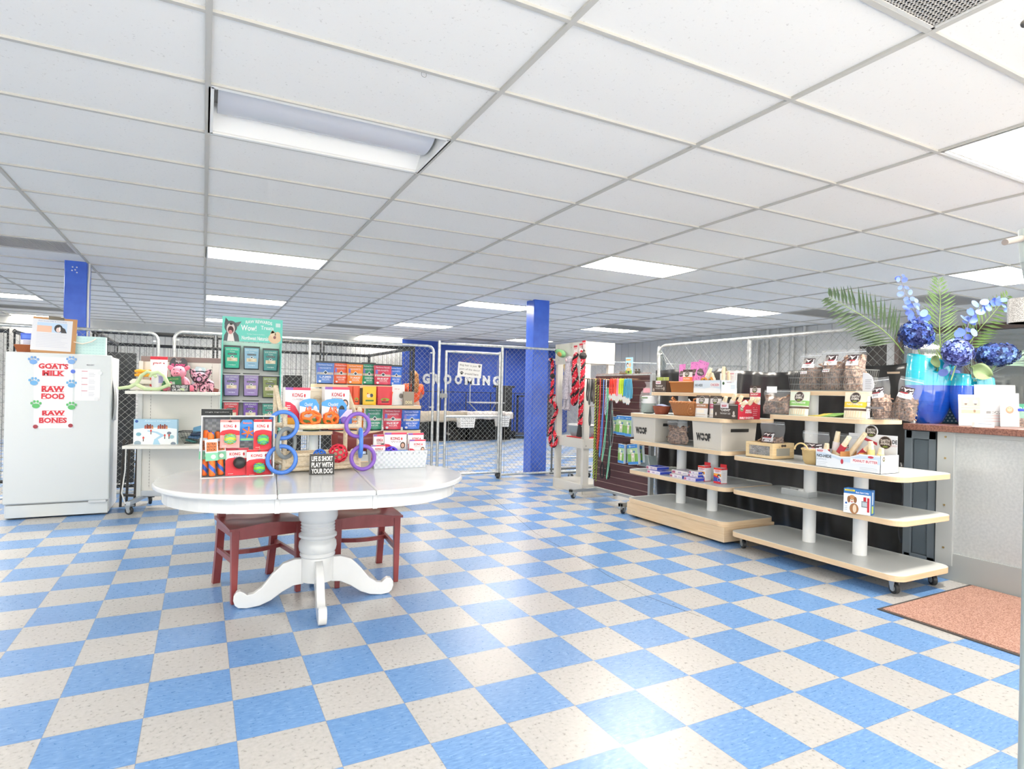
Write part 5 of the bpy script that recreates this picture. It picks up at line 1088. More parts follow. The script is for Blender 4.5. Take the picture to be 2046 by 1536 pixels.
def bigbag(px0, px1, pyt, z, dep, col, lab, txt, grp='large treat pouches on the maple stand'):
    a = shx(px0, z, dep); c = shx(px1, z, dep); y = CPOS.y+dep; P = Vector(((a+c)/2, y, z+.001)); w_ = c-a; h_ = HZ((px0+px1)/2, pyt, P)-z
    t, fm = pouch('food_pouch', lab, 'treat bag', P, 0, w_, h_, .09, col, ((.91, 1.01, '#2b2f31'), (0, .03, '#2b2f31')), grp, .12); p = Print(fm, 5)
    p.text('Northwest Naturals', 0, h_*.80, h_*.075, '#dfe3ea', w_*.74).rect(-w_*.43, h_*.41, w_*.43, h_*.51, '#c5bdb2').text('NUGGETS', 0, h_*.66, h_*.07, '#e4e7ee', w_*.6).rect(-w_*.42, h_*.76, w_*.42, h_*.77, '#2b3038').poly([(-w_*.14, h_*.50), (0, h_*.60), (w_*.14, h_*.50), (0, h_*.40)], '#e8ecee', .0018).poly([(-w_*.10, h_*.50), (0, h_*.57), (w_*.10, h_*.50), (0, h_*.43)], '#3b4a55', .0022)
    p.text(txt, 0, h_*.27, h_*.08, '#f0f2f4', w_*.62, bold=.01).text('RECIPE', 0, h_*.18, h_*.06, '#f0f2f4', w_*.4).rect(-w_*.40, h_*.53, -w_*.28, h_*.72, '#7a78c9').disc(-w_*.3, h_*.12, w_*.06, '#e6e8ee', w_*.06).rect(-w_*.4, h_*.14, w_*.4, h_*.145, '#e6e8ee'); p.build(t); return t
z5 = CZ[4][0]
for px0, px1, yt, dep, col, nm, tx_ in ((632, 669, 721, .24, '#5f86cc', 'periwinkle blue', 'LAMB'), (667, 697, 722, .25, '#e8643f', 'red-orange', 'CHICKEN & SALMON'), (694, 727, 724, .22, '#ef8a35', 'orange', 'TURKEY'), (724, 752, 724, .25, '#2f8f6c', 'green', 'CHICKEN'), (748, 784, 727, .21, '#cf3f5a', 'crimson', 'BEEF'), (780, 805, 729, .25, '#2f6fd0', 'bright blue', 'BEEF & TROUT')):
    bigbag(px0, px1, yt, z5, dep-.03, col, f'{nm} large pouch standing in the back row of the top tier behind the table', tx_)
z3 = CZ[2][0]
for px0, px1, yt, dep, col, nm, tx_ in ((604, 642, 812, .06, '#7f8f56', 'khaki green', 'RABBIT'), (640, 660, 812, .12, '#b03a48', 'dark red', 'BISON'), (655, 692, 812, .05, '#e6643c', 'orange-red', 'CHICKEN'), (700, 729, 812, .08, '#ef8a35', 'orange', 'TURKEY'), (732, 766, 812, .05, '#2f8f72', 'green', 'CHICKEN'), (766, 805, 814, .04, '#cf3f55', 'crimson', 'BEEF'), (805, 842, 816, .04, '#2f66c8', 'blue', 'BEEF & TROUT')):
    bigbag(px0, px1, yt, z3, dep, col, f'{nm} pouch on the middle tier of the stand behind the table', tx_)
z4 = CZ[3][0]
for px0, px1, yt, dep, col, nm, kind in ((695, 706, 771, .09, '#e2502c', 'left narrow orange-red', 0), (706, 719, 771, .08, '#e9582e', 'right narrow orange-red', 0), (725, 752, 772, .05, '#f2c42e', 'yellow rooster', 1), (752, 757, 772, .10, '#b8242f', 'dark red', 0), (755, 784, 772, .05, '#dc3340', 'bright red', 2), (783, 809, 768, .06, '#e9e6e2', 'white and orange', 3)):
    a = shx(px0, z4, dep); c = shx(px1, z4, dep); P = Vector(((a+c)/2, CPOS.y+dep, z4+.001)); w_ = c-a; h_ = HZ(px0, yt, P)-z4
    t, fm = pouch('snack_pouch', nm+' snack pouch on the tier under the large pouches', 'treat bag', P, 0, w_, h_, .04, col, (), 'snack pouches under the large pouches', .02); p = Print(fm, 3)
    if kind == 1: p.disc(-w_*.08, h_*.50, w_*.14, '#e9dcc8', h_*.10).disc(w_*.14, h_*.52, w_*.12, '#4a4f55', h_*.10).disc(-w_*.14, h_*.62, w_*.05, '#c8342c', h_*.03).rect(-w_*.3, h_*.2, w_*.3, h_*.28, '#4f7a3c')
    elif kind == 3: p.poly([(-w_*.5, h_*.1), (w_*.4, h_*.1), (w_*.2, h_*.25), (-w_*.5, h_*.68)], '#f2742c').disc(w_*.2, h_*.45, w_*.16, '#8f857b', h_*.12).text('dry', -w_*.1, h_*.75, h_*.06, '#c0503a', w_*.4).text('BEEF', 0, h_*.2, h_*.06, '#fff2e8', w_*.5)
    else: p.disc(0, h_*.3, w_*.3, '#8fae3c', h_*.08).disc(-w_*.05, h_*.28, w_*.12, '#b8312c', h_*.05, e=.0016).rect(-w_*.25, h_*.14, w_*.25, h_*.2, '#3c3a30', .0018)
    p.build(t)
a = shx(806, z4, .03); c = shx(827, z4, .03); P = Vector(((a+c)/2, CPOS.y+.03, z4)); h_ = HZ(806, 782, P)-z4; t = thing('dog_plaque', 'small grey-brown woven plaque lettered DOG on the stand behind the table', 'sign', P); w_ = c-a; MB().box(-w_/2, w_/2, 0, .03, 0, h_).build('block', weavemat('plaque_weave', '#b9ad9c', '#9f9484', 110, 110), t, bev=.003); Print(front(0)).text('DOG', 0, h_*.12, h_*.22, '#e8dcae', w_*.62, bold=.04).build(t)
P = Vector((shx(722, z4, .16), CPOS.y+.2, z4)); t = thing('wire_holder', 'small grey striped jar between the orange-red and yellow pouches', 'jar', P); MB().lathe([(.03, 0), (.032, .10), (.03, .20), (.02, .21)], n=16).build('jar', mat('#5e6260', .4), t, smooth=True)
# ---------------------------------------------------------------- white timber rack with rope toys
random.seed(21)
WT = noisemat('worn_white_timber', '#b3ada2', '#d3d0c8', 7, .5, stretch=(1, 1, .25), lo=.2, hi=.42)
rx0, rx1, ry0, ry1, rh = 4.22, 4.66, 6.19, 6.88, 1.895
wr = thing('timber_rack', 'worn white timber rack with rope toys, beside the blue column', 'rack', ((rx0+rx1)/2, ry0, 0)); hx = (rx1-rx0)/2; dy = ry1-ry0; pw = .085
for x in (-hx, hx-pw):
    for y in (0, dy-pw*.6): MB().box(x, x+pw, y, y+pw*.6, .02, rh).build('post', WT, wr, bev=.003)
q = MB(); q.box(-hx-.012, -hx, 0, dy, rh-.27, rh); q.box(hx, hx+.01, 0, dy, rh-.27, rh); q.box(-hx, hx, -.012, 0, rh-.27, rh); q.box(-hx, hx, dy, dy+.01, rh-.27, rh); q.build('fascia', WT, wr, bev=.002)
for z in (.12, .685): q = MB(); q.box(-hx, hx, 0, dy, z-.02, z); q.box(-hx-.01, -hx, 0, dy, z-.12, z-.004); q.box(-hx, hx, -.012, 0, z-.12, z-.004); q.build('shelf', WT, wr, bev=.002)
q = MB()
for y, z in ((.03, rh-.05), (.03, rh-.2), (.3, rh-.06), (.6, rh-.08), (.6, rh-.21)): q.cyl((-hx-.013, y, z), (-hx-.011, y, z), .006, n=8)
for x, z in ((-hx+.03, rh-.06), (-hx+.03, rh-.2), (hx-.03, rh-.08), (hx-.03, .4), (-hx+.03, .6)): q.cyl((x, -.014, z), (x, -.010, z), .006, n=8)
q.build('screw', mat('#7c7a74', .5, .5), wr)
def ropemat(nm, a, b_, c):
    if nm in MATS: return MATS[nm]
    m = mat(a, .8, name=nm); nt = m.node_tree; L_ = nt.links.new; bs = nt.nodes['Principled BSDF']; tc = nt.nodes.new('ShaderNodeTexCoord'); wv = nt.nodes.new('ShaderNodeTexWave'); wv.bands_direction = 'DIAGONAL'; wv.inputs['Scale'].default_value = 9; wv.inputs['Distortion'].default_value = 1.5
    r = nt.nodes.new('ShaderNodeValToRGB'); r.color_ramp.interpolation = 'CONSTANT'; r.color_ramp.elements[0].color = lin(b_); r.color_ramp.elements[1].position = .38; r.color_ramp.elements[1].color = lin(a); e = r.color_ramp.elements.new(.94); e.color = lin(c)
    L_(tc.outputs['Object'], wv.inputs['Vector']); L_(wv.outputs['Fac'], r.inputs[0]); L_(r.outputs[0], bs.inputs['Base Color']); return m
RR = ropemat('red_black_rope', '#cf2433', '#2a1c1f', '#f0dcd8')
def twist(mb, pts, r, turns, strands=3, n=7, mi=None):
    """helical strands around a path"""
    P = [Vector(p) for p in pts]; Ls = [0]
    for a, b_ in zip(P, P[1:]): Ls.append(Ls[-1]+(b_-a).length)
    N = max(24, int(turns*10)); 
    def at(s):
        for i in range(len(P)-1):
            if s <= Ls[i+1] or i == len(P)-2: k = (s-Ls[i])/max(1e-6, Ls[i+1]-Ls[i]); return P[i].lerp(P[i+1], k), (P[i+1]-P[i]).normalized()
    for st_ in range(strands):
        Q = []
        for j in range(N+1):
            p_, t_ = at(Ls[-1]*j/N); a = Vector((0, 1, 0)); a = (a-t_*a.dot(t_)); a = a.normalized() if a.length > .05 else t_.orthogonal().normalized(); b_ = t_.cross(a); an = 2*PI*(st_/strands+turns*j/N)
            Q.append(p_+(a*math.cos(an)+b_*math.sin(an))*r*.5)
        mb.tube(Q, r*.58, n, mi=(mi[st_] if mi else 0))
def smooth(pts, k=6):
    P = [Vector(p) for p in pts]; out = []
    for i in range(len(P)-1):
        a, b_, c, d = P[max(0, i-1)], P[i], P[i+1], P[min(len(P)-1, i+2)]
        for j in range(k):
            t = j/k; out.append(.5*((2*b_)+(-a+c)*t+(2*a-5*b_+4*c-d)*t*t+(-a+3*b_-3*c+d)*t**3))
    return out+[P[-1]]
R1 = mat('#d0263a', .8); R2 = mat('#2b1d20', .85); R3 = mat('#c2303c', .8)
def ropetoy(lab, pix, X, r, loops=None, knots=(), tassel=None):
    pts = [XP(x, y, X) for x, y in pix]; o = pts[0]; t = thing('rope_toy', lab, 'dog toy', (o.x, o.y, pts[-1].z), group='red and black rope toys on the white rack')
    loc = lambda v: v-Vector((o.x, o.y, pts[-1].z)); q = MB(); sp_ = smooth([loc(v) for v in pts]); ln = sum((b_-a).length for a, b_ in zip(sp_, sp_[1:])); twist(q, sp_, r, ln/(r*5.2), mi=(0, 1, 2)); q.build('rope', [R1, R2, R1], t, smooth=True)
    f = MB(); random.seed(int(o.y*1000))   # pale flecks on the strands
    for k in range(int(ln/.012)):
        v = sp_[random.randrange(len(sp_))]; a = random.uniform(PI*.55, PI*1.75); f.ball(v+Vector((r*.98*math.cos(a), r*.98*math.sin(a), random.uniform(-.02, .02))), (.004, .004, .006), 6)
    f.build('white_flecks', mat('#efd9d6', .8), t)
    for (x, y, kr) in knots: c = loc(XP(x, y, X)); q = MB(); q.ball(c, (kr, kr, kr*1.05), 14); q.torus(c, kr*.7, kr*.38, 'z', 16, 6); q.build('knot', mat('#2e2b2c', .85), t, smooth=True)
    if tassel: x0, y0_, x1, y1_ = tassel; a = loc(XP(x0, y0_, X)); c = loc(XP(x1, y1_, X)); q = MB(); q.cyl(a, c, r*.75, r*1.2, 10); q.build('tassel', mat('#2e2b2c', .9), t, smooth=True)
    return t
Xr = rx0-.035
ropetoy('long knotted red and black rope toy at the left corner of the white rack', [(1101, 716), (1104, 730), (1103, 748), (1104, 765), (1102, 790), (1100, 800), (1107, 806), (1112, 820), (1106, 836), (1101, 852), (1099, 870), (1101, 888), (1108, 890), (1111, 876), (1104, 858)], Xr-.01, .024, knots=((1104, 751, .034),))
ropetoy('short looped red and black rope toy hanging in the middle of the white rack', [(1152, 706), (1148, 722), (1150, 745), (1153, 770), (1150, 800), (1146, 806), (1144, 790), (1148, 762), (1146, 735)], Xr, .030)
ropetoy('long straight red and black rope toy with black knot on the front rack post', [(1164, 700), (1165, 730), (1163, 770), (1161, 810), (1159, 848)], Xr-.02, .030, knots=((1165, 711, .048),), tassel=(1159, 846, 1157, 872))
for x, y, lb in ((1150, 698, 'left red and white rope toy label on the white rack'), (1161, 694, 'middle red and white rope toy label on the white rack'), (1167, 688, 'right red and white rope toy label by the rack post'), (1107, 795, 'small red and white label low on the left rack post')):
    c = XP(x, y, rx0-.015); t = thing('hang_tag', lb, 'label', c, -PI/2); MB().box(-.04, .04, 0, .002, -.05, .05).build('card', mat('#efe9e6', .5), t); p = Print(front(0)); p.rect(-.04, .025, .04, .05, '#cf2a38').text('ROPE', 0, .003, .014, '#cf2a38', .06, bold=.03).build(t)
# green bird toy, plush, tan rope
c = XP(1121, 706, Xr-.03); t = thing('plush_bird', 'green stuffed bird toy with black beak on the top corner of the white rack', 'plush toy', c, -PI/2); t.scale = (1.25, 1.1, 1.15); M_ = Matrix.Rotation(math.radians(18), 3, 'Y'); q = MB(); q.ball((0, 0, 0), (.085, .04, .042), 18, M=M_); q.ball((-.06, 0, .024), (.04, .032, .030), 12); q.build('body', mat('#74a874', .9), t, smooth=True); MB().ball((.02, -.036, -.012), (.045, .01, .026), 12, M=M_).build('wing', mat('#b98a4a', .9), t, smooth=True); q = MB(); q.cyl((-.09, 0, .03), (-.13, 0, .035), .022, .008, 10); q.ball((-.07, -.03, .035), .006, 6); q.build('beak', BLK, t, smooth=True)
c = XP(1138, 720, Xr); t = thing('plush_elephant', 'long grey shaggy plush toy hanging on the white rack', 'plush toy', (c.x, c.y, 0), -PI/2, ); z1 = XP(1138, 716, Xr).z; z0 = XP(1138, 822, Xr).z; q = MB(); q.ball((0, 0, z1-.03), (.065, .05, .06), 16); q.tube([(-.0, 0, z1-.06), (-.01, 0, (z0+z1)/2), (-.02, 0, z0+.16)], [.055, .07, .07], 14)
for s in (-1, 1): q.tube([(-.02+s*.035, 0, z0+.2), (-.03+s*.04, -.005, z0+.06), (-.035+s*.045, -.02, z0+.02)], [.038, .032, .036], 10); q.tube([(s*.05, -.01, z1-.12), (s*.08, -.02, z1-.30), (s*.085, -.02, z1-.44)], [.022, .026, .024], 9)
q.build('body', noisemat('grey_shag', '#a39da6', '#c3bdc4', 50, .95, bump=1.0), t, smooth=True); q = MB(); q.ball((0, -.052, z1-.02), (.014, .012, .022), 10); q.build('nose', mat('#d9b9b9', .7), t, smooth=True)
pts = [XP(x, y, Xr+.05) for x, y in ((1131, 718), (1128, 730), (1130, 745), (1128, 752))]; q = MB(); twist(q, pts, .018, 8, 2); tag(q.build('rope_toy', mat('#d3bd93', .9), smooth=True), 'short tan rope toy hanging left of the grey plush', 'dog toy')
# things on the rack shelf
c = Vector((4.42, 6.50, .686)); t = thing('metal_tub', 'oval galvanised tub on the middle shelf of the white rack', 'tub', c, math.radians(-60)); q = MB(); q.lathe([(.13, 0), (.165, .06), (.17, .15), (.175, .152), (.168, .15), (.16, .06), (.12, .01)], n=30); o = q.build('tub', mat('#8fa0a8', .35), t, smooth=50); o.scale = (1.15, .8, 1)
q = MB(); q.torus((0, 0, .155), .172, .010, 'z', 30, 6); o = q.build('rim', mat('#e9ecec', .4), t, smooth=True); o.scale = (1.15, .8, 1)
t = thing('red_tray', 'thin red tray under the galvanised tub', 'tray', (4.40, 6.50, .686)); MB().box(-.17, .17, -.25, .10, 0, .012).build('tray', mat('#c43238', .5), t, bev=.003)
t.location.z = .686; 
for nm_, (x, y, z, r, c_), lb in (('yellow_toy', (4.50, 6.72, .686, .07, '#e9a726'), 'yellow toy behind the galvanised tub'), ('chew_toy', (4.36, 6.28, .686, .035, '#6a6f80'), 'small grey-blue toy at the front of the rack shelf')):
    tag(MB().ball((0, 0, r), (r, r*.8, r*.95), 14).build(nm_, mat(c_, .6), loc=(x, y, z), smooth=True), lb, 'dog toy')
t = thing('wheeled_stand', 'grey metal wheeled stand seen through the lower white rack', 'stand', (4.75, 7.35, 0)); q = MB(); q.cyl((-.3, 0, .16), (.4, 0, .16), .015); q.cyl((-.28, 0, .12), (-.28, 0, 1.3), .014); q.cyl((-.18, 0, .12), (-.18, 0, 1.3), .012); q.box(-.3, .4, -.02, .02, .09, .11); q.build('frame', mat('#6f7476', .4, .6), t, smooth=50); caster(t, .05, 0, .09, .045, .3); caster(t, .36, .02, .09, .045, .5)

# ---------------------------------------------------------------- slatwall rack with leashes
SLX, SLY0, SLY1, SLT = 4.27, 5.03, 6.02, 1.475
sw = thing('slatwall_rack', 'dark brown slatwall display on casters hung with leashes', 'rack', (SLX, (SLY0+SLY1)/2, 0), -PI/2); hw = (SLY1-SLY0)/2
q = MB(); z = .13; q2 = MB()
while z < SLT-.04: q.box(-hw, hw, 0, .02, z, z+.072); q2.box(-hw, hw, .006, .012, z+.072, z+.08); z += .08
q.box(-hw, hw, .008, .022, .13, SLT-.03); q.build('slats', noisemat('dark_brown_slat', '#4a2c30', '#573539', 5, .55, stretch=(1, 1, 10)), sw); q2.build('slot_line', mat('#b39a90', .5), sw)
q = MB(); q.box(-hw, hw, -.008, .06, SLT-.035, SLT-.012); q.build('top_trim', mat('#5b3b3a', .5), sw); MB().box(-hw, hw, -.012, .064, SLT-.012, SLT+.006).build('top_rail', GALV, sw)
q = MB(); q.box(hw, hw+.035, -.005, .05, .09, SLT); q.box(-hw-.012, -hw, -.002, .05, .09, SLT); q.box(-hw, hw, 0, .05, .09, .12)
for x in (-hw+.02, hw-.02): q.box(x-.02, x+.02, -.36, .34, .075, .11); q.box(x-.02, x+.02, -.36, -.33, .045, .11)
q.build('metal_frame', mat('#b3b8ba', .35, .6), sw, bev=.003)
for x in (-hw+.02, hw-.02):
    for y in (-.31, .30): caster(sw, x, y, .075, .034, .4)
def slx(px, z, dep):  # local x for image column
    lo, hi = -.8, .8
    for _ in range(40):
        m_ = (lo+hi)/2; P = Vector((SLX-dep, (SLY0+SLY1)/2-m_, z))
        if PX(P) < px: lo = m_
        else: hi = m_
    return lo
def slw(x, z, dep): return Vector((SLX-dep, (SLY0+SLY1)/2-x, z))
def hookat(parent, L_=.13): MB().tube([(0, L_, 0), (0, .0, 0), (0, -.015, .012)], .003, 5).build('hook', mat('#c3a07a', .35, .8), parent)
def zpx(py, px, dep): return HZ(px, py, slw(slx(px, 1.2, dep), 0, dep))
def leash(lab, px, yt, yb, col, wpx=5, col2=None, grp='leashes on the slatwall', dep=.13, px2=None, loop=False, r=.006, handle=None):
    x = slx(px, 1.3, dep); zt_ = zpx(yt, px, dep); zb = zpx(yb, px, dep); P = slw(x, 0, dep); t = thing('leash', lab, 'leash', (P.x, P.y, zt_), -PI/2, grp); hookat(t, dep); L_ = zt_-zb; dx = (slx(px2, 1.2, dep)-x) if px2 else 0
    q = MB(); k = .012*(wpx/5)
    A = smooth([(0, 0, 0), (-k*.6, .004, -L_*.3), (-k+dx*.6, 0, -L_*.7), (-k*.5+dx, -.006, -L_+.02)]); B_ = smooth([(0, 0, 0), (k*.6, -.004, -L_*.3), (k+dx*.6, .004, -L_*.75), (k*.4+dx, -.006, -L_+.005)])
    if loop: A = smooth([(0, 0, 0), (-k, 0, -L_*.3), (-k*1.7, 0, -L_*.75), (0, 0, -L_), (k*1.7, 0, -L_*.7), (k, 0, -L_*.3), (.002, -.004, -.0)]); B_ = None
    for Q in (A, B_):
        if Q:
            if col2: twist(q, Q, r, L_/.035, 2, 6, mi=(0, 1))
            else: q.tube(Q, r, 7)
    q.build('strap', [mat(col, .7)]+([mat(col2, .7)] if col2 else []), t, smooth=True)
    if handle:
        h_ = MB(); h_.tube(smooth([(dx, 0, -L_+.01), (dx-.03, 0, -L_-.07), (dx-.025, 0, -L_-.16), (dx, 0, -L_-.18), (dx+.025, 0, -L_-.16), (dx+.03, 0, -L_-.07), (dx, 0, -L_+.01)]), .009, 6); h_.build('handle', mat(handle, .8), t, smooth=True)
    return t
leash('yellow-green and black twisted rope leash, leftmost on the slatwall', 1190, 757, 958, '#c9e05a', 4, '#2c2f22', r=.007)
leash('red rope leash with a pale fleck beside the twisted yellow-green one', 1199, 757, 900, '#c8283a', 4, '#e05a3a', px2=1196, r=.006)
leash('second yellow-green and black twisted rope leash hanging lower', 1195, 770, 962, '#b9d254', 3, '#2c2f22', r=.005, dep=.10)
leash('blue flat leash with a low blue loop', 1206, 758, 915, '#5b8fdd', 4, px2=1201, r=.005)
leash('grey mesh leash in the middle of the slatwall hooks', 1211, 758, 830, '#9fb3c6', 5, '#c9d5de')
leash('dark red leash dangling behind the blue one', 1208, 780, 930, '#a8244a', 2, r=.004, dep=.09, px2=1205)
leash('light green leash with a long black handle', 1215, 775, 925, '#7fcfae', 3, r=.005, px2=1206, handle='#24272a')
leash('bright green leash beside the grey mesh one', 1213, 776, 840, '#3fb06a', 3, r=.005, dep=.10)
leash('black and green leash with a black handle at the bottom right', 1221, 800, 925, '#3a4a44', 2, r=.0045, px2=1218, dep=.09, handle='#1f2326')
leash('pale mint leash with frayed end beside the black handles', 1224, 820, 960, '#8fd3b4', 2, r=.004, px2=1216, dep=.11)
leash('dark grey slip leash coiled in a long loop', 1221, 800, 890, '#3a3f42', 9, loop=True, r=.006)
leash('second dark grey cord leash in a long loop with pale edge', 1224, 800, 893, '#8a9090', 7, loop=True, r=.0035, dep=.15)
leash('black loop cord leash with a pink centre strand', 1219, 800, 870, '#59303f', 6, loop=True, r=.005, dep=.10)
# collars on the left arm in front of the rack post
for k, (px, c_, yb) in enumerate(((1174, '#3c3d3d', 800), (1178, '#6a6a66', 808), (1183, '#2f2f30', 802), (1187, '#5f564a', 806), (1180, '#4a4d50', 850))):
    leash(('first', 'second', 'third', 'fourth', 'lowest')[k]+' dark chain collar of the cluster at the far left slatwall hooks', px, 757 if k < 4 else 812, yb, c_, 4, None, 'dark collars at the left of the slatwall', .13+.012*k, r=.008, loop=True)
t = thing('hook_bar', 'thin metal bar carrying the dark collars left of the slatwall', 'bar', slw(-hw-.04, SLT-.05, .13), -PI/2); MB().tube([(-.10, 0, .01), (.10, 0, 0), (.12, .12, 0)], .004, 6).build('bar', mat('#8c7a68', .4, .7), t)
def bundle(px0, px1, yt, yb, col, lab, n=4, dep=.15):
    x0 = slx(px0, 1.35, dep); x1 = slx(px1, 1.35, dep); zt_ = zpx(yt, px0, dep); L_ = zt_-zpx(yb, px0, dep); P = slw((x0+x1)/2, 0, dep); t = thing('collar', lab, 'collar', (P.x, P.y, zt_), -PI/2, 'bright collars on the slatwall'); hookat(t, dep)
    W = (x1-x0); q = MB()
    for k in range(n):
        x = -W/2+W*(k+.5)/n; q.tube(smooth([(x, -.01, -L_), (x-W/n*.35, 0, -L_*.5), (x, .0, 0), (x+W/n*.35, .012, -L_*.55), (x+.004, .01, -L_*.94)]), .0085, 6)
    q.build('webbing', mat(col, .6), t, smooth=True)
    q = MB(); 
    for k in range(2): x = -W*.2+W*.4*k; q.add([(x-.028, -.02, -L_-.01), (x+.01, -.024, -L_+.025), (x+.032, -.02, -L_-.022), (x-.004, -.018, -L_-.06)], [(0, 1, 2, 3)])
    q.build('paper_tag', mat('#e9e5dc', .6), t, solid=.001); MB().box(-.012, .012, -.018, -.004, -L_-.055, -L_-.01).build('buckle', mat('#d08a3c' if col[1] in '9b' else col, .5), t, bev=.003)
for px0, px1, c_, yb, lb in ((1218, 1231, '#ff4436', 790, 'bright red-orange collar bundle, first of the bright row'), (1228, 1233, '#e8543f', 790, 'coral collar strip behind the red-orange bundle'), (1233, 1238, '#f094b4', 795, 'pink collar bundle beside the coral one'), (1237, 1247, '#cde63a', 790, 'neon yellow-green collar bundle'), (1247, 1254, '#3fa0c4', 795, 'left teal blue collar bundle'), (1253, 1262, '#5ba7c6', 798, 'right pale teal blue collar bundle beside the clear bag')):
    bundle(px0, px1, 757, yb, c_, lb, 3 if px1-px0 > 7 else 2)
def harness(px0, px1, yt, yb, lab, dep, tilt=0):
    x0 = slx(px0, 1.0, dep); x1 = slx(px1, 1.0, dep); zt_ = zpx(yt, (px0+px1)/2, dep); h = zt_-zpx(yb, (px0+px1)/2, dep); P = slw((x0+x1)/2, 0, dep); w_ = max(.09, x1-x0); t = thing('harness_box', lab, 'box', (P.x, P.y, zt_-h), rot=(0, tilt, -PI/2), group='blue and green harness boxes')
    MB().box(-w_/2, w_/2, 0, .03, 0, h).build('carton', mat('#dbe7ee', .35), t, bev=.002); p = Print(front(0)); p.rect(-w_/2+.003, .003, w_/2-.003, h*.14, '#3c86cc').rect(-w_/2+.003, h*.80, w_/2-.003, h*.98, '#2f7fca').rect(-w_/2+.003, h*.14, w_/2-.003, h*.52, '#79ad4c').rect(-w_/2+.003, h*.52, w_/2-.003, h*.80, '#a9c79a')
    p.disc(-w_*.22, h*.88, w_*.07, '#bfe3e6').text('Easy Walk', w_*.10, h*.85, h*.05, '#eaf3f8', w_*.42).disc(w_*.02, h*.46, w_*.16, '#ece6da', h*.12, e=.0013).disc(-w_*.12, h*.66, w_*.12, '#f0ebe2', h*.075, e=.0015).poly([(-w_*.12, h*.14), (-w_*.02, h*.14), (w_*.0, h*.42), (-w_*.12, h*.42)], '#ece6da', .0014).poly([(w_*.06, h*.14), (w_*.14, h*.14), (w_*.18, h*.46), (w_*.06, h*.42)], '#e3dccf', .0014).rect(-w_*.16, h*.47, w_*.14, h*.49, '#c0455a', .0018).disc(w_*.16, h*.62, w_*.08, '#4a6ec0', h*.05, e=.0016).disc(-w_*.16, h*.67, w_*.02, '#3c3330', e=.002).build(t)
    if px0 < 1270: pass
    MB().tube([(0, .02, h-.005), (0, .01, h+.02), (0, dep+.02, h+.03)], .003, 5).build('hook', mat('#5a5048', .5, .5), t)
for k, (a, b_, y0_, y1_, d_, tl) in enumerate(((1222, 1234, 832, 866, .10, 0), (1232, 1250, 830, 869, .15, 0), (1249, 1262, 831, 872, .17, 0), (1261, 1274, 834, 872, .14, 0), (1236, 1248, 887, 925, .14, .03), (1247, 1253, 889, 924, .08, .0), (1257, 1278, 887, 928, .15, -.14), (1276, 1286, 890, 924, .08, -.1))):
    harness(a, b_, y0_, y1_, ('leftmost narrow', 'second', 'third', 'fourth, beside the WOOF bin,')[k]+' blue and green harness box, upper row' if k < 4 else ('left', 'rear left', 'tilted right', 'rear right')[k-4]+' blue and green harness box, lower row', d_, tl)
t = thing('picture_card', 'pale blue and yellow illustrated card standing on top of the slatwall rack', 'card', slw(slx(1256, 1.5, 0), SLT+.007, 0), -PI/2); cw = .115; MB().box(-cw/2, cw/2, 0, .012, 0, .185).build('card', mat('#a8d4ea', .5), t); p = Print(front(0)); p.rect(-cw/2, 0, cw/2, .04, '#8bb04c').rect(-cw*.42, .15, cw*.3, .165, '#e9a04c').disc(-.022, .10, .02, '#7a4c38', .026).disc(.022, .10, .02, '#e0b48c', .026).disc(-.018, .095, .013, '#efe3da', .016, e=.0014).disc(.0, .05, .045, '#e0c07a', .018, e=.0013).disc(0, .02, .014, '#39393c', .014, e=.0016).build(t)
for k, (px, c_, lb) in enumerate(((1271, '#5a5148', 'small dark ornament right of the illustrated card'), (1277, '#3c3a38', 'second small dark ornament near the clear bag'))):
    P = slw(slx(px, 1.5, 0), SLT+.007, 0); o = MB().ball((0, 0, .02), (.02, .015, .02), 10).ball((0, 0, .045), .012, 8).build('ornament', mat(c_, .6), loc=P, smooth=True); tag(o, lb, 'ornament')
P = slw(slx(1244, 1.5, .02), SLT+.007, .02); t = thing('letter_block', 'small brown word ornament on the slatwall top left of the card', 'ornament', P, -PI/2); MB().box(-.06, .06, 0, .015, 0, .012).build('base', mat('#8a6a48', .6), t); Print(front(0)).text('RESCUE', 0, .012, .02, '#8a6a48', .11, bold=.03).build(t)

# ---------------------------------------------------------------- goods on the two tiered displays
AR = -PI/2; CLR = clearmat('clear_plastic', '#eef1f3', .13, .08); CLR2 = clearmat('clear_plastic_film', '#e6eaec', .22, .08)
CHEW = noisemat('brown_chews', '#432c22', '#a8836a', 55, .7, detail=6, bump=1.0, lo=.36, hi=.66); CHEW2 = noisemat('pale_chews', '#6f4c3c', '#d9b8a0', 50, .7, detail=6, bump=1.0, lo=.36, hi=.66)
TIERX = ((1.281, 4.09), (1.063, 3.95), (.789, 3.95), (1.309, 4.12), (1.119, 4.04), (.766, 3.945))
def sp(xl, xr, y, z, yt=None, dep=0, rz=AR):
    X = next((b_ for a, b_ in TIERX if abs(a-z) < .004), None)
    if X is None: P, w_, h_ = place(xl, xr, y, z, rz, yt); return P, w_, h_
    r_ = []
    for px in (xl, xr):
        lo, hi = 0., 8.
        for _ in range(45):
            m_ = (lo+hi)/2
            if PX((X, m_, z)) > px: lo = m_
            else: hi = m_
        r_.append(lo)
    P = Vector((X, (r_[0]+r_[1])/2, z)); return P, abs(r_[0]-r_[1]), (HZ((xl+xr)/2, yt, P)-z if yt else None)
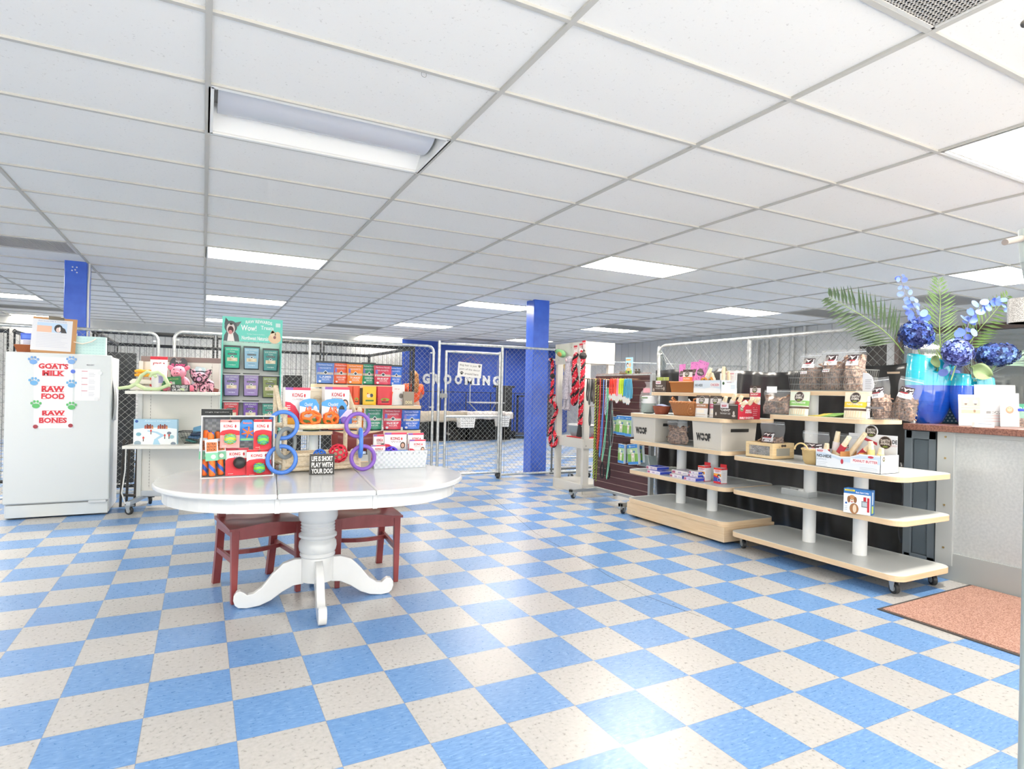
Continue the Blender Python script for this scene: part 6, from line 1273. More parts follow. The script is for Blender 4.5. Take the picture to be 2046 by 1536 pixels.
def bits(mb, c, ext, n, r=.004, L_=.035, nm=3):
    for _ in range(n):
        a = Vector((random.uniform(-1, 1)*ext[0], random.uniform(-1, 1)*ext[1], random.uniform(0, 1)*ext[2]))+Vector(c); d = Vector((random.uniform(-1, 1), random.uniform(-1, 1), random.uniform(-.6, .6))).normalized()*L_*random.uniform(.5, 1)
        mb.cyl(a-d/2, a+d/2, r, n=4, mi=random.randrange(nm))
CB = [mat('#6b4a3c', .7), mat('#9c7560', .7), mat('#c9a78d', .7)]
def clearbag(lab, P, rz, w, h, d, fill=.6, mat_=None, label=True, tilt=0, flop=0, group=None, lab2=None, lw=.55, lz=.55):
    t = thing('chew_bag', lab, 'treat bag', P, rot=(tilt, flop, rz), group=group)
    def pr_(v): return d*.5*(1 if v < .45 else max(.06, 1-(v-.45)/.5))*(.8+.2*min(1, v/.08))
    def S(s, k=1.): return lambda u, v: ((u-.5)*w*k*(1+.04*math.sin(v*9)), d*.5+s*k*(pr_(v)*(1-abs(2*u-1)**2.2)+.002)+.004*math.sin(u*17+v*13), h*v)
    b_ = MB(); b_.grid(S(-1), 14, 18); b_.grid(S(1), 14, 18); b_.build('plastic_bag', CLR, t, smooth=True)
    z0 = MB(); z0.cyl((-w*.49, d*.5-.003, h*.93), (w*.49, d*.5-.003, h*.93), .002, n=5); z0.build('zip_strip', mat('#dfe6ea', .3), t)
    def F(s): 
        def f(u, v): q_ = S(s, .96)(u, v*fill); jj = .004; return (q_[0]+random.uniform(-jj, jj), q_[1]+random.uniform(-jj, jj), max(.002, q_[2]+(.014*math.sin(u*9)+random.uniform(-.006, .006) if v > .95 else random.uniform(-.002, .002))))
        return f
    c = MB(); c.grid(F(-1), 20, 16); c.grid(F(1), 10, 8); c.build('contents', mat_ or CHEW, t, smooth=False)
    q = MB(); bits(q, (0, d*.5, h*.05), (w*.42, d*.36, h*fill*.95), 40, .0045, .05); q.build('chews', CB, t, kind='stuff')
    if label:
        p = Print(lambda x, y, e: (lambda g_: (x, g_[1]-e-.003, y))(S(-1)(max(0, min(1, x/w+.5)), max(0, min(1, y/h)))), 3); lx = w*lw/2; lh = h*.26; zc = h*lz
        p.rect(-lx, zc, lx, zc+lh, '#e9e9ee').rect(-lx, zc+lh*.42, lx, zc+lh, '#3a2c30', .0012).poly([(-lx*.5, zc+lh*.92), (-lx*.12, zc+lh*.7), (0, zc+lh*.55), (lx*.12, zc+lh*.7), (lx*.5, zc+lh*.92), (lx*.15, zc+lh*.85), (0, zc+lh*.8), (-lx*.15, zc+lh*.85)], '#f0e8e8', .0022).rect(-lx*.8, zc+lh*.42, lx*.8, zc+lh*.52, '#b0303c', .0020).text('BULLY CHEWS', 0, zc+lh*.18, lh*.14, '#50505a', lx*1.3, e=.0024).rect(lx*.7, zc+lh*.1, lx*.92, zc+lh*.9, '#d8d8dc', .0024)
        if lab2: p.rect(-lx*.8, zc-h*.17, lx*.4, zc-h*.09, '#f2f2f4').text(lab2, -lx*.2, zc-h*.145, h*.03, '#c0506a', lx*.9, e=.0022)
        p.build(t, 'bag_label')
    return t
def emblem(p, x, y, r, e=.001, txt=True):
    p.disc(x, y, r, '#cfc6bc', e=e).disc(x, y, r*.92, '#3b3029', e=e+.0004).text('EARTH', x, y+r*.08, r*.42, '#efe9e0', r*1.35, bold=.02, e=e+.0008).text('ANIMAL', x, y-r*.36, r*.40, '#efe9e0', r*1.5, bold=.02, e=e+.0008).disc(x, y-r*.62, r*.42, '#8a9a4a', r*.13, e=e+.0008)
def epouch(lab, P, rz, w, h, body, band, tilt=0, bot=None, txt='NO-HIDE'):
    t, fm = pouch('treat_pouch', lab, 'treat bag', P, rz, w, h, .045, body, ((.86, 1.01, '#4a3a34') if not bot else (.30, .38, '#5d4638'), (.42, .62, band)), None, .02, tilt=tilt); p = Print(fm, 4); emblem(p, 0, h*.78, w*.25); p.text(txt, 0, h*.50, h*.07, '#f4f0e8', w*.7, bold=.02)
    if bot: 
        for k in range(7): p.rect(-w*.36+k*w*.11, h*.04, -w*.30+k*w*.11, h*.28, '#e3cfae')
    else: p.rect(-w*.4, h*.10, w*.4, h*.14, '#c9b9a4').rect(-w*.25, h*.2, w*.3, h*.34, '#efe4d2')
    p.build(t); return t
def rolls(parent_lab, pts, P0, group=None):
    pass
RAWH = noisemat('rawhide_roll', '#efdcb4', '#f6ead0', 30, .6, bump=.4)
def roll(lab, P, rot, L_=.16, r=.018, wrap='#d04a4a', group='wrapped chew rolls'):
    t = thing('chew_roll', lab, 'dog chew', P, rot=rot, group=group); q = MB(); q.tube([(0, 0, 0), (0, 0, L_*.3), (0, 0, L_*.7), (0, 0, L_)], [r*.85, r, r, r*.8], 10); q.tube([(r*.5, -r*.4, .01), (r*.5, -r*.45, L_*.95)], r*.5, 8); q.build('roll', RAWH, t, smooth=True)
    if wrap: MB().cyl((.0, -.0, L_*.32), (0, 0, L_*.62), r*1.2, n=12).build('paper_band', mat(wrap, .6), t, smooth=True)
    return t
# --- stand A, top tier
z = AZ[4][0]+.001
P, w_, h_ = sp(1306, 1331, 783, z, 762); P, w_, h_ = sp(1303, 1331, 783, z, 761); h_ = .115
t = thing('chew_carton', 'small dark brown counter box of green packs at the left of the top tier', 'box', P, AR); d = .10
def tray(t, w, d, h, body, slope=0, th=.003):
    q = MB(); q.box(-w/2, w/2, 0, th, 0, h); q.box(-w/2, w/2, d-th, d, 0, h+slope); q.box(-w/2, -w/2+th, 0, d, 0, h); q.box(w/2-th, w/2, 0, d, 0, h); q.box(-w/2, w/2, 0, d, 0, th); q.build('carton', mat(body, .5), t)
tray(t, w_, d, h_, '#4f4038'); Print(front(0)).text('"CHEWS"', 0, h_*.44, h_*.16, '#efe8e0', w_*.5, bold=.02).text('THE RIGHT SIZE', 0, h_*.26, h_*.10, '#efe8e0', w_*.55).rect(-w_*.25, h_*.70, w_*.12, h_*1.0, '#f0eaec').text('PORK', -w_*.06, h_*.78, h_*.12, '#c23c55', w_*.28, bold=.03, e=.0018).disc(w_*.34, h_*.3, w_*.05, '#b9aca0', h_*.16).disc(-w_*.38, h_*.2, w_*.05, '#b9aca0', h_*.14).build(t)
pb = P
for k in range(6): tag(MB().box(-.022, .022, -.008, .008, 0, .075).build('treat_pack', mat(('#b7c46a', '#cfd6a0', '#9fb45a')[k % 3], .6), loc=(P.x+.03+.012*(k % 3), P.y-.06+.028*k-.015, z+.075), rz=AR+.2*k), ('first', 'second', 'third', 'fourth', 'fifth', 'sixth')[k]+' green-and-cream pack from the left in the small brown counter box', 'treat bag', 'green packs in the small brown box')
P, w_, h_ = sp(1337, 1385, 784, z, 762); t = thing('wicker_tray', 'orange-brown woven tray with slanted sides on the top tier', 'basket', P, AR); WK2 = weavemat('orange_wicker', '#c9823e', '#a8642c', 150, 190); h_ = .10; q = MB(); q.frustum(w_*.92, .13, w_, .16, 0, h_, 0, .015, 0); q.build('tray', WK2, t, bev=.004); MB().tube([(-w_/2, 0, h_), (w_/2, 0, h_), (w_/2, .16, h_), (-w_/2, .16, h_)], .006, 6, True).build('rim', mat('#c9823e', .6), t, smooth=True)
wt_p = P
epouch('white and orange pouch with brown top standing in the orange-brown tray', P+Vector((.04, -.02, .03)), AR, .125, .19, '#e9e7e6', '#f08a4c', txt='PORK')
for k, (dy_, dx_, hh, tl, lb) in enumerate(((.09, .07, .25, -.05, 'narrow pink spotted pouch at the left, behind the orange-brown tray'), (-.045, .10, .27, .0, 'middle pink spotted pouch, half hidden behind the right one'), (-.115, .06, .28, .28, 'rightmost pink spotted pouch, leaning right over the white and blue box'))):
    t, fm = pouch('pink_pouch', lb, 'treat bag', P+Vector((dx_, dy_, .03)), AR, (.085, .13, .13)[k], hh, .04, '#e07fc4', ((.62, .64, '#5d3f57'), (0, .12, '#d9c0b0'), (.12, .20, '#4f3a48')), 'pink spotted pouches', .03); t.rotation_euler = (-.08, tl, AR)
    w9 = (.085, .13, .13)[k]; p = Print(fm, 3); p.disc(0, hh*.60, w9*.36, '#4b3d46', hh*.11).disc(0, hh*.68, w9*.24, '#6b5a55', hh*.06, e=.0016).text('NO-HIDE', 0, hh*.56, hh*.06, '#efe6ea', w9*.55, e=.002)
    for j in range(26): p.disc(random.uniform(-.45, .45)*w9, hh*random.uniform(.24, .97), .0035, '#7c3f6e')
    p.build(t)
P, w_, h_ = sp(1383, 1443, 787, z, 760); h_ = .115; d = .20; w_ = .33; t = thing('chew_carton', 'pale blue and white counter box of chew rolls on the top tier, lettered NO-HIDE CHICKEN', 'box', P+Vector((0, 0, 0)), AR); tray(t, w_, d, h_, '#dfeaf3')
p = Print(front(0)); p.poly([(-w_/2, 0), (w_/2, 0), (w_/2, h_*.30), (w_*.2, h_*.45), (-w_*.1, h_*.34), (-w_/2, h_*.40)], '#f4f5f6').text('NO-HIDE', -w_*.30, h_*.50, h_*.20, '#44505a', w_*.28, bold=.02).rect(w_*.12, h_*.48, w_*.46, h_*.80, '#f4f4f6', .0012).text('CHICKEN', w_*.29, h_*.54, h_*.18, '#cf5a6a', w_*.30, bold=.02, e=.002).lines(-w_*.4, w_*.0, h_*.2, 2, .02, .004, '#b9c6d2').build(t)
p = Print(rightside(w_/2)); p.disc(d*.15, h_*.75, .014, '#3f5a3f').text('RAWHIDE', d*.5, h_*.8, h_*.08, '#a04a55', d*.3).poly([(.0, 0), (d, 0), (d, h_*.4), (d*.6, h_*.2), (d*.3, h_*.3), (0, h_*.1)], '#f1f4f6').lines(d*.6, d*.9, h_*.6, 3, .012, .003, '#9fb6cc').build(t, 'side_print')
MB().box(-w_*.1, w_/2, d-.004, d, h_, h_+.07).build('header_card', mat('#eef2f5', .5), t); MB().cyl((w_*.05, d-.006, h_+.09), (w_*.05, d-.002, h_+.09), .034, n=24).build('emblem', mat('#9b927c', .5), t)
cP = P
for k, (lx, ly, tl, L_, wr_, lb) in enumerate(((-.10, .05, .5, .20, '#e9e2d2', 'pale chew roll leaning right at the left of the NO-HIDE CHICKEN box'), (-.03, .10, -.25, .17, '#f0efee', 'upright white-banded chew roll in the middle of the NO-HIDE CHICKEN box'), (.045, .06, -.35, .14, '#f0e6da', 'short chew roll leaning left in the NO-HIDE CHICKEN box'), (.09, .10, .06, .19, '#f3f3f2', 'tall white-banded chew roll before the round emblem'), (.135, .06, .0, .15, None, 'plain upright chew roll near the box end'), (.15, .12, -.06, .145, None, 'plain chew roll at the right end of the NO-HIDE CHICKEN box'))):
    roll(lb, P+Vector((ly, -lx, .05)), (0, tl, AR), L_, .017, wr_)
for k, (lx, tl) in enumerate(((-.13, .9), (-.09, .7), (-.05, 1.1), (-.02, .8))):
    t = thing('orange_packet', ('first', 'second', 'third', 'fourth')[k]+' small orange packet from the left in front of the NO-HIDE CHICKEN rolls', 'treat bag', P+Vector((.03, -lx, .085)), rot=(0, tl, AR)); MB().box(-.02, .02, 0, .008, 0, .07).build('packet', mat('#e89a3c', .5), t, bev=.003); Print(front(0)).disc(0, .04, .012, '#6a4a30').build(t)
MBp = thing('price_card', 'white card with red print clipped at the right of the top tier', 'card', P+Vector((.12, -.155, .10)), AR); MB().box(-.05, .05, 0, .002, 0, .10).build('card', mat('#f3f1f2', .5), MBp); Print(front(0)).rect(-.045, .07, .045, .08, '#e0a0ac').lines(-.04, .04, .06, 4, .012, .003, '#e3a9a9').build(MBp)
# --- stand A, second tier from top
z = AZ[3][0]+.001
P, w_, h_ = sp(1256, 1302, 823, z, 762); t = thing('treat_jar_bag', 'large clear knotted bag holding a white-labelled pack with grey stems, left end of the shelf', 'bag', P+Vector((.02, 0, 0)), AR); w_ = .19
q = MB(); q.lathe([(.02, 0), (.085, .01), (.095, .08), (.09, .17), (.075, .22), (.03, .27), (.025, .28), (.045, .32)], c=(0, .09, 0), n=18); q.build('plastic_bag', CLR, t, smooth=True)
q = MB(); q.lathe([(.05, .0), (.072, .01), (.075, .10), (.07, .17), (.03, .175)], c=(0, .09, .002), n=18, mi=lambda i: 0 if i > 1 else 1); q.build('pack', [mat('#e9e9ea', .5), mat('#8b9a94', .8)], t, smooth=True); Print(lambda x, y, e: (.076*math.sin(x/.08), .09-.076*math.cos(x/.08)-e, y), 3).rect(-.05, .12, -.005, .145, '#7d8a80').rect(-.05, .09, -.01, .11, '#7d8a80').rect(-.06, .15, .06, .165, '#6f8f62').build(t)
q = MB(); bits(q, (0, .09, .01), (.06, .05, .07), 60, .002, .09, 1); q.build('stems', [mat('#93a29c', .8)], t, kind='stuff')
q = MB(); q.grid(lambda u, v: ((u-.5)*.10-.03, .085+.01*math.sin(u*9), .21+.045*v), 5, 3); q.build('pink_film', mat('#e58d9c', .5), t, solid=.002)
P, w_, h_ = sp(1290, 1326, 824, z, 806); w_ = .16; t = thing('wicker_basket', 'small red-brown basket beside the clear knotted bag', 'basket', P, AR); h_ = .08; q = MB(); q.lathe([(.06, 0), (.078, .04), (.088, h_), (.082, h_), (.07, .02)], c=(0, .09, 0), n=24); q.build('basket', weavemat('red_wicker', '#a8583a', '#7f3b28', 120, 160), t, smooth=True); q = MB(); q.grid(lambda u, v: ((u-.5)*.15, .05+.10*v, h_+.02*math.sin(u*3.1)*math.sin(v*3.1+.3)), 6, 5); q.build('liner', clearmat('liner', '#b9c4e8', .7), t, solid=.002)
P, w_, h_ = sp(1325, 1386, 830, z, 797); t = thing('wicker_basket', 'large oval orange-brown wicker basket in the middle of the shelf', 'basket', P, AR); wb = w_; h_ = .125
q = MB(); q.lathe([(.36, 0), (.42, .04), (.50, h_), (.47, h_), (.40, .04), (.30, .01)], c=(0, 0, 0), n=36); o = q.build('basket', weavemat('orange_wicker_oval', '#cf8d54', '#9b5b31', 110, 170), t, smooth=True); o.scale = (wb, .22, 1); o.location = (0, .11, 0)
q = MB()
for st_ in range(2):
    q.tube([(.49*wb*math.cos(2*PI*k/60), .11+.11*math.sin(2*PI*k/60)+.006*math.sin(k*1.6+st_*PI), h_+.006*math.cos(k*1.6+st_*PI)) for k in range(60)], .007, 6, True)
for s in (-1, 1): q.tube([(s*wb*.30, .08, h_), (s*wb*.36, .05, h_+.03), (s*wb*.46, .10, h_+.045), (s*wb*.45, .16, h_)], .007, 6)
q.build('braided_rim', mat('#c98550', .6), t, smooth=True); q = MB(); bits(q, (0, .11, .05), (wb*.36, .06, .07), 60, .006, .06); q.build('chews', CB, t, kind='stuff')
t = thing('treat_pack', 'crumpled clear and white pack lying in the oval wicker basket', 'treat bag', P+Vector((.12, -.02, .09)), AR); MB().grid(lambda u, v: ((u-.5)*.12, .02*math.sin(u*7), .07*v*math.sin(u*PI)), 8, 4).build('film', mat('#dfe1e3', .3), t, smooth=True, solid=.008)
P, w_, h_ = sp(1383, 1408, 833, z, 788); epouch('left brown-banded white treat pouch leaning beside the oval basket', P+Vector((.01, 0, 0)), AR, .15, .195, '#e2dedb', '#a8704c', -.08); P, w_, h_ = sp(1406, 1425, 836, z, 788); epouch('right pink-banded white treat pouch leaning behind the left one', P+Vector((.03, -.02, 0)), AR, .13, .195, '#e2dcdb', '#c95a7c', -.08)
P, w_, h_ = sp(1424, 1473, 838, z, 804); h_ = .125; w_ = .27; P = P+Vector((.005, (PX(P)-1448)*0, 0)); t = thing('chew_carton', 'dark brown counter box of chew rolls lettered CHEWS THE RIGHT SIZE, right of the pouches', 'box', P, AR); d = .24; tray(t, w_, d, h_, '#4b3f37')
p = Print(front(0)); p.text('"CHEWS"', 0, h_*.50, h_*.17, '#efe8e0', w_*.40, bold=.03).text('THE RIGHT SIZE', 0, h_*.30, h_*.11, '#efe8e0', w_*.42).rect(-w_*.20, h_*.72, w_*.13, h_*1.05, '#f0eaec').text('BEEF', -w_*.04, h_*.80, h_*.14, '#c23c55', w_*.2, bold=.03, e=.002).rect(-w_*.48, h_*.92, -w_*.22, h_*.96, '#cfc6bc').rect(w_*.15, h_*.92, w_*.48, h_*.96, '#cfc6bc').disc(w_*.34, h_*.4, w_*.04, '#cfc2b6', h_*.14).disc(w_*.34, h_*.22, w_*.07, '#cfc2b6', h_*.08).disc(-w_*.38, h_*.3, w_*.03, '#cfc2b6', h_*.12).build(t)
q = MB(); q.box(w_/2, w_/2+.003, 0, d+.02, 0, h_*.98); q.build('red_side', mat('#bf2f42', .5), t); p = Print(rightside(w_/2+.003)); emblem(p, d*.17, h_*.70, .022); p.text('HIGHLY', d*.5, h_*.55, h_*.11, '#f4e6e6', d*.28, bold=.03).text('DIGESTIBLE', d*.5, h_*.42, h_*.11, '#f4e6e6', d*.32, bold=.03).lines(d*.72, d*.96, h_*.8, 5, .016, .003, '#efc9cc').text('EASILY DIGESTED', d*.42, h_*.04, h_*.13, '#f7f0f0', d*.7, bold=.03).build(t, 'side_print')
MB().box(-w_*.1, w_/2, d-.004, d, h_, h_+.04).build('header_card', mat('#bf2f42', .5), t)
for k, (lx, ly, tl, L_, wr_, lb) in enumerate(((-.09, .06, .35, .12, '#f3efee', 'white-banded chew roll at the left of the dark brown CHEWS box'), (-.03, .08, .45, .15, '#f3e9e4', 'second chew roll leaning right in the dark brown CHEWS box'), (.03, .08, .55, .14, '#c8404a', 'third chew roll with a red band in the dark brown CHEWS box'), (.08, .14, .7, .14, None, 'plain pale chew roll at the back of the dark brown CHEWS box'), (.07, .05, .95, .13, '#f3f0ec', 'low chew roll lying along the dark brown CHEWS box'), (.10, .20, .6, .13, '#c8404a', 'rearmost red-banded chew roll above the red box side'))):
    roll(lb, P+Vector((ly, -lx, .075)), (0, tl, AR), L_, .019, wr_)
epouch('small brown-topped pouch standing above the red box side', P+Vector((.19, -w_/2+.01, .125)), AR, .11, .16, '#e6e0e2', '#bf3048', txt='BEEF')
# --- stand A, middle tier: fabric bins
z = AZ[2][0]+.001
def bin_(lab, P, rz, w, d, h, side=True):
    t = thing('storage_bin', lab, 'bin', P, rz); w0, w1 = w*.93, w*1.02; F = mat('#cfcac0', .75); q = MB(); q.add([(-w0/2, .01, 0), (w0/2, .01, 0), (w0/2, d-.01, 0), (-w0/2, d-.01, 0), (-w1/2, 0, h), (w1/2, 0, h), (w1/2, d, h), (-w1/2, d, h)], [(3, 2, 1, 0), (0, 1, 5, 4), (1, 2, 6, 5), (2, 3, 7, 6), (3, 0, 4, 7)]); q.build('fabric_body', F, t, solid=.006, bev=.006)
    MB().tube([(-w1/2, 0, h), (w1/2, 0, h), (w1/2, d, h), (-w1/2, d, h)], .005, 6, True).build('hem', mat('#c3bdb2', .8), t)
    f = lambda x, y, e: (x, .01*(1-y/h)-e-.0035, y); p = Print(f); p.text('WOOF', -w*.12, h*.28, h*.30, '#33312e', w*.50, bold=.075)
    for x in (-.148, .0): p.paw(-w*.12+w*(-.055 if x < 0 else .065), h*.44, .013, '#cfcac0', 0, .0026)
    p.build(t, 'lettering'); g2 = lambda x, y, e: (w0/2+(w1-w0)/2*y/h+e+.0035, x, y); p = Print(g2); p.rect(d*.24, h*.66, d*.76, h*.78, '#3a3836', .004); p.build(t, 'handle'); return t
P, w_, h_ = sp(1264, 1308, 884, z, 835); P1 = P; bin_('left beige fabric bin lettered WOOF with a dark handle', P, AR, w_, .40, .235)
P, w_, h_ = sp(1383, 1441, 899, z, 843); P2 = P; bin_('right beige fabric bin lettered WOOF with a dark handle', P, AR, w_, .42, .235)
clearbag('clear bag of brown chews slumped between the two WOOF bins', Vector((3.97, (P1.y+P2.y)/2+.02, z)), AR, .26, .22, .14, .72, label=False, flop=0, tilt=.1)
clearbag('clear bag of brown chews inside the right WOOF bin', Vector((4.02, P2.y, z+.03)), AR, .30, .235, .22, .88, label=False)
# --- stand A, second tier
z = AZ[1][0]+.001
def flat(lab, xl, xr, y, zz, body, side, dx=0, d=.15, h=.028, grp='flat white and blue boxes', dz=0):
    P, w_, _ = sp(xl, xr, y, zz); P = P+Vector((dx, 0, dz)); t = thing('flat_box', lab, 'box', P, AR, grp); MB().box(-w_/2, w_/2, 0, d, 0, h).build('carton', mat(body, .45), t, bev=.0015)
    p = Print(front(0)); p.rect(-w_*.47, h*.15, -w_*.28, h*.8, '#b5607c').rect(-w_*.1, h*.25, w_*.1, h*.7, '#b9a9c8').rect(w_*.2, h*.3, w_*.45, h*.6, '#c9c3d6').build(t); p = Print(top(h)); p.rect(-w_*.45, .01, w_*.45, d-.01, side); 
    for k in range(4): p.disc(-w_*.3+k*w_*.2, d*.5+.02*(k % 2), .012, '#2c3fa8' if k % 2 else '#e9e4ee')
    p.build(t, 'top_print')
    q = MB().box(w_/2, w_/2+.001, .005, d-.005, .003, h-.003); q.build('blue_end', mat('#3a52c4', .4), t); return w_
flat('lower flat box of the left stack', 1293, 1318, 944, z, '#e6dfe8', '#3550c8', h=.03); flat('upper flat box of the left stack, with a blue end', 1291, 1312, 942, z, '#e4dae4', '#3550c8', h=.03, dz=.0315, d=.16)
flat('lower flat box of the middle stack', 1338, 1362, 952, z, '#e9e4e8', '#d9d2dc', h=.03); flat('upper flat box of the middle stack', 1342, 1374, 951, z, '#ece6e8', '#d3c9cf', h=.032, dz=.0315, dx=.0)
flat('lowest flat box of the right stack, lilac', 1366, 1389, 958, z, '#d9cfe4', '#a9a0d4', h=.03); flat('middle flat box of the right stack', 1371, 1390, 958, z, '#e9e3ea', '#3550c8', h=.025, dz=.0315, dx=.02, d=.12); flat('top flat box of the right stack', 1373, 1391, 958, z, '#ebe7ea', '#cfc8cc', h=.025, dz=.058, dx=.02, d=.12)
for xl, xr, yb, lb in ((1394, 1408, 959, 'left red and white hanging-tab toy box on the second tier'), (1425, 1441, 964, 'right red and white hanging-tab toy box on the second tier')):
    P, w_, _ = sp(xl, xr, yb, z); w_ = .085; h = .135; d = .075; t = thing('toy_carton', lb, 'toy box', P, AR); MB().box(-w_/2, w_/2, 0, d, 0, h).build('carton', mat('#efedf0', .4), t, bev=.0015); MB().box(-w_*.42, w_*.42, d-.003, d, h, h+.03).build('hang_tab', mat('#d92f38', .4), t)
    p = Print(front(0)); p.rect(-w_/2, h*.88, w_/2, h, '#e8452f').rect(-w_/2, 0, w_/2, h*.12, '#d92f38').text('KONG', -w_*.06, h*.76, h*.09, '#cf2438', w_*.6, bold=.04).disc(w_*.36, h*.80, w_*.05, '#cf2438', h*.04).text('Marathon', 0, h*.68, h*.06, '#5b63b0', w_*.5).rect(-w_/2, h*.46, w_/2, h*.64, '#f5a53a').disc(w_*.20, h*.50, w_*.20, '#2c2f4a', h*.10, e=.0012).disc(w_*.24, h*.47, w_*.1, '#e9e4e0', h*.05, e=.0016)
    p.poly([(-w_/2, h*.12), (w_/2, h*.12), (w_/2, h*.26), (0, h*.42), (-w_/2, h*.48)], '#3a4fae').poly([(-w_/2, h*.42), (0, h*.38), (w_/2, h*.20), (w_/2, h*.30), (0, h*.48), (-w_/2, h*.52)], '#d92f38', .0012).disc(w_*.24, h*.26, w_*.20, '#f0efef', e=.0016).disc(w_*.24, h*.26, w_*.17, '#2f4fb0', e=.002).build(t)
    p = Print(rightside(w_/2)); p.rect(0, h*.9, d, h, '#d92f38').rect(0, 0, d, h*.03, '#d92f38').lines(d*.2, d*.8, h*.7, 8, .009, .002, '#c9c6ce').build(t, 'side_print')
P = G(1316, 930, z); t = thing('plastic_caddy', 'grey translucent slanted caddy behind the flat boxes', 'holder', (4.22, P.y-.02, z), AR); MB().prism([(-.09, 0), (.09, 0), (.055, .12), (-.055, .12)], 0, .12, T=lambda x, y, zz: (x, zz, y)).build('caddy', mat('#8f9c9e', .3), t, bev=.004); MB().tube([(-.10, 0, .0), (-.06, 0, .13), (.06, 0, .13), (.10, 0, .0)], .003, 5).build('edge', mat('#c9cfd0', .3), t)

# --- stand B, top tier
z = BZ[4][0]+.001
P, w_, h_ = sp(1583, 1722, 779, z, 725); P = Vector((4.10, 2.91, z)); w_ = .56; t = thing('wire_basket', 'grey wire basket holding three large clear chew bags on the top tier', 'basket', P, AR); q = MB(); h = .155; d = .22; W1 = w_*1.05
for zz, ww_ in ((.004, w_*.94), (.05, w_*.97), (.10, w_*1.01), (h, W1)): q.tube([(-ww_/2, 0, zz), (ww_/2, 0, zz), (ww_/2, d, zz), (-ww_/2, d, zz)], .0022, 5, True)
n = 38
for k in range(n+1): f_ = k/n-.5; q.cyl((w_*.94*f_, 0, .004), (W1*f_, 0, h), .0011, n=4); q.cyl((w_*.94*f_, d, .004), (W1*f_, d, h), .0011, n=4)
for k in range(12):
    for s in (-1, 1): q.cyl((s*w_*.47, d*k/11, .004), (s*W1/2, d*k/11, h), .0011, n=4)
q.build('wires', mat('#8b908e', .4, .5), t)
clearbag('left large clear bag of brown chews in the grey wire basket', P+Vector((.03, .165, .006)), AR, .185, .285, .15, .58, lab2='Lamb Ears', lz=.60); clearbag('middle large clear bag of brown chews in the grey wire basket', P+Vector((.03, -.02, .006)), AR, .185, .30, .15, .66, lab2='Beef', lz=.62); clearbag('right large clear bag of pale chews in the grey wire basket', P+Vector((.03, -.19, .006)), AR, .165, .30, .14, .80, CHEW2, lz=.60)
t = thing('rounded_card', 'white rounded-corner card beside the wire basket on the top tier', 'card', (4.10, 2.56, z), AR-.1); MB().prism([(-.04, 0), (.045, 0), (.045, .05), (.03, .10), (0, .125), (-.04, .13)], 0, .002, T=lambda x, y, zz: (x, zz, y)).build('card', mat('#ecebed', .5), t); Print(front(0)).lines(-.02, .03, .08, 6, .012, .003, '#8d8d93').build(t)
# --- stand B, second tier from top
z = BZ[3][0]+.001
def wbasket(lab, P, rz, w, d, h, flare=1.12, m_='#7f8481'):
    t = thing('wire_basket', lab, 'basket', P, rz); q = MB()
    for zz in (0.004, h*.5, h): k = 1+(flare-1)*zz/h; q.tube([(-w*k/2, 0, zz), (w*k/2, 0, zz), (w*k/2, d, zz), (-w*k/2, d, zz)], .002, 5, True)
    for i in range(15): f_ = i/14-.5; q.cyl((w*f_, 0, .004), (w*flare*f_, 0, h), .0011, n=4); q.cyl((w*f_, d, .004), (w*flare*f_, d, h), .0011, n=4)
    for i in range(8):
        for s in (-1, 1): q.cyl((s*w/2, d*i/7, .004), (s*w*flare/2, d*i/7, h), .0011, n=4)
    q.build('wires', mat(m_, .4, .5), t); return t
P, w_, h_ = sp(1520, 1572, 825, z, 765); P = Vector((4.03, 3.27, z)); wbasket('wire basket cradling a bulging bag at the left end of the fourth tier', P, AR, .15, .16, .10); clearbag('bulging clear bag of curly brown chews in the left wire basket', P+Vector((-.01, .01, .006)), AR, .31, .20, .18, .72, label=False, tilt=-.1); t = thing('white_tag', 'white paper tag on top of the bulging clear bag', 'label', P+Vector((0, .02, .17)), AR+.3); MB().box(-.04, .04, 0, .002, 0, .05).build('tag', mat('#e9e9ec', .5), t)
P, w_, h_ = sp(1572, 1611, 830, z, 790); epouch('green-banded treat pouch of sticks on the fourth tier', P, AR, w_, .185, '#e3ead8', '#8cc46a', -.10, bot=1)
P, w_, h_ = sp(1681, 1726, 833, z, 790); epouch('yellow-banded treat pouch of sticks on the fourth tier', P, AR, w_, .185, '#efe6cf', '#f0cf3c', -.10, bot=1)
for k in range(9):
    px = 1620+k*6.3; P, _, _ = sp(px, px+10, 828+k*.6, z); t = thing('flat_packet', ('first', 'second', 'third', 'fourth', 'fifth', 'sixth', 'seventh', 'eighth', 'last')[k]+f' of the fanned flat {"yellow" if k < 4 else "green"} packets, counted from the left', 'treat bag', P+Vector((.02, 0, .003+.0018*k)), rot=(0, -.28 if k else -.1, AR+.1), group='fanned flat packets'); MB().box(-.055, .05, 0, .17, 0, .006).build('packet', mat('#e2cf6a' if k < 4 else '#8fb868', .45), t, bev=.002); Print(top(.006)).rect(-.045, .01, -.01, .16, '#efe9d6').rect(.0, .02, .03, .15, '#6a5a48').build(t)
P, w_, h_ = sp(1733, 1803, 838, z, 800); P = Vector((4.03, P.y, z)); t = wbasket('wire basket with two clear bags at the right end of the fourth tier', P, AR, .21, .19, .115, 1.1, '#77706a'); MB().box(-.12, .0, -.004, -.002, .07, .085).build('strip', mat('#8a8380', .5), t)
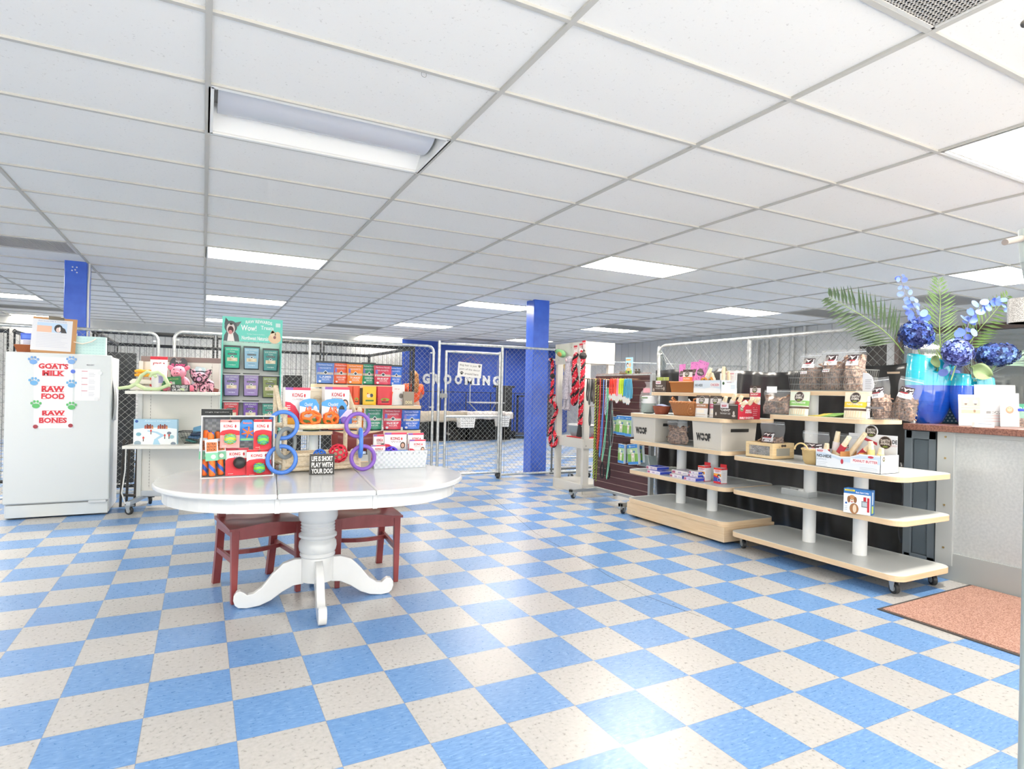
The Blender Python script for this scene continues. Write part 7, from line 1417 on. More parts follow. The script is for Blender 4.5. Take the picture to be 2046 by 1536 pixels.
clearbag('left clear bag of pale curly chews in the right-end wire basket', P+Vector((.03, .055, .006)), AR, .13, .28, .12, .52, CHEW2, lz=.5, flop=-.12, lw=.6); clearbag('right clear bag of brown curly chews leaning toward the tall vase', P+Vector((.04, -.06, .006)), AR, .15, .28, .13, .50, CHEW, lz=.52, flop=.22, lw=.6)
# --- stand B, middle tier
z = BZ[2][0]+.001
P, w_, h_ = sp(1480, 1545, 917, z, 876); w_ = .26; P = Vector((3.97, P.y, z)); t = thing('wooden_crate', 'light wooden crate with clear front window of chews', 'crate', P, AR); PINE = noisemat('pale_pine', '#dfc290', '#ead2a6', 8, .55, stretch=(1, 1, 8)); h = .125; d = .25
q = MB(); 
for y in (0, d-.012): q.box(-w_/2, w_/2, y, y+.012, 0, .025); q.box(-w_/2, w_/2, y, y+.012, h-.025, h); q.box(-w_/2, -w_/2+.028, y, y+.012, .025, h-.025); q.box(w_/2-.028, w_/2, y, y+.012, .025, h-.025)
for x in (-w_/2, w_/2-.012): q.box(x, x+.012, .012, d-.012, 0, .025); q.box(x, x+.012, .012, d-.012, h-.04, h); q.box(x, x+.012, .012, .045, .025, h-.04); q.box(x, x+.012, d-.045, d-.012, .025, h-.04)
q.box(-w_/2, w_/2, 0, d, 0, .006); q.build('frame', PINE, t, bev=.0015); MB().box(-w_/2+.02, w_/2-.02, .005, .008, .02, h-.02).build('window', clearmat('pane', '#e6e8e8', .2), t); MB().box(w_/2-.008, w_/2-.005, .03, d-.03, .02, h-.035).build('end_panel', mat('#a9a69a', .5), t); q = MB(); 
for x in (-.018, .018): q.cyl((w_/2-.002, d/2+x, h-.02), (w_/2+.002, d/2+x, h-.02), .010, n=12)
q.box(w_/2-.001, w_/2+.0018, d/2-.018, d/2+.018, h-.027, h-.013); q.build('hand_hole', mat('#4a4038', .7), t)
q = MB(); bits(q, (0, .05, .02), (w_*.44, .035, .085), 260, .003, .05); q.build('chews', [mat('#5d5048', .7), mat('#8d7d72', .7), mat('#b3a79c', .6)], t, kind='stuff'); MB().box(-w_*.44, w_*.44, .10, d-.02, .008, .1).build('contents', CHEW, t)
clearbag('wide crumpled clear bag with barcode label in the wooden crate', P+Vector((.09, -.0, .012)), AR, .225, .28, .13, .52, CHEW, lw=.45, lz=.42)
P, w_, h_ = sp(1588, 1632, 922, z, 885); w_ = .19; P = Vector((3.96, P.y, z)); t = thing('wicker_basket', 'small natural wicker basket with hooped handle between crate and carton', 'basket', P, AR); STR = weavemat('straw_wicker', '#e8cf9c', '#c9a868', 90, 120); q = MB(); q.lathe([(.38, 0), (.46, .03), (.50, .105), (.47, .105), (.42, .03), (.3, .01)], n=32); o = q.build('basket', STR, t, smooth=True); o.scale = (w_, .16, 1); o.location = (0, .09, 0)
q = MB(); q.tube([(.49*w_*math.cos(2*PI*k/50), .09+.08*math.sin(2*PI*k/50)+.004*math.sin(k*1.7), .107+.004*math.cos(k*1.7)) for k in range(50)], .007, 6, True); q.tube([(-.02+.055*math.cos(PI*k/12)-.04, .012, .10+.05*math.sin(PI*k/12)) for k in range(13)], .006, 7)
q.build('rim_and_handle', mat('#e0c48c', .6), t, smooth=True); clearbag('upright clear bag with large white label standing in the natural wicker basket', P+Vector((.05, .0, .015)), AR, .21, .225, .09, .35, CHEW, lw=.72, lz=.36); clearbag('clear bag of dark chews behind the natural basket and carton', Vector((4.20, P.y-.17, z)), AR, .22, .23, .08, .5, CHEW, lw=.4, lz=.45)
P, w_, h_ = sp(1634, 1761, 944, z, 890); P = Vector((3.945, 2.60, z)); w_ = .465; h = .12; d = .20; t = thing('chew_carton', 'long white and pale blue counter box of chew rolls lettered NO-HIDE and PEANUT BUTTER', 'box', P, AR)
q = MB(); poly = [(-w_/2, 0), (w_/2, 0), (w_/2, h), (w_*.2, h*.98), (w_*.05, h*.78), (-w_*.1, h*.72), (-w_*.25, h*.85), (-w_*.32, h*1.05), (-w_/2, h*1.08)]; q.prism(poly, 0, .003, T=lambda x, y, zz: (x, zz, y)); q.box(-w_/2, -w_/2+.003, 0, d, 0, h); q.box(w_/2-.003, w_/2, 0, d, 0, h); q.box(-w_/2, w_/2, d-.003, d, 0, h); q.box(-w_/2, w_/2, 0, d, 0, .003); q.build('carton', mat('#e9eef4', .45), t)
q = MB(); q.box(-w_*.25, w_*.48, d-.004, d-.001, h, h+.125); q.cyl((w_*.10, d-.006, h+.145), (w_*.10, d-.001, h+.145), .045, n=28); q.build('header_card', mat('#e9edf1', .45), t)
p = Print(front(0)); p.poly([(-w_/2, h*.62), (-w_*.2, h*.62), (-w_*.05, h*.45), (w_*.2, h*.42), (w_/2, h*.5), (w_/2, h*.9), (w_*.2, h*.9), (w_*.05, h*.70), (-w_*.1, h*.64), (-w_*.25, h*.77), (-w_/2, h*.98)], '#cfdfee').text('NO-HIDE', -w_*.36, h*.56, h*.19, '#444c55', w_*.24, bold=.03).rect(-w_*.49, h*.86, -w_*.36, h*1.04, '#f4f2f4', .0012).text('BEEF', -w_*.425, h*.89, h*.12, '#cf4456', w_*.10, bold=.03, e=.0022)
p.poly([(w_*.06, h*.42), (w_*.46, h*.48), (w_*.46, h*.74), (w_*.06, h*.70)], '#f6f6f8', .0014).text('PEANUT BUTTER', w_*.28, h*.52, h*.14, '#cf4456', w_*.36, bold=.02, e=.0022).text('BUFFALO', -w_*.40, h*.42, h*.08, '#9fb0c0', w_*.16).disc(-w_*.07, h*.45, .010, '#c23c4c', .018, e=.0014).disc(w_*.36, h*.86, .02, '#cf4456', .008, e=.0016).lines(-w_*.48, -w_*.3, h*.3, 3, .012, .002, '#b9c0c8').lines(w_*.2, w_*.48, h*.25, 4, .010, .002, '#c3c8ce').build(t, 'front_print')
p = Print(rightside(w_/2)); emblem(p, d*.16, h*.80, .016); p.lines(d*.6, d*.95, h*.85, 6, .014, .002, '#b9c6d2').disc(d*.42, h*.38, .012, '#d9cbc0', .02).build(t, 'side_print')
p = Print(front(d-.004)); emblem(p, w_*.10, h+.145, .042, .003); emblem(p, w_*.31, h+.075, .045); p.text('DE', w_*.445, h+.07, .026, '#3f454c', .034, bold=.04).text('EAST', w_*.44, h+.05, .012, '#c99aa0', .04).poly([(-w_*.05, h+.09), (w_*.19, h+.05), (w_*.19, h+.07), (-w_*.05, h+.11)], '#c23c4c').lines(-w_*.2, -w_*.08, h+.1, 2, .01, .002, '#9fb3c6').build(t, 'header_print')
for k, (lx, ly, tl, L_, wr_, c2, lb) in enumerate(((-.17, .11, .15, .20, '#f0eaea', 0, 'upright chew roll with white wrap at the left of the PEANUT BUTTER carton'), (-.12, .05, .55, .20, '#b8303e', 0, 'long chew roll with red wrap leaning right in the PEANUT BUTTER carton'), (-.09, .13, .6, .24, None, 0, 'longest plain chew roll leaning right behind the red-wrapped one'), (-.02, .12, .75, .18, '#b8303e', 0, 'chew roll with red wrap behind the cardboard divider'), (.00, .06, 1.2, .13, '#efe4cf', 0, 'low bundled chew roll in the middle of the PEANUT BUTTER carton'), (.07, .07, 1.3, .12, '#e9c860', 0, 'low yellow-wrapped chew roll right of the middle'), (.125, .08, -.08, .15, '#f0d489', 1, 'tall yellow-wrapped chew before the printed emblem'), (.165, .10, .1, .11, '#f0dca4', 1, 'short yellow chew at the right end of the PEANUT BUTTER carton'), (-.20, .06, .1, .11, '#b8303e', 0, 'short red-labelled chew at the far left of the PEANUT BUTTER carton'))):
    roll(lb, P+Vector((ly, -lx, .055)), (0, tl, AR), L_, .019, wr_)
q = MB(); q.box(-.055, -.052, .01, d-.01, .02, h*1.0); q.box(.075, .078, .01, d-.01, .02, h*1.02); q.build('divider', mat('#c58f5a', .7), t)
# --- stand B, second tier
z = BZ[1][0]+.001
P, w_, h_ = sp(1552, 1606, 988, z, 975); P = Vector((4.13, 3.14, z)); w_ = .24; t = thing('acrylic_tray', 'clear plastic divided tray on the wheeled display', 'tray', P, AR); q = MB(); h = .045; d = .10
for y in (0, d): q.box(-w_/2, w_/2, y-.0015, y+.0015, 0, h)
for x in (-w_/2, 0, w_/2): q.box(x-.0015, x+.0015, 0, d, 0, h)
q.box(-w_/2, w_/2, 0, d, 0, .002); q.build('tray', clearmat('acrylic', '#cfd4d6', .45), t); MB().tube([(-w_/2, 0, h), (w_/2, 0, h), (w_/2, d, h), (-w_/2, d, h)], .0018, 5, True).build('rim', mat('#eef0f1', .2), t)
for k, (x, y, ww_, hh, lb) in enumerate(((-.055, .05, .035, .028, 'small clear box in the left section of the plastic tray'), (.03, .05, .05, .05, 'white packet in the middle of the plastic tray'), (.09, .05, .03, .02, 'tiny white lid in the right section of the plastic tray'))):
    tag(MB().box(-ww_/2, ww_/2, -.02, .02, 0, hh).build('small_pack', mat('#e3e5e5', .4), loc=P+Vector((y, -x, .003)), rz=AR, bev=.006), lb, 'pack')
P, w_, _ = sp(1690, 1734, 1024, z); P = Vector((4.0, 2.50, z)); w_ = .165; h = .162; d = .075; P, w2, _ = sp(1690, 1734, 1022, z); t = thing('collar_carton', 'blue and white box with dog photo and red collar on the wheeled display', 'box', P, AR+math.radians(14)); MB().box(-w_/2, w_/2, 0, d, 0, h).build('carton', mat('#2f72b8', .4), t, bev=.0015)
p = Print(front(0)); p.rect(-w_/2, 0, w_/2, h*.80, '#e6edf4').rect(-w_*.46, h*.90, -w_*.08, h*.97, '#e9d83c').text('PetSafe', -w_*.27, h*.915, h*.04, '#2b4a8a', w_*.28).text('Basic Bark Collar', w_*.2, h*.85, h*.07, '#f4f7fa', w_*.48, bold=.02)
p.disc(-w_*.10, h*.20, w_*.17, '#a5744a', h*.22, e=.0012).disc(-w_*.18, h*.60, w_*.14, '#c08a58', h*.15, e=.0015).disc(-w_*.30, h*.56, w_*.06, '#8a5c38', h*.14, e=.0018).disc(-w_*.06, h*.56, w_*.06, '#8a5c38', h*.13, e=.0018).disc(-w_*.18, h*.52, w_*.07, '#e6d8c6', h*.07, e=.0021).disc(-w_*.18, h*.56, w_*.025, '#2c2622', h*.02, e=.0024).disc(-w_*.18, h*.47, w_*.03, '#c45a55', h*.03, e=.0024).disc(-w_*.08, h*.2, w_*.07, '#e0cdb4', h*.17, e=.0015)
p.disc(w_*.30, h*.42, w_*.16, '#f3f4f6', h*.24, e=.0012).rect(w_*.17, h*.30, w_*.42, h*.55, '#7d8890', .0016).rect(w_*.20, h*.34, w_*.38, h*.51, '#b9c3c9', .002).rect(w_*.38, h*.12, w_*.46, h*.70, '#c22c38', .0024).rect(w_*.24, h*.55, w_*.34, h*.72, '#c22c38', .002).disc(-w_*.40, h*.40, w_*.04, '#2f5fa8', e=.0012).lines(-w_*.46, -w_*.34, h*.28, 3, .012, .003, '#9aa8b6').build(t)
p = Print(rightside(w_/2)); p.rect(d*.25, h*.06, d*.7, h*.36, '#c9d86a').rect(d*.35, h*.42, d*.6, h*.92, '#dfe9f3').build(t, 'side_print')

# ---------------------------------------------------------------- service counter at the right
CX = 4.70; CT_ = 1.08; GRY = noisemat('brushed_grey_panel', '#b9bfc1', '#c5cacb', 60, .38, metal=.35); DG = mat('#66717a', .45)
ct_ = thing('service_counter', 'grey panelled service counter with speckled brown top at the right', 'counter', (CX, 0, 0)); yA, yB, yC = 2.64, 2.43, -.6
TOP = noisemat('brown_speckled_laminate', '#5e3d36', '#8b6457', 130, .35, detail=2)
q = MB(); q.box(-.05, .75, yC, 2.60, CT_-.045, CT_); q.box(.0, .12, 2.60, 2.66, CT_-.045, CT_); q.build('countertop', TOP, ct_, bev=.004)
MB().box(.03, .60, yB, yA, 0, CT_-.045).build('side_cabinet', mat('#5a656d', .5), ct_)
q = MB(); q.box(.005, .03, yB, yB+.05, 0, CT_-.05); q.box(.005, .03, yA-.045, yA+.01, 0, CT_-.05); q.box(.005, .03, yB, yA, CT_-.11, CT_-.05); q.box(.005, .03, yB, yA, 0, .12); q.build('cabinet_frame', DG, ct_, bev=.003)
MB().box(.02, .031, yB+.055, yA-.05, .125, CT_-.115).build('cabinet_panel', mat('#56626b', .5), ct_, bev=.003)
MB().box(0, .6, yC, yB-.02, .0, CT_-.045).build('front_panel', GRY, ct_); q = MB(); q.box(-.022, 0, yB-.13, yB-.02, .10, CT_-.045); q.box(-.012, 0, yC, yB-.02, CT_-.075, CT_-.045); q.build('corner_post', mat('#b3b9ba', .4, .3), ct_, bev=.002); q = MB(); q.box(-.014, 0, yC, yB-.02, 0, .19); q.build('kick_board', mat('#a3a9aa', .45, .2), ct_, bev=.002)
q = MB(); 
for zz in (.22, .52, .85, 1.00): q.cyl((-.026, yB-.075, zz), (-.022, yB-.075, zz), .007, n=12)
q.build('screw', mat('#b39a6a', .3, .9), ct_)
# entrance mat
t = thing('entrance_mat', 'tan looped entrance mat with dark rubber edge in front of the counter', 'mat', (0, 0, 0)); a = G(1762, 1218); b_ = G(1947, 1168); mx0, mx1, my1, my0 = 3.61, 4.69, 2.17, -.2
def mt(z0, z1, i, mb): mb.add([(mx0+i, my0+i, z0), (mx1-i, my0+i, z0), (mx1-i, my1+.02-i, z0), (mx0+i, my1-i, z0), (mx0+i, my0+i, z1), (mx1-i, my0+i, z1), (mx1-i, my1+.02-i, z1), (mx0+i, my1-i, z1)], [(0, 3, 2, 1), (4, 5, 6, 7), (0, 1, 5, 4), (1, 2, 6, 5), (2, 3, 7, 6), (3, 0, 4, 7)])
q = MB(); mt(.001, .005, 0, q); q.build('rubber_edge', mat('#3f3a38', .7), t); q = MB(); mt(.003, .010, .022, q); q.build('pile', noisemat('tan_loop_pile', '#8a6153', '#c79f8f', 160, .95, bump=.8, detail=3), t)
# ---------------------------------------------------------------- vases and flowers
def vasemat():
    m = mat('#12b5d4', .13, name='blue_lacquer', spec=.7, coat=1.0); nt = m.node_tree; L_ = nt.links.new; bs = nt.nodes['Principled BSDF']; tc = nt.nodes.new('ShaderNodeTexCoord'); sx_ = nt.nodes.new('ShaderNodeSeparateXYZ'); L_(tc.outputs['Object'], sx_.inputs[0]); r = nt.nodes.new('ShaderNodeValToRGB'); r.color_ramp.interpolation = 'CONSTANT'; r.color_ramp.elements[0].color = lin('#1455cc'); r.color_ramp.elements[1].position = .62; r.color_ramp.elements[1].color = lin('#22c1dc')
    mu = nt.nodes.new('ShaderNodeMath'); mu.operation = 'MULTIPLY'; mu.inputs[1].default_value = 2.15; L_(sx_.outputs[2], mu.inputs[0]); L_(mu.outputs[0], r.inputs[0])
    n = nt.nodes.new('ShaderNodeTexNoise'); n.inputs['Scale'].default_value = 14; mp = nt.nodes.new('ShaderNodeMapping'); mp.inputs['Scale'].default_value = (1, 1, 9); L_(tc.outputs['Object'], mp.inputs[0]); L_(mp.outputs[0], n.inputs['Vector']); x = nt.nodes.new('ShaderNodeMixRGB'); x.blend_type = 'MULTIPLY'; x.inputs[0].default_value = .35; L_(r.outputs[0], x.inputs[1]); L_(n.outputs['Fac'], x.inputs[2]); L_(x.outputs[0], bs.inputs['Base Color'])
    bp = nt.nodes.new('ShaderNodeBump'); bp.inputs['Strength'].default_value = .12; bp.inputs['Distance'].default_value = .004; L_(n.outputs['Fac'], bp.inputs['Height']); L_(bp.outputs[0], bs.inputs['Normal']); return m
VM = vasemat()
def vase(lab, P, H, Rm, split, notch, rz, cut=.09):
    t = thing('vase', lab, 'vase', P, rz); prof = [(0, .46), (.04, .56), (.15, .72), (.3, .88), (.45, .97), (.6, 1.0), (.75, .97), (.9, .92), (1, .90)]
    def R(v):
        for (a, ra), (b_, rb_) in zip(prof, prof[1:]):
            if v <= b_: k = (v-a)/(b_-a); return Rm*(ra+(rb_-ra)*k)
        return Rm*.9
    n = 72; nv = 34; q = MB(); vs = []; fs = []
    for j in range(nv+1):
        for i in range(n):
            a = 2*PI*i/n; rim = 1-cut*(.5+.5*math.cos(a-PI*.05)); v = j/nv*rim; r = R(v); vs.append((r*math.cos(a), r*.72*math.sin(a), H*v))
    for j in range(nv):
        for i in range(n):
            a = 2*PI*(i+.5)/n; k = abs((a-notch+PI) % (2*PI)-PI)
            if k < .10 and j/nv > .78: continue
            fs.append((j*n+i, j*n+(i+1) % n, (j+1)*n+(i+1) % n, (j+1)*n+i))
    fs.append(tuple(range(n))[::-1]); q.add(vs, fs); o = q.build('body', VM, t, smooth=60, solid=.007); o.scale = (1, 1, 1); return t
vA = G(1866, 850, CT_); vA = Vector((4.86, 2.50, CT_)); 
Va = G(1855, 846, CT_)
Pa = Vector((Va.x+.07, Va.y+.035, CT_+.001)); Ha = HZ(1812, 706, Pa)-CT_
VR = -YAW-.25
vase('tall blue and turquoise lacquered vase with a notched slanted rim, left of the pair', Pa, Ha, .168, .6, -PI/2+.02, VR, .17)
Vb = G(1925, 850, CT_); Pb = Vector((Pa.x+.16, Pa.y-.40, CT_+.001)); lo, hi = -.3, .6
for _ in range(30):
    m_ = (lo+hi)/2
    if PX((Pa.x+.12, Pa.y-m_, 1.3)) < 1942: lo = m_
    else: hi = m_
Pb = Vector((Pa.x+.12, Pa.y-lo, CT_+.001)); Hb = HZ(1938, 752, Pb)-CT_
vase('shorter blue and turquoise lacquered vase with a notched rim, right of the pair', Pb, Hb*1.06, .145, .6, -PI/2-.22, VR, .10)
def pt(px, py, P, back=0): # point on the plane through the vase, facing the camera
    D = (Vector((P.x, P.y, 0))-OC).dot(fw)+back; return DP(px, py, D)
def frond(lab, pix, P, back, n, Ll, w_, col, side=(1, 1), droop=.0):
    pts = smooth([pt(x, y, P, back+b_) for x, y, b_ in pix], 5); t = thing('palm_frond', lab, 'foliage', pts[0]); o = pts[0]; q = MB(); q.tube([p_-o for p_ in pts], [.005-.0035*i/len(pts) for i in range(len(pts))], 6); q.build('stem', mat('#7d9a52', .5), t, smooth=True); q = MB(); N = len(pts)
    for k in range(n):
        f_ = .22+.78*k/(n-1); i = min(N-2, int(f_*(N-1))); c = pts[i].lerp(pts[i+1], f_*(N-1)-i)-o; tg = (pts[i+1]-pts[i]).normalized(); sd = tg.cross(fw).normalized(); L_ = Ll*(.55+.45*math.sin(PI*min(1, .25+f_*.75)))*(1-.45*max(0, f_-.7)/.3)
        for s in (-1, 1):
            if not side[0 if s < 0 else 1]: continue
            d = (sd*s*.80+tg*.62+fw*random.uniform(-.12, .12)).normalized(); e_ = c+d*L_+Vector((0, 0, -droop*L_)); mid = c+d*L_*.45; nn = d.cross(fw).normalized()*w_
            q.add([c, mid+nn-fw*.003, e_, mid-nn-fw*.003, mid+fw*.004], [(0, 1, 4), (1, 2, 4), (2, 3, 4), (3, 0, 4)])
    q.build('leaflets', mat(col, .55), t); return t
frond('dark green palm frond arching far left over the shelves', [(1806, 706, 0), (1790, 685, -.01), (1765, 660, -.03), (1730, 635, -.05), (1690, 612, -.08), (1658, 594, -.10)], Pa, 0, 19, .25, .0125, '#3a4f34')
frond('pale green palm frond standing straight up from the tall vase', [(1880, 715, 0), (1879, 690, 0), (1877, 650, .02), (1879, 605, .05), (1875, 560, .09)], Pa, 0, 19, .19, .0085, '#6c8858')
frond('green palm frond leaning right behind the right blue flowers', [(1925, 720, .05), (1935, 690, .08), (1955, 660, .1), (1985, 625, .14), (2012, 592, .18)], Pb, .05, 16, .18, .010, '#5d7a40')
frond('short grass-green frond between the two vases', [(1872, 742, 0), (1880, 720, 0), (1890, 695, .03), (1905, 672, .06)], Pa, .02, 10, .09, .006, '#9cb860')
def hyd(lab, px, py, P, R, cols, back=0, squash=1.0, stem=None):
    c = pt(px, py, P, back); t = thing('hydrangea', lab, 'flower', c); q = MB(); n = 150
    for k in range(n):
        zz = 1-2*(k+.5)/n; a = k*2.39996; r = math.sqrt(max(0, 1-zz*zz)); d = Vector((r*math.cos(a), r*math.sin(a), zz)); p_ = Vector((d.x*R, d.y*R, d.z*R*squash))*random.uniform(.84, 1.04); x_ = d.orthogonal().normalized(); y_ = d.cross(x_); sp_ = R*.20; mi_ = random.choices((0, 1, 2, 3), (4, 4, 3, 1))[0]; ro = random.random()*2
        for m4 in range(4):
            an = ro+m4*PI/2; u_ = x_*math.cos(an)+y_*math.sin(an); w9 = x_*-math.sin(an)+y_*math.cos(an); q.add([p_, p_+u_*sp_*.55+w9*sp_*.42+d*sp_*random.uniform(0, .3), p_+u_*sp_+d*sp_*random.uniform(-.2, .25), p_+u_*sp_*.55-w9*sp_*.42+d*sp_*random.uniform(0, .3)], [(0, 1, 2, 3)], mi_)
    q.ball((0, 0, 0), (R*.78, R*.78, R*.78*squash), 12, 0); q.build('bloom', [mat(c_, .7) for c_ in cols], t)
    if stem: s = [Vector((0, 0, -R*.6))]+[pt(x, y, P, back)-c for x, y in stem]; q = MB(); q.tube(smooth(s), .005, 6); q.build('stem', mat('#7a9a6a', .6), t, smooth=True)
    return t
NV = ('#222f68', '#304a98', '#4a6abc', '#6f90d6')
hyd('dark blue hydrangea head above the tall vase rim', 1831, 668, Pa, .115, NV, -.05, .95, [(1840, 715), (1845, 740)])
hyd('mottled blue-violet hydrangea head between the two vases', 1913, 704, Pb, .10, ('#3c4384', '#5365b0', '#7686cc', '#8fb2e8'), -.10, 1.05, [(1905, 745), (1900, 760)])
hyd('wide dark navy hydrangea head over the right vase', 1991, 708, Pb, .135, ('#1e2b58', '#2b4284', '#486aac', '#7094cc'), -.02, .62, [(1975, 745), (1960, 775)])
def euc(lab, pix, P, n, R, col, back=0, wide=1.0):
    pts = smooth([pt(x, y, P, back+b_) for x, y, b_ in pix], 6); o = pts[0]; t = thing('eucalyptus_stem', lab, 'foliage', o); q = MB(); q.tube([p_-o for p_ in pts], .0022, 5); q.build('stem', mat('#6a6a86', .6), t); q = MB(); N = len(pts)
    for k in range(n):
        f_ = .12+.88*k/(n-1); i = min(N-2, int(f_*(N-1))); c = pts[i].lerp(pts[i+1], f_*(N-1)-i)-o; rr_ = R*(1.15-.6*f_)*random.uniform(.85, 1.15)
        for s in (-1, 1):
            a = random.uniform(-.5, .5); d = (rr*s*math.cos(a)*wide+up*math.sin(a)+fw*random.uniform(-.5, .5)).normalized(); c2 = c+d*rr_*1.35; nrm = (fw*-1+up*random.uniform(-.6, .9)+rr*random.uniform(-.6, .6)).normalized(); x_ = (d-nrm*d.dot(nrm)).normalized(); y_ = nrm.cross(x_)
            q.add([c2]+[c2+x_*rr_*math.cos(2*PI*j/12)+y_*rr_*.85*math.sin(2*PI*j/12)+nrm*.003 for j in range(12)], [(0, j+1, (j+1) % 12+1) for j in range(12)], random.randrange(3))
    q.build('leaves', [mat(col[0], .6), mat(col[1], .6), mat(col[2], .6)], t); return t
EC = ('#5470cc', '#6c88d8', '#7c98de')
euc('tall periwinkle eucalyptus stem rising at the left of the tall vase', [(1838, 700, 0), (1836, 650, 0), (1822, 615, .0), (1806, 580, .02), (1800, 552, .04)], Pa, 10, .034, ('#5a70cc', '#728ad6', '#657cd0'), -.02)
euc('loose periwinkle eucalyptus spray above the left hydrangea', [(1850, 690, 0), (1840, 650, 0), (1832, 625, -.02), (1822, 604, -.04)], Pa, 6, .040, ('#6584d6', '#7a96de', '#5672c8'), -.05)
euc('periwinkle eucalyptus branch rising between the vases', [(1895, 760, 0), (1905, 720, 0), (1918, 680, 0), (1932, 648, 0), (1945, 625, 0)], Pb, 9, .034, ('#566cc4', '#6880d0', '#7c96dc'), 0)
euc('long pale blue eucalyptus branch arching right to the pendant lamp', [(1925, 690, 0), (1938, 640, 0), (1960, 612, 0), (1990, 602, 0), (2015, 612, 0), (2030, 635, 0)], Pb, 13, .036, EC, -.06)
# broad leaves, grass
def leaf(lab, px, py, P, L_, W, ang, back): 
    c = pt(px, py, P, back); t = thing('broad_leaf', lab, 'foliage', c); d = rr*math.cos(ang)+up*math.sin(ang); s = rr*-math.sin(ang)+up*math.cos(ang); MB().grid(lambda u, v: d*(u-.5)*L_+s*(v-.5)*2*W*math.sin(PI*min(.98, max(.02, u)))**.7+fw*(.02*math.cos((v-.5)*5)+.015*math.sin(u*4)), 10, 8).build('blade', mat('#869c72', .55), t, smooth=True, solid=.001); return t
leaf('broad pale green leaf folded over the tall vase rim notch', 1868, 722, Pa, .09, .035, -1.4, -.15); leaf('broad pale green leaf over the right vase rim', 1960, 742, Pb, .15, .06, -.5, -.12)
random.seed(4)
for P_, (px0, px1, py, y1_), lb, cc in ((Pa, (1840, 1900, 735, 690), 'tuft of thin green grass blades in the tall vase', '#6f8f5a'), (Pb, (1915, 2010, 762, 712), 'tuft of thin green grass blades in the right vase', '#8fb098')):
    t = thing('grass_tuft', lb, 'foliage', pt((px0+px1)/2, py, P_)); o = Vector(t.location); q = MB()
    for k in range(34): x = random.uniform(px0+(px1-px0)*.3, px1-(px1-px0)*.3); x1_ = random.uniform(px0, px1); a = pt(x, py, P_, random.uniform(-.03, .05))-o; c = pt(x1_, y1_+random.uniform(-15, 25), P_, random.uniform(-.05, .1))-o; q.cyl(a, c, .0016, .0005, n=4)
    q.build('blades', mat(cc, .6), t)
t = thing('grass_spray', 'wispy pale green grass fanning to the right edge behind the navy hydrangea', 'foliage', pt(2005, 730, Pb, .1)); o = Vector(t.location); q = MB()
for k in range(46): a = random.uniform(-.15, .75); c = pt(2005+90*math.cos(a), 735-70*math.sin(a), Pb, random.uniform(0, .2))-o; q.tube(smooth([(0, 0, 0), c*.5+Vector((0, 0, .02)), c], 3), .0009, 4)
q.build('blades', mat('#a9cdb4', .6), t)
# counter-top papers in clear stands
def stand(lab, px0, px1, pyb, pyt, X, rz, draw, tint='#d3d4d8', base=True):
    P, w_, h_ = place(px0, px1, pyb, CT_+.001, rz, pyt); t = thing('sign_holder', lab, 'sign', P, rot=(-.06, 0, rz)); MB().box(-w_/2, w_/2, 0, .003, 0, h_).build('sheet', mat(tint, .5), t); 
    q = MB(); q.box(-w_/2-.002, w_/2+.002, -.002, -.0008, -.0, h_+.002); 
    if base: q.box(-w_/2, w_/2, 0, .05, 0, .003)
    q.build('acrylic_holder', clearmat('acrylic_sleeve', '#eef2f4', .10), t); p = Print(front(.0003), 1); draw(p, w_, h_); p.build(t); return t
FR = -YAW+math.radians(-4)
def dA(p, w, h):
    p.rect(-w*.40, h*.62, w*.40, h*.92, '#b8a58c').rect(-w*.40, h*.40, w*.40, h*.60, '#b3a77c').disc(-w*.2, h*.80, w*.12, '#e6e0d8', h*.06, e=.001).disc(w*.2, h*.78, w*.10, '#d9cfc4', h*.06, e=.001).disc(-w*.2, h*.70, w*.06, '#5a4a40', h*.03, e=.0012).disc(w*.2, h*.70, w*.06, '#4a4a4c', h*.03, e=.0012).rect(-w*.4, h*.52, w*.4, h*.56, '#e2ded0', .001).disc(w*.16, h*.48, w*.05, '#7a5a3c', h*.05, e=.0012).text('Frequent K-9 Bath Club', 0, h*.31, h*.05, '#6a6040', w*.7).lines(-w*.38, w*.3, h*.28, 3, h*.04, h*.012, '#b9b4a0').rect(-w*.4, h*.06, w*.2, h*.13, '#d9d4c2')
def dB(p, w, h): p.lines(-w*.35, w*.35, h*.86, 1, .01, .003, '#c9a0a0').rect(-w*.22, h*.30, w*.26, h*.36, '#7a7a7a').text('SCAN', w*.02, h*.305, h*.05, '#f4f4f4', w*.26, bold=.03, e=.0016).lines(-w*.3, w*.3, h*.26, 3, h*.07, h*.015, '#e0a6a6').rect(-w*.42, h*.92, w*.42, h*.925, '#c9c9cc')
def dC(p, w, h): p.lines(-w*.35, w*.3, h*.92, 3, h*.04, h*.012, '#a9b0c0').rect(-w*.36, h*.38, w*.36, h*.74, '#b9d0e6').rect(-w*.36, h*.55, w*.36, h*.64, '#e6eef6', .001).disc(0, h*.50, w*.22, '#b9825e', h*.11, e=.0012).disc(0, h*.52, w*.14, '#d9ab88', h*.07, e=.0015).disc(-w*.05, h*.55, w*.02, '#3a2a22', e=.0018).disc(w*.05, h*.55, w*.02, '#3a2a22', e=.0018).lines(-w*.3, w*.3, h*.34, 6, h*.045, h*.01, '#9fb3cc')
stand('large white framed notice at the back, lettered SCAN', 1948, 2030, 850, 768, 0, FR, dB); stand('white sheet with two small dog photos in a clear holder, leftmost', 1916, 1964, 850, 788, 0, FR, dA); stand('white flyer with a curly tan dog photo in a clear holder, rightmost', 1999, 2037, 852, 785, 0, FR, dC)
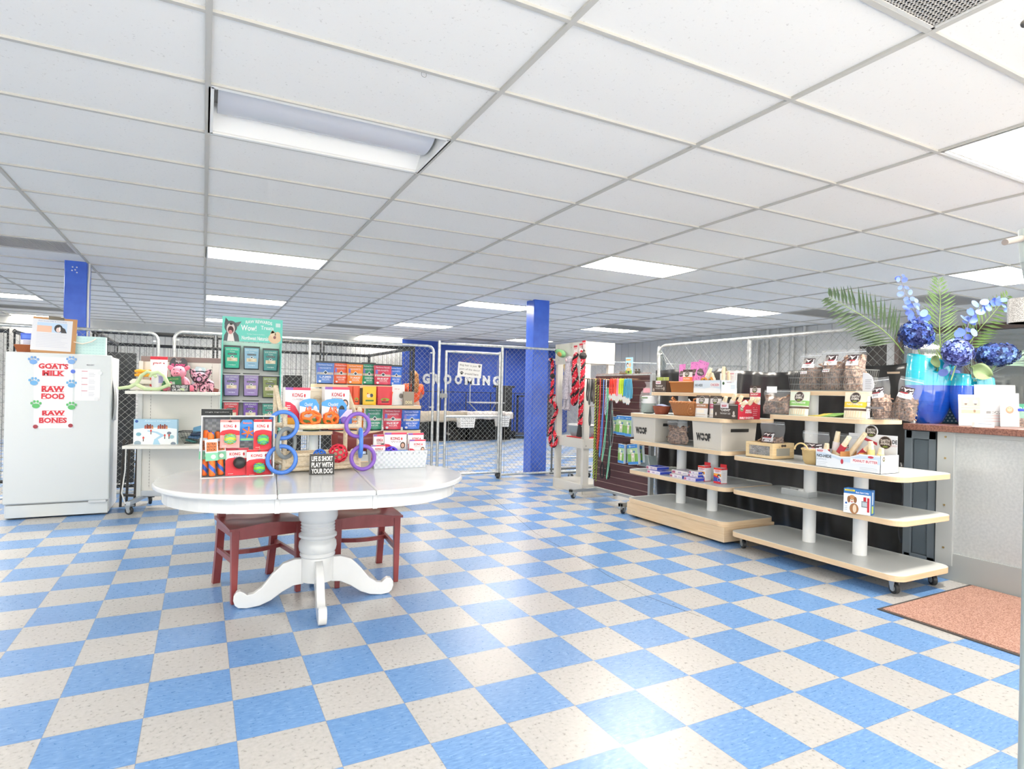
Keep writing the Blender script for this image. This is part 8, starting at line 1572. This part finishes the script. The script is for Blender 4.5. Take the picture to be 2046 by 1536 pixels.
P, w_, h_ = place(1949, 1988, 853, CT_+.001, FR, 838); t = thing('card_holder', 'small stack of white business cards in front of the SCAN notice', 'cards', P+Vector((-.03, -.01, 0)), FR); MB().box(-w_/2, w_/2, 0, .03, 0, .035).build('cards', mat('#eceae6', .5), t, bev=.001); Print(front(0)).rect(-w_*.35, .02, w_*.35, .026, '#8f9aa6').rect(-w_*.2, .010, w_*.2, .014, '#b9b9b9').build(t)
P = G(2041, 853, CT_+.001); t = thing('treat_jar', 'glass jar of brown treats with a blue lid at the right picture edge', 'jar', (P.x+.02, P.y, CT_+.001)); MB().lathe([(.035, 0), (.042, .01), (.042, .10), (.038, .115)], n=20).build('glass', clearmat('jar_glass', '#e6ecee', .22), t, smooth=True); q = MB(); bits(q, (0, 0, .008), (.022, .022, .05), 70, .005, .02); q.build('treats', CB, t, kind='stuff'); MB().cyl((0, 0, .112), (0, 0, .13), .042, n=24).build('lid', mat('#3c52d0', .4), t, bev=.003)
t = thing('perforated_bin', 'dark teal perforated box on the counter between the vases', 'box', (Pa.x+.19, (Pa.y+Pb.y)/2+.02, CT_+.001), VR); MB().box(-.13, .13, 0, .16, 0, .13).build('box', mat('#2c5566', .45), t, bev=.006); p = Print(front(0))
for k in range(9):
    for j in range(5): p.disc(-.11+k*.027+(j % 2)*.013, .02+j*.022, .006, '#9fb6bd')
p.build(t)
P = G(2040, 840, CT_); t = thing('green_box', 'small green box behind the rightmost flyer', 'box', (P.x+.28, P.y+.10, CT_+.001), FR); MB().box(-.08, .08, 0, .06, 0, .16).build('box', mat('#4fb08a', .5), t); Print(front(0)).text('RB', 0, .08, .05, '#dff3ea', .09).build(t)
# ---------------------------------------------------------------- pendant lamp and foreground post
c = DP(2052, 621, 3.4); t = thing('pendant_lamp', 'glittery silver drum pendant lamp hanging at the right edge', 'lamp', (c.x, c.y, c.z)); hs = .068; R = .088
MB().lathe([(R, -hs), (R, hs), (R-.004, hs), (R-.004, -hs)], n=36).build('drum_shade', noisemat('glitter_silver', '#a9a5a0', '#efece8', 260, .35, metal=.5, detail=1, lo=.4, hi=.6), t, smooth=40); MB().cyl((-.0, 0, hs-.01), (0, 0, CH-c.z), .006).cyl((0, 0, hs-.012), (0, 0, hs-.004), R-.005, n=30).build('rod', mat('#cfc5bc', .35, .6), t, smooth=40)
c = DP(2062, 1300, .62); t = thing('metal_post', 'blurred pale metal door post at the extreme right edge', 'post', (c.x, c.y, 0)); c1 = DP(2053, 768, .62)
q = MB(); q.cyl((0, 0, 0), (0, 0, 1.36), .0095, n=20); q.build('post', mat('#a9b4b2', .4, .4), t, smooth=40)
cc = DP(2063, 481, .62); lz = cc-Vector((c.x, c.y, 0)); q = MB(); q.cyl(lz+Vector((0, 0, -.022)), lz+Vector((0, 0, .012)), .010, .012, n=20); q.cyl((0, 0, 1.36), lz+Vector((0, 0, -.02)), .0095, .0095, n=16); q.build('fitting', mat('#c3ccca', .3, .5), t, smooth=40)
a = DP(2040, 477, .62)-Vector((c.x, c.y, 0)); b_ = DP(2008, 484, .60)-Vector((c.x, c.y, 0)); MB().cyl(a, b_, .0035, .003, n=12).build('lever', mat('#9a8f88', .4, .4), t, smooth=40)
a = DP(2048, 47, .62)-Vector((c.x, c.y, 0)); q = MB(); q.ball(a, .004, 12); q.cyl(lz, a+Vector((.004*rr.x, .004*rr.y, 0)), .0015, .0015, n=8); q.build('upper_knob', mat('#5a5754', .4, .4), t, smooth=40)
# clip ring hanging under the ceiling grid
a = G(847, 148, CH-.004); t = thing('wire_clip', 'tiny wire hook clipped to the ceiling grid above the unlit light', 'hook', a); MB().torus((0, 0, -.002), .012, .0012, 'y', 16, 5).build('ring', mat('#a9a8a4', .4, .6), t)
# ---------------------------------------------------------------- nest prints and fittings under the part they belong to
REP = {'print': ('carton', 'pouch', 'backing_card', 'block', 'sheet', 'board', 'card', 'box', 'sheet', 'label', 'plate', 'face', 'basket', 'cards', 'packet'), 'side_print': ('carton',), 'top_print': ('carton',), 'front_print': ('carton',), 'header_print': ('header', 'header_card'),
       'lettering': ('block', 'board', 'fabric_body'), 'ball_stripes': ('ball',), 'zip_strip': ('plastic_bag',), 'bag_label': ('plastic_bag',), 'chews': ('contents',), 'nose': ('body',), 'eye': ('body', 'snout'), 'piping': ('body',),
       'lens': ('housing',), 'grille': ('frame',), 'hem': ('fabric_body',), 'clip': ('board',), 'rim': ('woven_sides',), 'paper_band': ('roll',), 'chevron_print': ('bag',), 'white_flecks': ('rope',), 'red_lettering': ('door',), 'lettered_paper': ('door',), 'slots': ('back_panel',), 'screw': ('shaft', 'front_panel', 'fascia'), 'white_bib': ('body',), 'holes': ('tub',), 'strap_gap': ('woven_sides',)}
base_ = lambda n: n.split('.')[0]
kids = {}
for o in bpy.data.objects:
    if o.parent is not None and o.parent.parent is None: kids.setdefault(o.parent.name, []).append(o)
for pn, ch in kids.items():
    for o in ch:
        want = REP.get(base_(o.name))
        if not want: continue
        for w9 in want:
            tgt = [c for c in ch if base_(c.name) == w9 and c is not o and tuple(c.scale) == (1, 1, 1) and tuple(c.location) == (0, 0, 0)]
            if tgt: o.parent = tgt[0]; break
